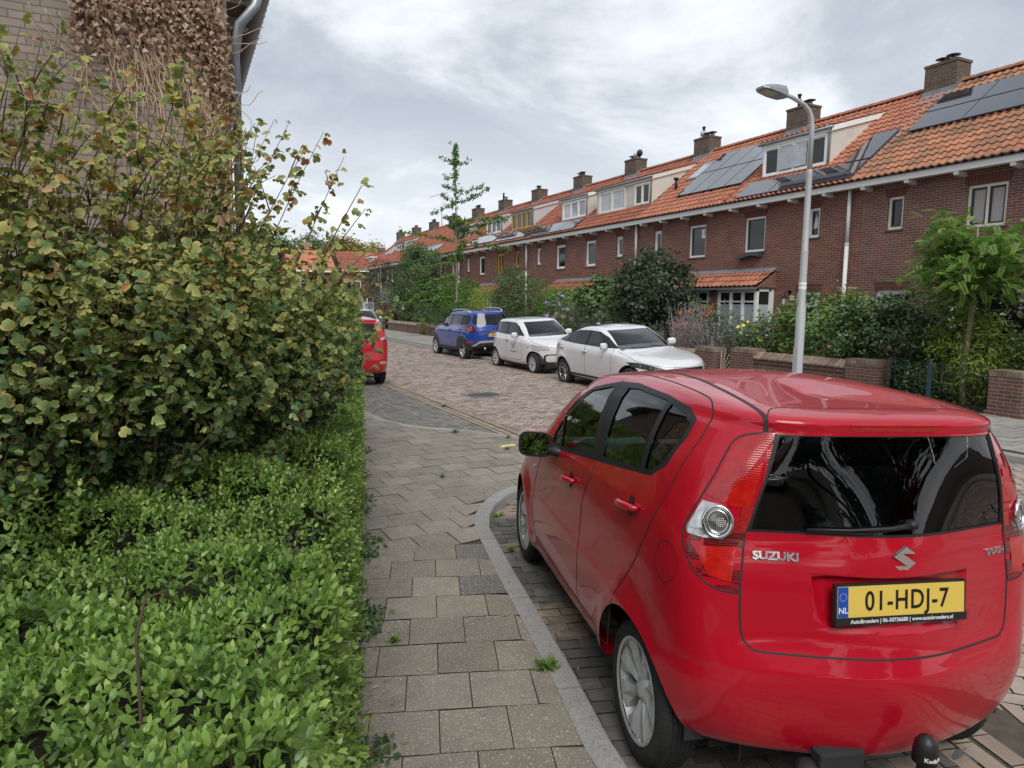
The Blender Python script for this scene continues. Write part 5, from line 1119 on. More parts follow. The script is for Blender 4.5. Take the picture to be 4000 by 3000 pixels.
# wiper, tow bar, underside, cabin
b = MB(); pts = [(.345, 1.17), (.2, 1.172), (.05, 1.18), (-.03, 1.19)]; P3 = [(lambda h: h[0]+h[1]*.016)(pj.hit(a, c, 'rear')) for a, c in pts]; b.tube(P3, [.004, .006, .009, .012], 8); b.tube([(lambda h: h[0]+h[1]*.006)(pj.hit(a, 1.16+.01*(a < .1), 'rear')) for a in (.34, .25, .15, .06)], .004, 6)
h_ = pj.hit(-.035, 1.19, 'rear'); b.tube([h_[0], h_[0]+h_[1]*.03], [.022, .014], 12); b.build('rear_wiper', m_rub, car1)
b = MB(); b.tube([(-.3, .05, .27), (-.55, .05, .25), (-.66, .02, .27), (-.72, -.02, .33), (-.72, -.03, .40)], .021, 10); b.box(-.62, -.56, .12, .30, .24, .38, bev=.01); b.tube([(-.4, .22, .26), (-.60, .22, .30)], .03, 10); b.tube([(-.58, .33, .31), (-.655, .36, .31)], .042, 14); tb = b.build('tow_bar', m_cabin, car1)
b = MB(); b.lathe([(.036, .395), (.041, .40), (.041, .435), (.036, .47), (.02, .492), (0, .498)], 20, c=(-.72, -.03, 0)); b.build('tow_ball_cap', m_black, tb)
vs, fs = textmesh('KwikFit', .021, .0006, .0003); b = MB(); out = []
for v in vs: a = v.x/.041; out.append((-.72-(.0418+v.z)*math.cos(a), -.03-(.0418+v.z)*math.sin(a), .425+v.y))
b.add(out, fs); b.build('cap_lettering', m_wletter, tb)
b = MB(); b.box(-.30, 2.85, -.56, .56, .22, .34); b.build('underbody', m_cabin, car1)
cabin(car1, .15, 1.45, .42, .66, 1.06, 1.5, 1)
b = MB(); b.tube([(1.75, .5, 1.05), (1.35, .15, 1.16), (1.28, -.3, 1.18)], .004, 5); b.build('aerial_wire', m_rub, car1)
finish(bm, car1, red)
for (x, s) in ((0, 1), (0, -1), (2.36, 1), (2.36, -1)): wheel('wheel', car1, x, s*.68, .30, .303, .175, .222, 'petal', 8, m_rim, s, ang=.2)
# --- the other parked cars share one builder
def mirs(p, s): return [(a*s, b) for a, b in p]
def smallcar(label, loc, head, scale, roll, S, paint, grp='cars parked along the street'):
    t = thing('parked_car', label, 'car', loc, group=grp)
    fx = Vector((math.sin(head), math.cos(head), 0)); ly = Vector((-fx.y, fx.x, 0)); l2 = ly*math.cos(roll)+uz*math.sin(roll); z2 = uz*math.cos(roll)-ly*math.sin(roll)
    mt_ = Matrix((fx*scale, l2*scale, z2*scale)).transposed().to_4x4(); mt_.translation = loc; t.matrix_world = mt_
    wb, az, R_, hw = S['wb'], S['r'], S['R'], S['hw']
    bm = bodysurf(S['rings'], wb, [(0, az, R_, .018), (wb, az, R_, .018)], NS=30, sub=4); pj = Proj(bm)
    for nm, mt2, poly, kind, push in S.get('patches', []):      # (name, material, convex polygon, view, push)
        for s in ((1, -1) if kind in ('side', 'rear2', 'front2') else (1,)):
            if kind == 'side': q_ = cutpoly(bm, sidef(bm, s), poly, *XZ)
            elif kind[:4] == 'rear': q_ = cutpoly(bm, rearf(bm), mirs(poly, s), *YZ)
            else: q_ = cutpoly(bm, frontf(bm, wb*.45), mirs(poly, s), *YZ)
            if q_: takeout(bm, [f for f in q_ if f.is_valid], nm, mt2, t, push)
    arches_cut(bm, t, (0, wb), R_, az, hw, .36)
    gp = MB()
    for pts in S['gaps']:
        for s in (1, -1): pj.strip(gp, curve(pts), 'side', s, .009, .0015)
    for pts, view in S.get('gaps2', []): pj.strip(gp, curve(pts), view, 1, .009, .0015)
    gp.build('panel_gap', m_rimd, t); finish(bm, t, paint)
    for x in (0, wb):
        for s in (1, -1): wheel('wheel', t, x, s*(hw-.115), az, az, .19, S['rr'], S['ws'], S['wn'], S.get('wm', m_rim), s)
    for s in (1, -1):
        for x_, z_ in S['handles']: p, n = pj.hit(x_, z_, 'side', s); handle(t, p.x, p.y, p.z, n, S.get('hm', paint), .19)
        mx_, mz_ = S['mirror']; p, n = pj.hit(mx_, mz_-.05, 'side', s); mirror(t, mx_, p.y+s*.12, mz_, s, S.get('mm', paint), .95)
    b = MB(); b.box(-.4, wb+.45, -hw+.22, hw-.22, az-.12, az+.02); b.build('underbody', m_cabin, t)
    cabin(t, .15, S['dash'], az+.12, hw-.2, S['belt'], 1.4, -1 if S.get('rhd') else 1)
    return t, pj
silver_white = paintmat('white car paint', (.72, .73, .75), .3); blue = paintmat('blue car paint', (.012, .055, .30), .28); silver = paintmat('silver car paint', (.42, .44, .47), .3); silver.node_tree.nodes['Principled BSDF'].inputs['Metallic'].default_value = .5
m_skid = mat('silver bumper plate', (.50, .50, .50), .4, metal=.3); m_lampc = mat('headlamp glass', (.55, .57, .60), .12, metal=.15, coat=1, var=.45, vs=22); m_lampd = mat('dark headlamp', (.10, .11, .12), .1, metal=.5, coat=1, var=.6, vs=18)
N = (6.5, 2.4); NF = (4.5, 2.4)
def rg(rows, nr=N, nf=NF): return [(a, b, c, d, e, f, nr, nf) for a, b, c, d, e, f in rows]
# blue sports utility car
SD = dict(wb=2.674, r=.345, R=.42, hw=.90, rr=.225, ws='spoke', wn=5, belt=1.12, dash=1.6, mirror=(1.72, 1.2), handles=[(1.02, 1.0), (.08, 1.03)],
 rings=rg([(.40, .30, .32, -.60, 3.28, .74), (.46, .33, .36, -.74, 3.42, .86), (.62, .60, .60, -.80, 3.50, .895), (.80, .80, .82, -.80, 3.50, .90), (.96, .96, .97, -.77, 3.44, .90), (1.06, 1.06, 1.05, -.74, 3.22, .885), (1.15, 1.14, 1.12, -.71, 2.50, .865), (1.32, 1.32, 1.30, -.63, 2.15, .80), (1.50, 1.51, 1.48, -.53, 1.74, .715), (1.565, 1.59, 1.56, -.50, 1.48, .655), (1.60, 1.635, 1.60, -.38, 1.3, .5), (1.61, 1.655, 1.62, 0, 1.0, .04)]),
 patches=[('rear_screen', m_gld, [(-.60, 1.19), (0, 1.16), (.60, 1.19), (.65, 1.27), (.55, 1.50), (-.55, 1.50), (-.65, 1.27)], 'rear', .003), ('windscreen', m_gl, [(-.66, 1.15), (.66, 1.15), (.52, 1.52), (-.52, 1.52)], 'front', .003),
  ('front_door_glass', m_gl, [(1.02, 1.17), (1.98, 1.17), (1.60, 1.40), (1.40, 1.49), (1.02, 1.51)], 'side', .004), ('rear_door_glass', m_glm, [(.14, 1.185), (.95, 1.175), (.95, 1.515), (.14, 1.50)], 'side', .004), ('rear_quarter_glass', m_glm, [(-.30, 1.22), (.02, 1.20), (.02, 1.49), (-.20, 1.46), (-.30, 1.38)], 'side', .004),
  ('window_trim', m_rub, [(-.35, 1.20), (2.06, 1.14), (1.62, 1.43), (1.40, 1.52), (.5, 1.54), (-.22, 1.50), (-.36, 1.40)], 'side', 0),
  ('skid_plate', m_skid, [(.40, .66), (.50, .66), (.74, .49), (.64, .49)], 'rear2', -.006), ('skid_plate', m_skid, [(-.50, .59), (.50, .59), (.46, .665), (-.46, .665)], 'rear', -.006), ('lower_bumper', m_plas, [(-.78, .2), (.78, .2), (.78, .565), (-.78, .565)], 'rear', 0), ('reflector', m_redl, [(.70, .60), (.84, .60), (.84, .655), (.70, .655)], 'rear2', -.003),
  ('tail_lamp_border', m_redd, [(.60, .97), (.62, .945), (.86, .97), (.86, 1.15), (.83, 1.17), (.62, 1.17), (.60, 1.14)], 'rear2', -.004), ('garnish', m_plas, [(-.42, .925), (.42, .925), (.50, .965), (-.50, .965)], 'rear', -.004), ('sill_cladding', m_plas, [(.3, .2), (2.4, .2), (2.4, .43), (.3, .43)], 'side', -.003)],
 gaps=[[(.98, 1.55), (.98, 1.14), (1.0, .9), (.98, .44)], [(2.06, 1.14), (2.12, .9), (2.10, .6), (2.0, .44)], [(.06, 1.54), (-.02, 1.2), (.10, .92), (.34, .72), (.42, .44)], [(.42, .44), (1.2, .43), (2.0, .44)]], gaps2=[([(.68, 1.16), (.70, .9), (.66, .72), (.3, .69), (0, .69)], 'rear'), ([(-.68, 1.16), (-.70, .9), (-.66, .72), (-.3, .69), (0, .69)], 'rear')])
arch = circ(0, .345, .50, 30); SD['patches'] += [('arch_cladding', m_plas, [(a, b) for a, b in arch], 'side', -.004), ('arch_cladding', m_plas, [(a+2.674, b) for a, b in arch], 'side', -.004)]
tD, pD = smallcar('blue off-road car with silver roof rails, parked farthest of the three far-kerb cars', (9.06+.86, 22.72, 0), 0, 1.06, R(-3.2), SD, blue)
for s in (1, -1):
    b = MB(); b.tube([(1.45, s*.60, 1.575), (1.30, s*.61, 1.66), (1.0, s*.61, 1.685), (.3, s*.60, 1.685), (-.05, s*.59, 1.66), (-.2, s*.58, 1.575)], .022, 8); b.build('roof_rail', m_alu, tD)
    h_ = pD.hit(s*.73, 1.055, 'rear'); p, n = h_; b = MB(); e1 = Vector((0, 1, 0)); e1 = (e1-n*e1.dot(n)).normalized(); e2 = n.cross(e1)
    for (a, c) in ((-.045, .04), (.045, .04), (-.045, -.04), (.045, -.04)): q = p+n*.008+e1*a+e2*c; b.add([q-e1*.032-e2*.026, q+e1*.032-e2*.026, q+e1*.026+e2*.03, q-e1*.026+e2*.03], [(0, 1, 2, 3)])
    b.build('tail_lamp', m_clear, tD)
b = MB(); vs, fs = textmesh('DUSTER', .052, .001, .001, 1.5); b.add([pD.hit(-v.x, .945+v.y, 'rear')[0]+Vector((-.006, 0, 0)) for v in vs], fs); b.build('model_lettering', m_chrome, tD)
plate(tD, (-.817, 0, .84), (0, -1, 0), (.05, 0, 1), .52, .11, 'K-056-LV', m_po, .095, eu=True)
b = MB(); b.add([(-.80, -x, 1.07+z) for x, z in ((-.045, .035), (.045, .035), (.03, -.02), (0, -.035), (-.03, -.02))], [(0, 1, 2, 3, 4)]); b.build('badge', m_chrome, tD)
b = MB(); b.tube([(-.74, .36, .40), (-.80, .36, .40)], .035, 12); b.build('exhaust', m_chrome, tD)
b = MB(); b.tube([(-.735, -.06, 1.20), (-.725, -.35, 1.21)], .012, 6); b.tube([(-.73, -.05, 1.20), (-.76, -.05, 1.20)], .02, 8); b.build('rear_wiper', m_rub, tD)
b = MB(); b.tube([(-.1, -.15, 1.64), (-.16, -.15, 1.70)], .008, 5); b.build('aerial', m_rub, tD)
# small white city car, front towards the camera
SU = dict(wb=2.42, r=.295, R=.345, hw=.815, rr=.20, ws='slot', wn=10, belt=1.0, dash=1.5, mirror=(1.55, 1.05), handles=[(.93, .90), (.12, .92)],
 rings=rg([(.28, .22, .26, -.45, 2.84, .70), (.38, .30, .33, -.53, 2.96, .79), (.55, .52, .52, -.55, 3.0, .81), (.74, .74, .70, -.54, 2.99, .815), (.88, .88, .80, -.52, 2.92, .81), (.98, .96, .90, -.48, 2.62, .79), (1.06, 1.02, .98, -.46, 2.18, .77), (1.24, 1.23, 1.2, -.38, 1.82, .70), (1.37, 1.39, 1.36, -.32, 1.50, .63), (1.42, 1.445, 1.42, -.28, 1.36, .565), (1.445, 1.475, 1.45, -.16, 1.2, .4), (1.45, 1.49, 1.46, .1, 1.0, .04)]),
 patches=[('rear_screen', m_gld, [(-.5, 1.0), (.5, 1.0), (.5, 1.3), (-.5, 1.3)], 'rear', .003), ('windscreen', m_gl, [(-.61, 1.0), (.61, 1.0), (.50, 1.385), (-.50, 1.385)], 'front', .003),
  ('front_door_glass', m_gl, [(.84, 1.055), (1.70, 1.05), (1.42, 1.26), (1.20, 1.345), (.84, 1.365)], 'side', .004), ('rear_door_glass', m_glm, [(.04, 1.09), (.78, 1.06), (.78, 1.365), (.10, 1.35), (-.08, 1.28), (-.12, 1.16)], 'side', .004),
  ('window_trim', m_rub, [(-.14, 1.075), (.7, 1.04), (1.82, 1.02), (1.46, 1.27), (1.22, 1.37), (.6, 1.39), (.08, 1.37), (-.12, 1.30), (-.17, 1.14)], 'side', 0),
  ('headlamp', m_lampc, [(.47, .67), (.72, .64), (.80, .72), (.76, .81), (.62, .78), (.49, .72)], 'front2', -.003), ('grille_frame', m_rub, [(-.60, .36), (-.54, .31), (.54, .31), (.60, .36), (.60, .52), (.54, .56), (-.54, .56), (-.60, .52)], 'front', 0)],
 gaps=[[(.81, 1.40), (.81, 1.04), (.84, .8), (.82, .36)], [(1.80, 1.02), (1.86, .8), (1.84, .55), (1.76, .36)], [(.0, 1.36), (-.14, 1.08), (.02, .8), (.26, .6), (.34, .36)], [(.34, .36), (1.0, .34), (1.76, .36)]], gaps2=[([(.66, .97), (.70, .86), (.45, .75), (0, .72), (-.45, .75), (-.70, .86), (-.66, .97)], 'front')])
SU['patches'].insert(2, ('bumper_panel', silver_white, [(-.56, .385), (-.51, .345), (.51, .345), (.56, .385), (.56, .50), (.51, .53), (-.51, .53), (-.56, .50)], 'front', -.003))
tU, pU = smallcar('small white city car with a coloured W logo on its doors, nose towards the camera', (9.02+.84, 19.9, 0), math.pi, 1.055, R(3.2), SU, silver_white)
def logo(par, pj, x0, z0, sgn, s_=1.0):
    """W emblem and word on the right-hand doors"""
    for k, (pts, col) in enumerate((([(-.13, .08), (-.075, .08), (-.03, -.08), (-.065, -.08)], (.10, .42, .16)), ([(-.065, -.08), (-.03, -.08), (.005, .05), (-.02, .075)], (.25, .42, .55)), ([(.0, .06), (.04, .06), (.06, -.08), (.025, -.08)], (.35, .28, .55)), ([(.06, -.08), (.025, -.08), (.085, .08), (.135, .08)], (.62, .07, .07)))):
        b = MB(); b.add([(lambda h: h[0]+h[1]*.002)(pj.hit(x0-p[0]*sgn*-1*s_, z0+p[1]*s_, 'side', sgn)) for p in pts], [(0, 1, 2, 3)]); b.build('logo_stroke', mat('logo colour %s' % 'abcd'[k], col, .4), par)
for sg in (-1, 1):
    logo(tU, pU, 1.33, .73, sg, .95)
    for tx, x0, z0, sz in (('woonwaarts', 1.33, .575, .075), ('zeer', .32, .72, .03), ('wonen', .45, .60, .028)):
        vs, fs = textmesh(tx, sz, .0008, .0004, 1.1); b = MB(); b.add([(lambda h: h[0]+h[1]*(.002+v.z))(pU.hit(x0+v.x*(1 if sg < 0 else -1), z0+v.y, 'side', sg)) for v in vs], fs); b.build('door_lettering', mat('grey lettering', (.12, .13, .14), .5), tU)
    for (xa, za, xb, zb, c) in ((.40, .80, .36, .72, 'd'), (.60, .60, .66, .68, 'c'), (.48, .42, .44, .50, 'a')):
        b = MB(); b.add([(lambda h: h[0]+h[1]*.002)(pU.hit(x_, z_, 'side', sg)) for x_, z_ in ((xa, za), (xa+.018, za), (xb+.018, zb), (xb, zb))], [(0, 1, 2, 3)]); b.build('logo_stroke', MATS['logo colour '+c], tU)
vs, fs = textmesh('woonwaarts', .075, .001, .0004, 1.1); b = MB(); out = []
for v in vs: h_ = pU.hit(2.72, v.x*1.0, 'top'); g_ = pU.hit(2.66-v.y*-1.0*.8, v.x, 'top'); out.append(g_[0]+g_[1]*.003)
b.add(out, fs); b.build('bonnet_lettering', MATS['grey lettering'], tU)
plate(tU, (3.02, 0, .45), (0, 1, 0), (0, 0, 1), .5, .11, 'NS-862-T', m_po, .09)
b = MB(); b.tube([(2.12, .45, 1.02), (2.05, .1, 1.04), (2.1, -.1, 1.03)], .008, 5); b.build('wiper', m_rub, tU)
b = MB(); b.tube([(.35, 0, 1.48), (.05, 0, 1.68)], .005, 5); b.build('aerial', m_rub, tU)
# white fastback sedan
SI = dict(wb=2.70, r=.318, R=.375, hw=.905, rr=.215, ws='thin', wn=10, belt=1.0, dash=1.75, mirror=(1.85, 1.04), handles=[(1.02, .88), (.0, .92)], wm=mat('machined grey rim', (.36, .37, .38), .3, metal=.8), mm=silver_white, hm=silver_white,
 rings=rg([(.30, .22, .22, -.72, 3.34, .74), (.36, .26, .28, -.83, 3.48, .86), (.55, .50, .48, -.87, 3.56, .90), (.74, .72, .64, -.86, 3.55, .905), (.90, .87, .745, -.83, 3.44, .893), (.98, .94, .82, -.80, 3.12, .875), (1.05, 1.0, .93, -.75, 2.42, .85), (1.14, 1.13, 1.10, -.48, 2.06, .79), (1.24, 1.28, 1.25, -.12, 1.74, .705), (1.33, 1.375, 1.345, .18, 1.48, .64), (1.375, 1.42, 1.385, .38, 1.34, .5), (1.40, 1.45, 1.41, .6, 1.2, .04)]),
 patches=[('rear_screen', m_gld, [(-.55, 1.05), (.55, 1.05), (.48, 1.33), (-.48, 1.33)], 'rear', .003), ('windscreen', m_gl, [(-.68, .97), (.68, .97), (.55, 1.345), (-.55, 1.345)], 'front', .003),
  ('front_door_glass', m_gl, [(1.02, 1.03), (1.95, 1.01), (1.62, 1.20), (1.36, 1.29), (1.02, 1.315)], 'side', .004), ('rear_door_glass', m_glm, [(.18, 1.06), (.96, 1.035), (.96, 1.315), (.5, 1.30), (.22, 1.24)], 'side', .004), ('rear_quarter_glass', m_glm, [(-.22, 1.08), (.13, 1.065), (.16, 1.215), (-.05, 1.15)], 'side', .004),
  ('window_trim', m_rub, [(-.32, 1.075), (.6, 1.025), (2.10, .985), (1.66, 1.22), (1.38, 1.32), (1.0, 1.34), (.45, 1.325), (.05, 1.22), (-.32, 1.095)], 'side', 0),
  ('sill_strip', m_rub, [(.35, .29), (2.3, .27), (2.3, .315), (.4, .345)], 'side', -.004), ('headlamp', m_lampd, [(.46, .62), (.60, .58), (.86, .66), (.87, .75), (.80, .755)], 'front2', -.003), ('grille', m_rub, [(-.45, .60), (-.35, .36), (.35, .36), (.45, .60), (.42, .645), (-.42, .645)], 'front', .0),
  ('tail_lamp', m_redl, [(.62, .90), (.88, .86), (.88, .97), (.66, 1.0)], 'rear2', -.003)],
 gaps=[[(.99, 1.35), (.99, 1.02), (1.03, .8), (1.0, .33)], [(2.02, .99), (2.10, .8), (2.08, .55), (2.0, .31)], [(.10, 1.24), (-.20, 1.07), (.02, .85), (.30, .66), (.38, .34)], [(.38, .34), (1.2, .32), (2.0, .31)]], gaps2=[([(.74, .94), (.80, .80), (.6, .70), (0, .655), (-.6, .70), (-.80, .80), (-.74, .94)], 'front')])
tI, pI = smallcar('white fastback sedan parked on the far side, nearest of the white cars', (8.70+.93, 15.02, 0), math.pi, 1.045, R(3.0), SI, silver_white)
for s in (1, -1):
    b = MB()
    for k in range(3):
        y_, z_ = s*(.58+.10*k), .63+.028*k; h_ = pI.hit(y_, z_, 'front'); p, n = h_; b.add([p+n*.006+Vector((0, -.028, -.016)), p+n*.006+Vector((0, .028, -.012)), p+n*.006+Vector((0, .02, .022)), p+n*.006+Vector((0, -.02, .018))], [(0, 1, 2, 3)])
    b.build('headlamp_lens', m_clear, tI)
b = MB(); b.tube([(2.36, .5, .99), (2.30, .1, 1.015), (2.33, -.05, 1.01)], .009, 5); b.tube([(2.36, -.1, .99), (2.30, -.5, 1.01)], .009, 5); b.build('wiper', m_rub, tI)
b = MB(); b.box(.18, .3, -.02, .02, 1.40, 1.45, bev=.015); b.build('aerial_fin', silver_white, tI)
# silver hatchback at the end, nose towards the camera
SP = dict(SU); SP.update(ws='slot', wn=7, patches=[p for p in SU['patches'] if p[0] not in ('headlamp', 'grille_frame', 'bumper_panel')]+[('headlamp', m_lampc, [(.40, .62), (.60, .60), (.80, .74), (.74, .84), (.62, .80)], 'front2', -.003), ('grille', m_rub, [(-.50, .50), (-.38, .34), (.38, .34), (.50, .50), (.46, .56), (-.46, .56)], 'front', 0), ('fog_lamp', m_lampc, [(.60, .38), (.70, .38), (.70, .46), (.60, .46)], 'front2', -.003)])
tP, pP = smallcar('silver hatchback far down the street, nose towards the camera', (8.72, 38.2, 0), math.pi, 1.09, 0, SP, silver)
plate(tP, (3.02, 0, .42), (0, 1, 0), (0, 0, 1), .5, .11, '85-TX-NR', m_po, .09)
b = MB(); b.add([(3.0, -.05, .62), (3.0, .05, .62), (2.99, .035, .70), (2.99, -.035, .70)], [(0, 1, 2, 3)]); b.build('badge', m_chrome, tP)
# second red car, rear corner showing past the hedge
SR = dict(wb=2.55, r=.31, R=.36, hw=.84, rr=.20, ws='slot', wn=8, belt=1.05, dash=1.5, mirror=(1.6, 1.1), handles=[(1.0, .95), (.08, .98)],
 rings=[(a, b, c, d-.06, e+.15, f*1.04, g, h) for a, b, c, d, e, f, g, h in rings1],
 patches=[('rear_screen', m_gld, [(-.56, 1.13), (.56, 1.13), (.47, 1.48), (-.47, 1.48)], 'rear', .003), ('window_trim', m_gld, [(-.05, 1.23), (1.6, 1.06), (1.2, 1.46), (.85, 1.53), (.1, 1.53), (-.1, 1.44)], 'side', .003), ('windscreen', m_gl, [(-.60, 1.03), (.60, 1.03), (.47, 1.49), (-.47, 1.49)], 'front', .002),
  ('tail_lamp', m_redl, [(.58, .84), (.72, .82), (.82, .90), (.80, 1.10), (.62, 1.08)], 'rear2', -.003), ('clear_lens', m_clear, [(.60, 1.085), (.80, 1.105), (.72, 1.17), (.60, 1.13)], 'rear2', -.003), ('fog_lamp', m_clear, [(.56, .53), (.74, .53), (.70, .60), (.56, .59)], 'rear2', -.003)],
 gaps=[[(.85, 1.56), (.68, 1.15), (.8, .8), (.79, .36)]], gaps2=[([(s*.57, 1.13), (s*.58, .8), (s*.55, .62), (s*.3, .60), (0, .60)], 'rear') for s in (1, -1)])
tR, pR = smallcar('red car mostly hidden behind the hedge, its right rear corner and wheel showing', (3.60, 16.45, 0), 0, 1.0, 0, SR, paintmat('bright red car paint', (.50, .008, .02), .3))
# ------------------------------------------------------------------ planting
G = lambda *a: tuple(a)
m_priv = rampmat('privet leaf', [(0, (.07, .13, .03)), (.35, (.16, .265, .06)), (.75, (.27, .40, .10)), (.95, (.42, .54, .16)), (.985, (.48, .42, .08)), (1, (.36, .22, .10))], .36, trans=.28, var=.2, spec=.5)
m_shade = rampmat('shaded privet leaf', [(0, (.014, .032, .014)), (.5, (.03, .06, .022)), (1, (.055, .095, .03))], .4, trans=.15)  # inner privet leaves, hedge shade painted in as a darker ramp
m_core = mat('hedge wood', (.045, .036, .024), .9, var=.5, vs=18, bump=.8, bs=40)
def unit(a): return a/np.maximum(np.linalg.norm(a, axis=-1, keepdims=True), 1e-9)
def shoots(base, out, n_pairs, length, lsize, rng, spread=.9):
    """opposite leaf pairs along short shoots -> arrays"""
    P, D, Nn, S, Rn = [], [], [], [], []
    n = len(base); side = unit(np.cross(out, rng.normal(size=(n, 3)))); side2 = np.cross(out, side); tone = rng.random(n)*.75
    for k in range(n_pairs):
        f = (k+.6)/n_pairs; a = side if k % 2 == 0 else side2
        for sg in (1, -1):
            d = unit(a*sg*spread*(1-.45*f)+out*(.35+.8*f)+rng.normal(size=(n, 3))*.16); nn = unit(out*.9-a*sg*.5*(1-f)+rng.normal(size=(n, 3))*.22); nn = unit(nn-d*(nn*d).sum(1)[:, None])
            P.append(base+out*(length*f)[:, None]); D.append(d); Nn.append(nn); S.append(lsize*(1.05-.45*f)*rng.uniform(.75, 1.2, n)); Rn.append(np.clip(tone*.9+.22*f+rng.normal(size=n)*.1, 0, .95))
    return np.concatenate(P), np.concatenate(D), np.concatenate(Nn), np.concatenate(S), np.concatenate(Rn)
rng = np.random.default_rng(11)
hx = lambda y: .50+(y-2.74)*.2392
HW = 1.12
def hh(y): return 1.03+.06*np.sin(y*1.9)+np.clip((y-7.0)/1.3, 0, 1)**1.2*.95
def wavy(p): return .045*np.sin(p[:, 0]*9+p[:, 1]*5)+.035*np.sin(p[:, 1]*13-p[:, 2]*8+p[:, 0]*4)
hedge = thing('privet_hedge', 'clipped green privet hedge along the pavement in the left foreground', 'hedge', (0, 0, 0))
def surf(n, y0, y1, part):
    y = rng.uniform(y0, y1, n); u = rng.random(n)
    if part == 'top': p = np.stack([hx(y)-HW*u, y, hh(y)], 1); o = np.tile([0, 0, 1.], (n, 1)); o[:, 0] += (u < .12)*.8-(u > .9)*.6
    elif part == 'right': z = .1+(hh(y)-.1)*u; p = np.stack([hx(y)+.03-.10*np.abs(u-.5)**2, y, z], 1); o = np.tile([1., -.2, .35], (n, 1))
    else: z = .3+(hh(y)-.3)*u; p = np.stack([hx(y)-HW, y, z], 1); o = np.tile([-1., -.1, .5], (n, 1))
    p = p+unit(o)*wavy(p)[:, None]; return p, unit(o+rng.normal(size=(n, 3))*.38)
A = []
for part, y0, y1, n, ln, ls in (('top', .35, 2.6, 2300, .085, .043), ('top', 2.6, 5.6, 2900, .08, .036), ('top', 5.6, 9.2, 4200, .09, .04), ('right', .3, 3.0, 1900, .07, .037), ('right', 3.0, 5.6, 2000, .065, .034), ('right', 5.6, 9.3, 4200, .075, .038), ('left', .4, 5.5, 1300, .11, .04), ('left', 5.5, 9.2, 1800, .1, .045)):
    b, o = surf(n, y0, y1, part); A.append(shoots(b-o*.03, o, 4, ln*rng.uniform(.6, 1.5, n), ls, rng))
b = np.array([[hx(y)-HW+random.uniform(-.05, .15), y, hh(y)+.02] for y in [random.uniform(1.6, 5.2) for _ in range(70)]]); o = unit(np.array([[-.15, 0, 1.]]*70)+rng.normal(size=(70, 3))*.2)
for k in range(3): A.append(shoots(b+o*.08*k, o, 4, np.full(70, .09), .038, rng))
P, D, Nn, S, Rn = (np.concatenate([a[i] for a in A]) for i in range(5))
near = P[:, 1] < 4.2
leaves('foliage', m_priv, P[near], D[near], Nn[near], S[near], 'oval', hedge, Rn[near], curl=.25, width=1.15)
leaves('far_foliage', m_priv, P[~near], D[~near], Nn[~near], S[~near], 'rhomb', hedge, Rn[~near], width=1.15)
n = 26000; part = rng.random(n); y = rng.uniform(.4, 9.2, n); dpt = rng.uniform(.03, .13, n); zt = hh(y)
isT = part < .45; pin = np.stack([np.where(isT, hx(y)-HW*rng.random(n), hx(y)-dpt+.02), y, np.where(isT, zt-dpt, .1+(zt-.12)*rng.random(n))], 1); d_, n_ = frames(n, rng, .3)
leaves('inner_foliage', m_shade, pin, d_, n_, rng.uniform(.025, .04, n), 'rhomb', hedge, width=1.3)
c = MB(); ys = np.linspace(.3, 9.15, 40); vs = []
for y in ys:
    x1_, x0_, zt = hx(y)-.13, hx(y)-HW+.13, float(hh(y))-.13; j = lambda a=.04: random.uniform(-a, a)
    vs += [(x0_+j(), y, .0), (x0_+j(), y, zt+j()), ((x0_+x1_)/2, y, zt+j()), (x1_+j(), y, zt+j()), (x1_+j(), y, 0)]
c.add(vs, [(5*i+k, 5*i+k+1, 5*i+6+k, 5*i+5+k) for i in range(39) for k in range(4)]+[(0, 1, 2, 3, 4)[::-1], tuple(195+k for k in range(5))]); c.build('branches', m_core, hedge)
st = MB()
for k in range(420):
    y = random.uniform(.5, 5.4); u = random.random(); x = hx(y)-HW*u if random.random() < .6 else hx(y)-.1; z = float(hh(y))-.16 if x < hx(y)-.1 else random.uniform(.2, .9); tip = (x+random.uniform(-.06, .10), y+random.uniform(-.08, .08), z+random.uniform(.12, .19)); st.tube([(x, y, z-.1), tip], [.0035, .0015], 4)
st.tube([(-.09, 1.55, .75), (-.115, 1.60, 1.05), (-.12, 1.66, 1.22), (-.10, 1.69, 1.30), (-.06, 1.70, 1.305), (-.04, 1.70, 1.27)], [.0042, .004, .0035, .003, .002, .0015], 6)
st.build('twigs', m_twig, hedge)

# --- flowering currant with yellowing lobed leaves
def currantmat():
    mt = rampmat('currant leaf', [(0, (.055, .115, .045)), (.3, (.10, .175, .06)), (.6, (.18, .245, .075)), (.82, (.34, .34, .10)), (.92, (.33, .22, .06)), (.97, (.36, .13, .07)), (1, (.40, .22, .15))], .55, trans=.22, var=.22)
    t = mt.node_tree; bsdf = t.nodes['Principled BSDF']; src = bsdf.inputs['Base Color'].links[0].from_socket
    rim = nd(t, 'ShaderNodeAttribute', attribute_name='rim'); rn = nd(t, 'ShaderNodeAttribute', attribute_name='rnd'); mr = nd(t, 'ShaderNodeMapRange', n1=.62, n2=1.0, n3=0, n4=1); t.links.new(rim.outputs['Fac'], mr.inputs[0])
    mu = nd(t, 'ShaderNodeMath', operation='MULTIPLY'); r2 = nd(t, 'ShaderNodeMapRange', n1=.2, n2=.65, n3=.0, n4=1.0); t.links.new(rn.outputs['Fac'], r2.inputs[0]); t.links.new(mr.outputs[0], mu.inputs[0]); t.links.new(r2.outputs[0], mu.inputs[1])
    mx = nd(t, 'ShaderNodeMix', data_type='RGBA'); mx.inputs['B'].default_value = (.52, .43, .13, 1); t.links.new(mu.outputs[0], mx.inputs['Factor']); t.links.new(src, mx.inputs['A']); t.links.new(mx.outputs['Result'], bsdf.inputs['Base Color'])
    return mt
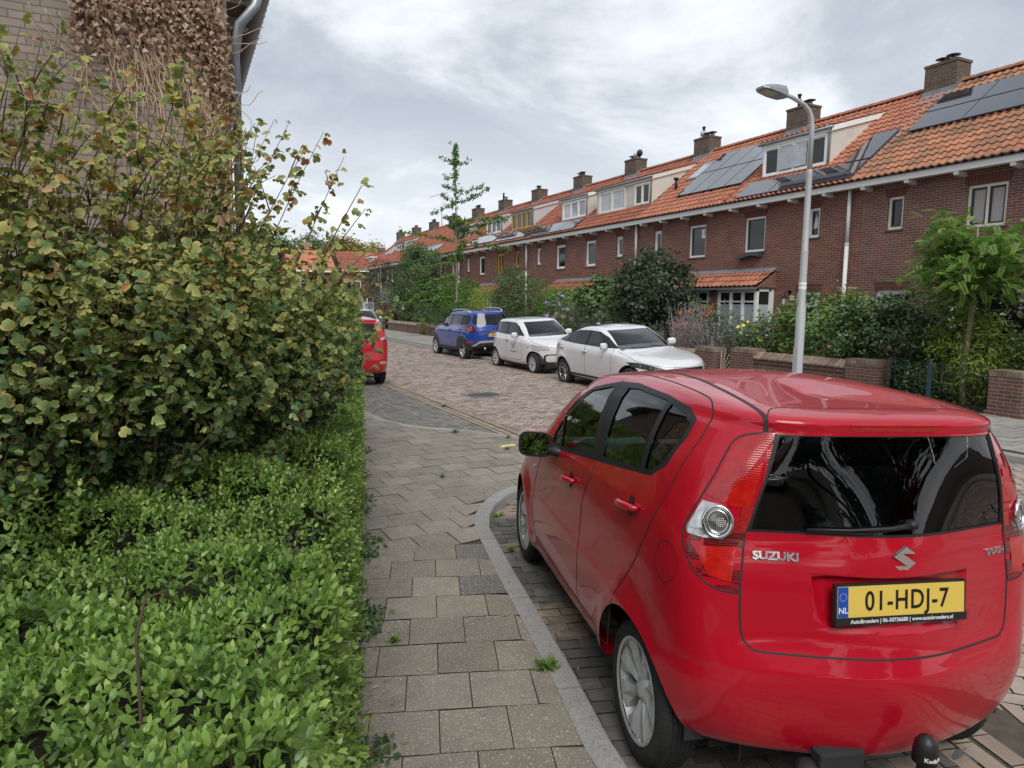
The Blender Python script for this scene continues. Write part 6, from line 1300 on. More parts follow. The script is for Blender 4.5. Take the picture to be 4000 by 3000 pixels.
m_cur = currantmat()
cur = thing('currant_shrub', 'large sprawling currant shrub with yellowing lobed leaves rising over the hedge', 'shrub', (0, 0, 0))
rng = np.random.default_rng(5); random.seed(5)
CL = [Vector(p) for p in ((-2.1, 3.3, 0), (-1.45, 3.4, 0), (-.85, 3.6, 0), (-.45, 4.1, 0), (-.2, 4.9, 0), (0, 5.6, 0))]
CT = [Vector(p) for p in ((-1.2, 3.65, 0), (-.74, 3.55, 0), (-.34, 3.65, 0), (.08, 4.0, 0), (.48, 4.45, 0), (.86, 4.85, 0))]
def cl(t, C_=None): C_ = C_ or CL; t = min(max(t, 0), .9999)*5; i = int(t); return C_[i].lerp(C_[i+1], t-i)
topz = lambda t: 2.36+.08*min(1, t/.6)-.24*max(0, t-.6)/.4
wood = MB(); LP, LD = [], []
def bez(a, b, c, n): return [a.lerp(b, k/n).lerp(b.lerp(c, k/n), k/n) for k in range(n+1)]
def leafy(pts, step, start=.25, jit=.02, back=True):
    L = sum((b-a).length for a, b in zip(pts, pts[1:])); s = 0; nx = L*start
    for a, b in zip(pts, pts[1:]):
        l = (b-a).length
        while nx < s+l:
            p = a.lerp(b, (nx-s)/l); LP.append(p); LD.append((b-a).normalized()); nx += step*random.uniform(.5, 1.5)
        s += l
    LP.append(pts[-1]); LD.append((pts[-1]-pts[-2]).normalized())
targets = [Vector(p) for p in ((.94, 3.90, 2.62), (.86, 3.98, 2.78), (.78, 4.14, 2.94), (.62, 4.34, 3.02), (.97, 3.95, 2.5), (-.35, 4.58, 3.20), (-.46, 4.39, 3.04), (-.5, 4.2, 2.95), (.19, 4.77, 3.22), (.24, 4.75, 3.1), (-.8, 4.2, 2.95), (-.95, 3.9, 2.8), (-.65, 3.9, 2.85), (1.12, 4.6, 2.30), (1.2, 4.7, 2.1), (1.28, 4.42, 1.98), (-.2, 4.3, 2.9), (.1, 4.4, 2.85))]
for i in range(290):
    if i < len(targets):
        tip = targets[i]; base = cl(.55+.12*random.random()+(.2 if tip.x > .5 else -.2 if tip.x < -.4 else 0))
    else:
        t = random.random()**.9; base = cl(t); off = Vector((random.gauss(0, .22), random.gauss(0, .22), 0))
        a = random.uniform(0, 6.283); rad = random.uniform(.1, .85); zz = topz(t)*random.uniform(.5, 1.0)**.8
        if random.random() < (.36 if t < .75 else .10): zz = topz(t)+random.uniform(.05, .72); rad *= .6
        top_ = cl(t, CT); rad *= .8; tip = top_+Vector((math.cos(a)*rad, math.sin(a)*rad*.8, zz))
        if tip.x > hx(tip.y)-HW: tip.z = max(tip.z, 1.5)
        tip.x = min(tip.x, hx(tip.y)+.12)
    base = base+Vector((random.gauss(0, .15), random.gauss(0, .12), .05)); mid = base.lerp(tip, .45)+Vector((random.gauss(0, .08), random.gauss(0, .08), .35*(tip.z-.2)*.5)); mid.z = min(mid.z, tip.z*.85)
    pts = bez(base, mid, tip, 12); r0_ = random.uniform(.007, .013); wood.tube(pts, [r0_*(1-.82*k/12) for k in range(13)], 5); leafy(pts, .075 if i >= len(targets) else .05, .42)
    for k in range(random.randint(7, 10)):
        s_ = random.uniform(.45, .97); p = pts[int(s_*12)]; d = (pts[min(12, int(s_*12)+1)]-p); d = d.normalized() if d.length > 0 else Vector((0, 0, 1))
        q = (d*.8+Vector((random.gauss(0, .6), random.gauss(0, .6), random.gauss(.15, .35)))).normalized(); L = random.uniform(.12, .42)*(1.15-.5*s_)
        if i < len(targets) and s_ > .8: L *= .5
        e_ = p+q*L; pt2 = bez(p, p.lerp(e_, .5)+Vector((0, 0, .03)), e_, 4); wood.tube(pt2, [.004, .0035, .003, .002, .0015], 4); leafy(pt2, .028, .12)
wood.build('branches', m_bark, cur)
LPa = np.array([tuple(p) for p in LP]); LDa = np.array([tuple(p) for p in LD])
n = 9500; tt = rng.random(n); base = np.array([tuple(cl(t, CT)) for t in tt]); rad = np.sqrt(rng.random(n))*.72; a = rng.uniform(0, 6.283, n); zz = np.array([topz(t) for t in tt])*rng.uniform(.38, .93, n); ext = np.stack([base[:, 0]+np.cos(a)*rad, base[:, 1]+np.sin(a)*rad, zz], 1)
ext = ext[~((ext[:, 2] < 1.42) & (ext[:, 0] > hx(ext[:, 1])-HW-.05)) & (ext[:, 0] < hx(ext[:, 1])+.12)]
P = np.concatenate([LPa, ext]); n = len(P); dirs = np.concatenate([LDa, rng.normal(size=(len(ext), 3))])
nrm = rng.normal(size=(n, 3))*.7; nrm[:, 2] += 1.0; nrm[:, 1] -= .2; nrm = unit(nrm); d = dirs*.5+rng.normal(size=(n, 3))*.8; d[:, 2] -= .35; d = unit(d-nrm*(d*nrm).sum(1)[:, None]); P = P+d*.02
hgt = np.clip((P[:, 2]-1.2)/1.3, 0, 1); rr = np.clip(rng.beta(2.0, 2.2, n)*.62+.42*hgt+rng.normal(size=n)*.12, 0, 1)
leaves('foliage', m_cur, P, d, nrm, rng.uniform(.024, .048, n)*np.where(rng.random(n) < .12, 1.25, 1), 'lobed', cur, rr, curl=.9)
def rebase(t, loc):
    for c_ in KIDS[t.name]: c_.location = tuple(-q for q in loc)
    t.location = loc
rebase(cur, (-.4, 4.1, 0)); rebase(hedge, (.6, 4.0, 0))

# --- generic shrubs: leaves gathered in clumps on and inside a lumpy crown, stems below
def shrub(name, label, cat, x, y, z0, z1, rx, ry, n, size, mt, kind='rhomb', group=None, seed=1, clump=.16, shell=.55, up=.6, stems=6, trunk=None, width=1.2, flat=.0, nlump=26, parent=None, tone=(0, 1), base=.11):
    rng = np.random.default_rng(seed); rd = random.Random(seed)
    t = thing(name, label, cat, (x, y, base), group=group); cz = (z0+z1)/2-base; rz = (z1-z0)/2
    k = max(14, int(n/45)); dirs = unit(rng.normal(size=(k, 3))); lump = unit(rng.normal(size=(nlump, 3))); amp = rng.uniform(.72, 1.12, nlump); w_ = np.argmax(dirs@lump.T, 1); rad = amp[w_]*(shell+(1-shell)*rng.random(k)**.5)
    if flat: dirs[:, 2] = np.where(dirs[:, 2] < 0, dirs[:, 2]*flat, dirs[:, 2])
    cc = dirs*rad[:, None]*np.array([rx, ry, rz]); ctone = rng.random(k)
    idx = rng.integers(0, k, n); off = rng.normal(size=(n, 3))*clump*np.array([1, 1, .7]); P = cc[idx]+off; P[:, 2] += cz; P[:, 2] = np.maximum(P[:, 2], .02)
    out = unit(cc[idx]+off*2); nrm = unit(out*.7+rng.normal(size=(n, 3))*.6+np.array([0, 0, up])); d = rng.normal(size=(n, 3))+out*.6; d[:, 2] -= .2; d = unit(d-nrm*(d*nrm).sum(1)[:, None])
    r = np.clip(.5*ctone[idx]+.5*rng.random(n), 0, 1)*(tone[1]-tone[0])+tone[0]
    leaves('foliage' if not trunk else 'crown', mt, P, d, nrm, rng.uniform(.7, 1.25, n)*size, kind, t, r, width=width, curl=.2)
    w = MB()
    if trunk: hT, rT = trunk; w.tube([(0, 0, 0), (rd.gauss(0, .03), rd.gauss(0, .03), hT*.5), (0, 0, hT), (rd.gauss(0, .05), 0, cz+rz*.5)], [rT, rT*.85, rT*.75, rT*.3], 8)
    for i in range(stems):
        c_ = cc[rng.integers(0, k)]; e_ = Vector((c_[0]*.85, c_[1]*.85, cz+c_[2]*.85)); b0 = Vector((0, 0, trunk[0]*.8 if trunk else 0))+Vector((rd.gauss(0, .05), rd.gauss(0, .05), 0)); w.tube(bez(b0, b0.lerp(e_, .4)+Vector((0, 0, .15*rz)), e_, 6), [.018*(1-.8*q/6)*(1.5 if trunk else 1) for q in range(7)], 5)
    w.build('trunk' if trunk else 'stems', m_bark, t); return t, cc, cz
def blooms(t, pts, size, mt, name='flower', petals=6):
    b = MB()
    for p in pts:
        p = Vector(p); a0 = random.random()*6; nn = Vector((random.gauss(-.6, .4), random.gauss(-.5, .4), random.gauss(.5, .4))).normalized(); e1 = nn.cross(Vector((0, 0, 1))).normalized(); e2 = nn.cross(e1); s_ = size*random.uniform(.6, 1.2)
        for k in range(petals): a = a0+6.283*k/petals; d = e1*math.cos(a)+e2*math.sin(a); q = e1*math.cos(a+.5)+e2*math.sin(a+.5); q2 = e1*math.cos(a-.5)+e2*math.sin(a-.5); b.add([p, p+q2*s_*.6, p+d*s_+nn*s_*.2, p+q*s_*.6], [(0, 1, 2, 3)])
    return b.build(name, mt, t)
ramp = lambda nm, a, b, c, tr=.2, ro=.45: rampmat(nm, [(0, a), (.5, b), (1, c)], ro, trans=tr, var=.25)
L_dark = ramp('dark maple leaf', (0.024, 0.041, 0.022), (0.054, 0.081, 0.041), (0.101, 0.135, 0.061)); L_mid = ramp('mid green leaf', (0.041, 0.081, 0.030), (0.088, 0.155, 0.051), (0.162, 0.243, 0.081)); L_bright = ramp('bright green leaf', (0.081, 0.162, 0.034), (0.162, 0.284, 0.061), (0.270, 0.405, 0.095), .3)
L_yel = ramp('yellow green leaf', (0.135, 0.203, 0.041), (0.257, 0.338, 0.068), (0.405, 0.432, 0.108), .3); L_grey = ramp('grey green leaf', (0.081, 0.121, 0.081), (0.162, 0.209, 0.135), (0.270, 0.317, 0.230)); L_rob = ramp('robinia leaf', (.085, .18, .04), (.15, .27, .06), (.27, .38, .10), .3)
L_rho = ramp('rhododendron leaf', (.036, .075, .028), (.08, .145, .05), (.155, .235, .085), .12, .32); L_rhoy = ramp('young rhododendron leaf', (0.068, 0.135, 0.034), (0.135, 0.243, 0.054), (0.230, 0.351, 0.095), .15, .35); L_pur = ramp('purple green leaf', (0.041, 0.043, 0.027), (0.088, 0.088, 0.051), (0.149, 0.162, 0.081)); L_far = ramp('far tree leaf', (0.068, 0.115, 0.047), (0.128, 0.189, 0.068), (0.216, 0.270, 0.101), .2, .7); L_aut = ramp('autumn tinted leaf', (0.162, 0.162, 0.054), (0.297, 0.257, 0.068), (0.405, 0.297, 0.095), .2, .7)
M_pink = mat('pink petal', (.62, .30, .50), .6, rnd=.2); M_vio = mat('lilac petal', (.36, .33, .62), .6, rnd=.2); M_red = mat('orange red petal', (.60, .07, .02), .6, rnd=.3); M_yelp = mat('yellow petal', (.78, .66, .04), .6, rnd=.1); M_rose = mat('dark red rose', (.35, .01, .03), .6, rnd=.3); M_orb = mat('orange berry', (.75, .26, .03), .5, rnd=.2); M_sage = ramp('russian sage bloom', (.27, .25, .30), (.40, .375, .43), (.52, .49, .55), .1, .8)
GP = 'shrubs in the front gardens'
sh = lambda *a, **k: shrub('garden_shrub', *a, group=GP, **k)
sh('dense dark maple-leaved shrub left of the bay window', 'shrub', 14.6, 19.3, .9, 3.85, 1.15, 1.45, 11500, .105, L_dark, seed=21, kind='ivy', clump=.15, up=.2, shell=.5, trunk=(.9, .05))
sh('light green fig-like shrub between the dark shrub and the pink flowers', 'shrub', 14.5, 22.2, .6, 3.1, .8, 1.3, 3600, .14, L_mid, seed=22, kind='lobed', clump=.2, up=.9, width=.9, tone=(.4, 1))
sh('bright green feathery shrub in front of the brick wall, centre of the gardens', 'shrub', 15.0, 26.0, .5, 3.0, .9, 2.0, 8000, .085, L_bright, seed=23, clump=.17)
sh('tall grey-green bush directly behind the small white car and blue car', 'shrub', 14.5, 29.6, .2, 3.85, 1.15, 2.4, 12500, .085, L_mid, seed=24, clump=.17, tone=(.1, .85), kind='oval')
sh('yellow-green loose shrub left of the tall grey-green bush', 'shrub', 14.5, 33.6, .3, 3.1, .9, 1.7, 6000, .10, L_yel, seed=25, kind='narrow')
sh('low rounded green shrub just above the roof of the blue car', 'shrub', 13.8, 36.6, .3, 1.9, .7, 2.6, 6500, .075, L_mid, seed=26, tone=(.2, .9))
sh('bushy green shrub behind the long low wall', 'shrub', 14.2, 43.6, .2, 2.0, .9, 3.6, 7000, .09, L_mid, seed=27)
sh('mixed green hedge-like shrub behind the long low wall, taller back row', 'shrub', 15.3, 44.0, .3, 3.9, 1.0, 5.2, 9500, .12, L_mid, seed=28, tone=(.1, .8))
sh('fresh green shrub behind the slim tree trunk', 'shrub', 15.0, 38.5, .3, 3.5, .9, 3.0, 8500, .11, L_bright, seed=29, tone=(0, .8))
shrub('garden_tree', 'tall dense dark green tree left of the slim tree', 'tree', 14.6, 45.2, .9, 6.3, 1.6, 2.7, 12500, .14, L_mid, 'oval', seed=30, clump=.25, trunk=(1.5, .09), tone=(0, .7))
shrub('conifer', 'very dark conifer at the far end of the gardens', 'tree', 14.2, 53.5, .4, 5.6, 1.4, 1.8, 7000, .16, L_dark, 'narrow', seed=31, trunk=(1.0, .1))
sh('pale green broad shrub in front of the dark conifer', 'shrub', 13.9, 49.8, .2, 3.2, .9, 2.0, 5500, .12, L_grey, seed=32)
shrub('copper_hedge', 'low reddish brown hedge by the silver car', 'hedge', 13.6, 49.5, .5, 1.9, .5, 1.9, 5000, .08, rampmat('copper leaf', [(0, (.12, .045, .03)), (1, (.27, .12, .08))], .6), seed=33)
sh('rounded rhododendron with lighter young leaves behind the lamp post', 'shrub', 14.5, 12.0, .25, 2.4, 1.0, 1.35, 7500, .105, L_rhoy, kind='oval', seed=34, clump=.13, up=.9, shell=.6)
sh('large dark glossy rhododendron beside the iron fence', 'shrub', 14.2, 10.0, .15, 2.3, 1.0, 1.35, 9500, .10, L_rho, kind='oval', seed=35, clump=.13, up=.8, shell=.6)
sh('low arching shrub left of the lamp post in front of the door', 'shrub', 14.3, 13.5, .1, 1.75, .7, .8, 3000, .085, L_mid, seed=36, kind='oval')
sh('grey-leaved buddleja in front of the bay window', 'shrub', 14.3, 15.1, .1, 1.85, .7, 1.0, 3800, .13, L_grey, kind='narrow', seed=37, tone=(0, .75))
t_, cc, cz = sh('purplish dark maple at the right edge behind the pale green tree', 'shrub', 15.2, 7.9, .8, 2.9, .9, 1.3, 5500, .10, L_pur, kind='ivy', seed=38)
t_, cc, cz = sh('firethorn with orange berries beside the worn pier at the right edge', 'shrub', 13.9, 6.6, .3, 1.85, .65, .9, 4200, .07, L_rho, kind='oval', seed=39)
blooms(t_, [tuple(c_*.98+np.array([random.gauss(0, .04), random.gauss(0, .04), cz])) for c_ in cc[:70] for _ in range(3)], .022, M_orb, 'berry', 5)
sh('yellow-green twisted willow-like shrub behind the iron fence', 'shrub', 13.75, 8.0, .15, 1.9, .45, .75, 3400, .13, L_yel, kind='narrow', seed=40, tone=(0, .8))
sh('low dark groundcover shrub behind the iron fence', 'shrub', 13.6, 8.9, .1, .95, .35, .6, 2600, .075, L_rho, kind='oval', seed=41)
t_, cc, cz = sh('hibiscus with pink and lilac flowers above the small white car', 'shrub', 13.9, 24.2, .3, 2.35, .65, 1.7, 5200, .075, L_mid, seed=42)
fp = [tuple(c_*1.04+np.array([0, 0, cz])) for c_ in cc if c_[0] < .1 and c_[2] > -.2]; blooms(t_, fp[::2], .085, M_vio, 'lilac_flower'); blooms(t_, [p for p in fp[1::2] if p[1] < .3], .10, M_pink, 'pink_flower')
t_, cc, cz = sh('leafy plant with orange red flowers on the wooden planter', 'shrub', 14.9, 17.2, .9, 2.05, .5, .75, 2600, .085, L_mid, seed=43)
blooms(t_, [tuple(c_*1.02+np.array([random.gauss(0, .05), random.gauss(0, .05), cz])) for c_ in cc for _ in range(3) if c_[0] < .15], .075, M_red, 'flower')
# spiky plants
def spikes(name, label, x, y, rx, ry, h, n, mt, seed, lf=.05, sp=.35, w=1.0, bloom=None, per=26, group=GP):
    rd = random.Random(seed); rng = np.random.default_rng(seed); t = thing(name, label, 'shrub', (x, y, .11), group=group); st = MB(); P, D = [], []
    for i in range(n):
        b = Vector((rd.uniform(-rx, rx)*.6, rd.uniform(-ry, ry)*.85, 0)); e_ = b+Vector((rd.gauss(0, sp*.4), rd.gauss(0, sp), h*rd.uniform(.6, 1.05))); pts = bez(b, b.lerp(e_, .5)+Vector((0, 0, .12)), e_, 8); st.tube(pts, [.005*(1-.7*k/8) for k in range(9)], 4)
        for k in range(per): s_ = rd.uniform(.12, 1)*8; j = min(7, int(s_)); p = pts[j].lerp(pts[j+1], s_-j); P.append(tuple(p)); d = (pts[j+1]-pts[j]).normalized()+Vector((rd.gauss(0, .8), rd.gauss(0, .8), rd.gauss(0, .5))); D.append(tuple(d.normalized()))
    st.build('stems', m_bark, t); P, D = np.array(P), np.array(D); nrm = rng.normal(size=P.shape); nrm = unit(nrm-D*(nrm*D).sum(1)[:, None]); leaves('foliage', mt, P, D, nrm, rng.uniform(.6, 1.3, len(P))*lf, 'narrow', t, width=w); return t
spikes('rosemary', 'upright grey-green rosemary spikes behind the white cars', 13.7, 21.3, .35, 2.1, 1.95, 190, L_grey, 51, .055, .10, 1.2, per=60)
spikes('rosemary', 'upright grey-green rosemary spikes further right under the dark shrub', 13.7, 18.6, .3, 1.3, 1.35, 90, L_grey, 52, .055, .10, 1.2, per=50)
spikes('russian_sage', 'airy lilac russian sage arching over the low wall', 13.6, 15.9, .4, .95, 2.0, 95, M_sage, 53, .045, .30, 1.8, per=60)
spikes('russian_sage', 'smaller lilac russian sage clump by the gate pier', 13.5, 15.1, .25, .4, 1.25, 40, M_sage, 54, .04, .22, 1.8, per=50)
t_ = spikes('coneflower', 'yellow flowers on tall stems left of the lamp post', 13.7, 13.75, .25, .45, 1.35, 22, L_mid, 55, .09, .16, 1.4, per=14)
blooms(t_, [(-.1, .15, 1.35), (0, -.25, 1.22), (-.05, .05, 1.45), (-.1, -.45, .98), (0, .35, 1.15), (-.05, .4, 1.3)], .055, M_yelp, 'flower', 8)
t_ = spikes('wall_weed', 'yellow flowering weed growing at the foot of the broad pier', 12.85, 38.9, .15, .35, 1.0, 40, L_yel, 56, .07, .12, 1.6, per=24)
spikes('climbing_rose', 'climbing rose with dark red flowers on the front wall beside the downpipe', 16.75, 24.0, .12, 1.3, 4.1, 26, L_mid, 57, .075, .30, 2.2, per=85)
blooms(KIDS and bpy.data.objects['climbing_rose'], [(-.25+random.gauss(0, .05), random.uniform(-1.2, 1.0), random.uniform(2.5, 3.9)) for _ in range(16)], .06, M_rose, 'rose', 7)
spikes('tall_weed', 'thin dry stems reaching up the wall beside the ground floor window', 16.2, 12.3, .15, .5, 3.0, 9, L_grey, 58, .05, .22, 1.4, per=16)
t = thing('planter', 'pale wooden planter box with slats under the orange red flowers', 'planter', (14.1, 16.7, .5))
b = MB()
for k in range(4): b.box(-.25, .25, -.5, .5, .15+k*.2, .15+k*.2+.17)
b.build('slats', mat('planter wood', (.36, .20, .10), .75, var=.25, vs=6), t)
b = MB()
for x_ in (-.22, .22):
    for y_ in (-.46, .46): b.box(x_-.035, x_+.035, y_-.035, y_+.035, -.4, .98)
b.build('post', MATS['planter wood'], t)
# pale green robinia with feathery leaves
t = thing('robinia_tree', 'young robinia tree with bright yellow-green feathery crown behind the iron fence', 'tree', (13.55, 8.02, .11)); rng = np.random.default_rng(61); rd = random.Random(61)
w = MB(); w.tube([(0, 0, 0), (.0, .02, .8), (.02, -.02, 1.6), (.0, -.03, 2.2), (.02, 0, 3.4)], [.065, .055, .05, .045, .012], 8); tips = []
for i in range(34):
    z = rd.uniform(1.75, 3.0); a = rd.uniform(0, 6.283); L = rd.uniform(.55, 1.25)*(1.1-.25*abs(z-2.4)); e_ = Vector((math.cos(a)*L, math.sin(a)*L, z+rd.uniform(-.25, .85))); e_.z = min(e_.z, 4.0-.4*L); pts = bez(Vector((0, 0, z)), Vector((math.cos(a)*L*.5, math.sin(a)*L*.5, z+.35)), e_, 6); w.tube(pts, [.016*(1-.8*k/6) for k in range(7)], 5); tips += pts[2:]
w.build('trunk', mat('pale trunk bark', (.27, .22, .17), .9, var=.3, vs=8), t); P, D, Nn, S = [], [], [], []
for i in range(1900):
    p = tips[rd.randrange(len(tips))]+Vector((rd.gauss(0, .16), rd.gauss(0, .16), rd.gauss(0, .14))); d = Vector((p.x*.6+rd.gauss(0, .5), p.y*.6+rd.gauss(0, .5), rd.gauss(-.15, .35))).normalized(); n_ = Vector((rd.gauss(0, .3), rd.gauss(0, .3), 1)); n_ = (n_-d*n_.dot(d)).normalized(); s_ = d.cross(n_); L = rd.uniform(.16, .26)
    for k in range(8):
        q = p+d*(L*k/8)+Vector((0, 0, -.04*(k/8)**2))
        for sg in (1, -1): P.append(tuple(q)); D.append(tuple((s_*sg+d*.35).normalized())); Nn.append(tuple(n_)); S.append(.068*(1-.04*k))
leaves('crown', L_rob, np.array(P), np.array(D), np.array(Nn), np.array(S), 'rhomb', t, np.repeat(rng.random(1900), 16), width=1.35)
# slim ginkgo with tiers of horizontal branches
GX_, GY_ = 13.6, 35.3; t = thing('ginkgo_tree', 'slim tall young ginkgo with tiers of horizontal branches', 'tree', (GX_, GY_, .11)); rd = random.Random(71); rng = np.random.default_rng(71)
rt2 = Vector((math.cos(YAW), -math.sin(YAW), 0)); fd2 = Vector((math.sin(YAW), math.cos(YAW), 0)); Hh = 10.35
trk = lambda z: rt2*(.12*(1-z/Hh)-.06)+Vector((0, 0, z))
w = MB(); w.tube([trk(z) for z in np.linspace(0, Hh, 14)], [.085*(1-.93*k/13)+.004 for k in range(14)], 8); P = []
br = [(215, 570, 185), (215, 760, 190), (300, 585, 290), (380, 575, 350), (392, 835, 355), (465, 885, 362), (470, 510, 528), (470, 575, 400), (578, 578, 550), (575, 1000, 552), (640, 860, 590), (640, 985, 565), (700, 290, 640), (700, 1015, 745), (640, 880, 655), (790, 440, 785), (790, 730, 820), (835, 360, 880), (900, 345, 1030), (930, 830, 985), (1050, 250, 1110), (1050, 845, 1075), (960, 400, 1060), (1000, 760, 1040)]
for (yt, xt, yy) in br:
    z0_ = Hh-(yt-90)/118; e_ = rt2*((xt-668)/118)+Vector((0, 0, Hh-(yy-90)/118))+fd2*rd.uniform(-.4, .4); b0 = trk(z0_); pts = bez(b0, b0.lerp(e_, .5)+Vector((0, 0, .1 if yy > 500 else -.1)), e_, 10); w.tube(pts, [.02*(1-.8*k/10) for k in range(11)], 5); L = (e_-b0).length
    for k in range(int(L/.045)):
        s_ = rd.uniform(.06, 1)*10; j = min(9, int(s_)); P.append(pts[j].lerp(pts[j+1], s_-j)+Vector((rd.gauss(0, .05), rd.gauss(0, .05), rd.gauss(.0, .055))))
for i in range(16):
    z = rd.uniform(1.8, 6.5); a = rd.choice((1, -1)); e_ = trk(z)+fd2*a*rd.uniform(.6, 1.8)*(1.15-z/9)+rt2*rd.uniform(-.6, .6)+Vector((0, 0, rd.uniform(0, .3))); pts = [trk(z), trk(z).lerp(e_, .5), e_]; w.tube(pts, [.016, .01, .004], 4)
    for k in range(22): P.append(trk(z).lerp(e_, rd.uniform(.15, 1))+Vector((rd.gauss(0, .05), rd.gauss(0, .05), rd.gauss(0, .05))))
for k in range(150): z = Hh-abs(rd.gauss(0, 1.6)); P.append(trk(z)+Vector((rd.gauss(0, .07), rd.gauss(0, .07), 0)))
w.build('trunk', mat('pale bark', (.24, .20, .15), .9, var=.25, vs=5), t); P = np.array([tuple(p) for p in P]); P = np.repeat(P, 7, 0)+rng.normal(size=(len(P)*7, 3))*np.array([.035, .035, .045]); d_, n_ = frames(len(P), rng, .2); leaves('crown', ramp('ginkgo leaf', (0.047, 0.108, 0.027), (0.108, 0.216, 0.047), (0.203, 0.351, 0.068), .25), P, d_, n_, rng.uniform(.06, .10, len(P)), 'fan', t)
# dark large-leaved plant in the shade between hedge and currant
shrub('shade_shrub', 'darkest low shrub filling the gap under the currant branches', 'shrub', -.75, 4.2, .1, 1.25, .7, 1.0, 3500, .08, L_rho, 'oval', seed=45, base=.05, clump=.14, up=1.0)
t_, cc, cz = shrub('shade_shrub', 'dark large-leaved shrub in the shade left of the hedge', 'shrub', -1.3, 3.0, .12, 1.2, .65, .95, 5500, .07, L_rho, 'oval', seed=44, base=.05, clump=.12, up=1.0)
t = thing('overhanging_branch', 'bright green leaves poking in at the top left corner', 'branch', (-.35, 1.5, 2.43)); w = MB(); w.tube([(-.6, .1, .25), (-.2, .02, .08), (.03, .0, .0)], [.006, .004, .002], 5); w.build('twig', m_twig, t)
P = np.array([(-.28+.05*k, .02*(k % 2), .11-.018*k) for k in range(7)]+[(-.02, .02, -.02), (.0, 0, .02)]); rng = np.random.default_rng(9); d_, n_ = frames(len(P), rng, .5); d_[:, 0] = abs(d_[:, 0]); leaves('leaf', L_bright, P, d_, n_, .065, 'ivy', t, width=1.1)
# weeds in the joints, ivy at the hedge foot, litter
def weed(x, y, s_, label, seed, z=.085):
    rng = np.random.default_rng(seed); t = thing('pavement_weed', label, 'weed', (x, y, z), group='weeds in the pavement joints'); n = 34; a = rng.uniform(0, 6.283, n); el = rng.uniform(.1, 1.2, n); d = np.stack([np.cos(a)*np.cos(el), np.sin(a)*np.cos(el), np.sin(el)], 1); nrm = np.stack([-np.cos(a)*np.sin(el), -np.sin(a)*np.sin(el), np.cos(el)], 1); leaves('leaf', L_bright, rng.normal(size=(n, 3))*np.array([.02, .02, 0])*s_, d, nrm, rng.uniform(.05, .11, n)*s_, 'rhomb', t, width=.6)
weed(1.64, 2.95, .9, 'tufted green weed by the kerb stone nearest the camera', 1)
for i, (x, y, s_, lb) in enumerate(((1.0, 3.55, .5, 'small weed in a tile joint near the hedge, beside the bottom slabs'), (2.45, 5.35, .7, 'weed in the inner corner of the kerb curve'), (2.3, 4.75, .6, 'weed in the gutter at the foot of the kerb curve'), (3.75, 7.9, .6, 'weed beside the yellow card'), (3.55, 9.25, .7, 'weed at the flush edging of the far parking bay'), (4.1, 8.6, .6, 'weed at the tip of the flush edging'), (1.35, 5.2, .5, 'weed in a joint halfway along the hedge'), (4.45, 12.2, .8, 'weed in the dark seam of the road channel'), (2.5, 6.9, .5, 'tiny weed in the middle of the wide pavement'))): weed(x, y, s_, lb, 10+i, .085 if x < 4.3 and i != 2 else .004)
rng = np.random.default_rng(77); n = 5200; y = rng.uniform(1.0, 8.8, n); pat = np.sin(y*4.1)+np.sin(y*9.7+1) > -.3; y = y[pat]; n = len(y); x = hx(y)+rng.beta(1.2, 2.6, n)*.34*(.6+.4*np.sin(y*5.3)); P = np.stack([x, y, .09+rng.random(n)*.10*(1-(x-hx(y))/.3)], 1); d_, n_ = frames(n, rng, .8)
gi = leaves('ground_ivy', L_rho, P, d_, n_, rng.uniform(.025, .05, n), 'ivy'); tag(gi, 'dark ivy creeping over the slab edges at the foot of the hedge', 'ground cover', kind='stuff')
n = 800; y = rng.uniform(1.0, 8.5, n); x = hx(y)+.02+rng.beta(1.2, 4, n)*.55; P = np.stack([x, y, .092+rng.random(n)*.008], 1); nrm = unit(rng.normal(size=(n, 3))*.25+np.array([0, 0, 1])); d = rng.normal(size=(n, 3)); d = unit(d-nrm*(d*nrm).sum(1)[:, None])
more = np.array([(random.uniform(1.3, 4.3), random.uniform(2.5, 8.5), .09) for _ in range(90)]+[(random.uniform(1.75, 2.6), random.uniform(1.5, 5.0), .008) for _ in range(90)]); nm2 = np.tile([0, 0, 1.], (180, 1)); d2 = unit(rng.normal(size=(180, 3))*np.array([1, 1, 0])+1e-6)
fl_ = leaves('fallen_leaves', m_dead, np.concatenate([P, more]), np.concatenate([d, d2]), np.concatenate([nrm, nm2]), rng.uniform(.012, .045, n+180), 'narrow'); tag(fl_, 'dry brown leaves and twigs scattered along the hedge foot and gutter', 'leaf litter', kind='stuff')
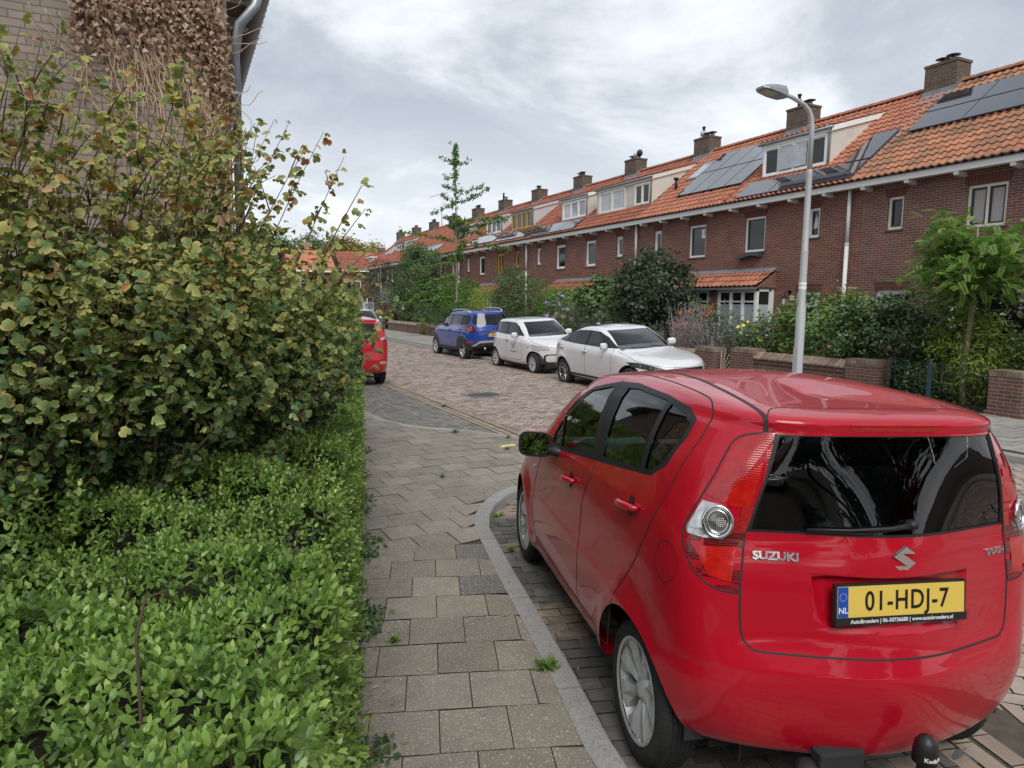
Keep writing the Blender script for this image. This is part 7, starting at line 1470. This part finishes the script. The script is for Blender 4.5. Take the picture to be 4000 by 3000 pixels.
# ------------------------------------------------------------------ end of the street, and what stands behind the camera (seen in or added for reflections)
def plainhouse(label, x0, x1, y0, y1, ze, zr, tiles, ridge='x', grp=None, dorm=None):
    t = thing('brick_house', label, 'house', ((x0+x1)/2, y0, 0), group=grp); W, Dp = (x1-x0)/2, y1-y0; holes = [(-W+1.0, -W+2.0, 3.2, 4.3), (W-2.0, W-1.0, 3.2, 4.3)] if ridge == 'x' else []
    b = MB()
    b.add([(-W, 0, 0), (W, 0, 0), (W, 0, ze), (-W, 0, ze)], [(0, 1, 2, 3)]); b.add([(-W, Dp, 0), (-W, 0, 0), (-W, 0, ze), (-W, Dp/2, zr if ridge == 'x' else ze), (-W, Dp, ze)], [(0, 1, 2, 3, 4)]); b.add([(W, 0, 0), (W, Dp, 0), (W, Dp, ze), (W, Dp/2, zr if ridge == 'x' else ze), (W, 0, ze)], [(0, 1, 2, 3, 4)]); b.build('wall', m_brick, t, uv=True)
    r = MB(); dv = Vector((0, Dp/2+.3, zr-ze+.15)); tilesheet(r, (-W-.1, -.3, ze-.05), (1, 0, 0), dv, 2*W+.2, dv.length, tw=.3, tl=.4, amp=.04); r.add([(-W-.1, Dp/2, zr+.1), (W+.1, Dp/2, zr+.1), (W+.1, Dp+.3, ze), (-W-.1, Dp+.3, ze)], [(0, 1, 2, 3)]); r.build('roof', tiles, t)
    b = MB(); b.box(-W-.1, W+.1, -.38, -.25, ze-.12, ze+.03); b.build('gutter', m_white, t)
    c = MB(); c.box(W-.9, W-.2, Dp/2-.3, Dp/2+.3, zr-.2, zr+.7); c.build('chimney', m_chim, t, uv=True)
    if dorm: d = MB(); d.box(dorm[0], dorm[1], .3, 2.5, ze+.1, ze+1.5); dm = d.build('dormer', m_grender, t); d = MB(); d.box(dorm[0]-.1, dorm[1]+.1, .15, 2.6, ze+1.5, ze+1.62); d.build('flat_roof', m_white, dm); window(dm, 0, 1, 0, 1, m_white, name='window', sill=False, lintel=False).matrix_local = Matrix(((0, 1, 0, dorm[0]+.2), (1, 0, 0, .22), (0, 0, 1, ze+.3), (0, 0, 0, 1))) @ Matrix.Diagonal((1, dorm[1]-dorm[0]-.4, 1.1, 1))
    for k in range(2): b = MB(); b.box(-W+1.0+k*(2*W-3.0), -W+2.0+k*(2*W-3.0), -.03, .0, 3.1, 4.3); f = b.build('window', m_white, t); b = MB(); b.box(-W+1.08+k*(2*W-3.0), -W+1.92+k*(2*W-3.0), -.036, -.031, 3.18, 4.22); b.build('pane', m_pane, f)
    return t
m_pale = tilemat('pale orange roof tile', (.50, .19, .11), (.60, .25, .15), ((.3, .13, .09), 2, .5, .8))
plainhouse('far house with smooth pale orange roof closing the street on the left', 10.4, 15.1, 75, 83, 5.2, 7.5, m_pale)
plainhouse('far house with dark red roof and a white dormer closing the street', 16.0, 22, 76, 84, 5.4, 7.6, m_tred, dorm=(.3, 3.0))
plainhouse('far house with grey-brown roof seen behind the left end of the terrace', 23, 30, 78, 86, 5.5, 8.0, m_told)
tg = 'trees rising behind the houses at the end of the street'
for i, (x, y, zt, r_, mt_, lb) in enumerate(((10.2, 92, 10.9, 3.0, L_far, 'green tree behind the pale orange roof, left one'), (15.5, 95, 11.4, 3.4, L_far, 'broad green tree above the street end, centre one'), (19.8, 93, 11.2, 3.2, L_aut, 'yellowing tree above the far red roof'), (25.5, 100, 10.6, 3.5, L_aut, 'low autumn-tinted tree right of the yellowing tree'), (31, 104, 10.4, 3.5, L_far, 'small green treetop just left of the terrace roof'), (5.2, 88, 11.2, 3.4, L_far, 'green tree at the far left seen through the currant leaves'), (2.6, 70, 8.5, 2.6, L_mid, 'dark tree standing left of the street end'))):
    shrub('background_tree', lb, 'tree', x, y, 2.5, zt, r_, r_*1.1, 8500, .42, mt_, 'rhomb', tg, seed=80+i, clump=.55, trunk=(3.2, .22), stems=8, shell=.5, base=0)
tl_ = 'trees standing behind the camera'
for i, (x, y, zt, r_, lb) in enumerate(((-7, -13, 9, 3.6, 'dark tree behind the camera, mirrored in the rear screen left side'), (3.2, -19, 11, 3.4, 'tall tree behind the camera, mirrored in the middle of the rear screen'), (10.5, -17, 8, 3.4, 'tree behind the camera, mirrored at the right of the rear screen'), (-4.5, -7, 5, 2.2, 'bushy tree behind the camera close to the left houses'))):
    shrub('reflected_tree', lb, 'tree', x, y, .8, zt, r_, r_, 6500, .5, L_dark, 'rhomb', tl_, seed=100+i, clump=.5, trunk=(2, .2), stems=6, base=0)
plainhouse('brick house added behind the camera to darken car paint reflections', -14, -4, -30, -22, 5.4, 8.4, m_tred)  # unseen house, added to give the car paint something dark to reflect
tb_ = copy_tree(tU); tb_.matrix_world = Matrix.Translation((.6, -8.0, 0)) @ Matrix.Rotation(math.pi*.0, 4, 'Z') @ Matrix(((0, -1.0, 0, 0), (1.0, 0, 0, 0), (0, 0, 1.0, 0), (0, 0, 0, 1))); tb_['label'] = 'small white car behind the camera, seen only mirrored in the rear screen'
t = thing('no_entry_sign', 'round no-entry sign on a pole, mirrored in the rear screen', 'road sign', (-1.6, -6.5, 0))
b = MB(); b.tube([(0, 0, 0), (0, 0, 3.0)], .03, 10); b.build('pole', m_pole, t); b = MB(); b.lathe([(0, .035), (.3, .035), (.3, .03)], 30, 'y', (0, 0, 2.7)); b.build('disc', mat('sign red', (.55, .01, .01), .4), t); b = MB(); b.box(-.22, .22, .037, .04, 2.65, 2.75); b.build('bar', m_white, t)
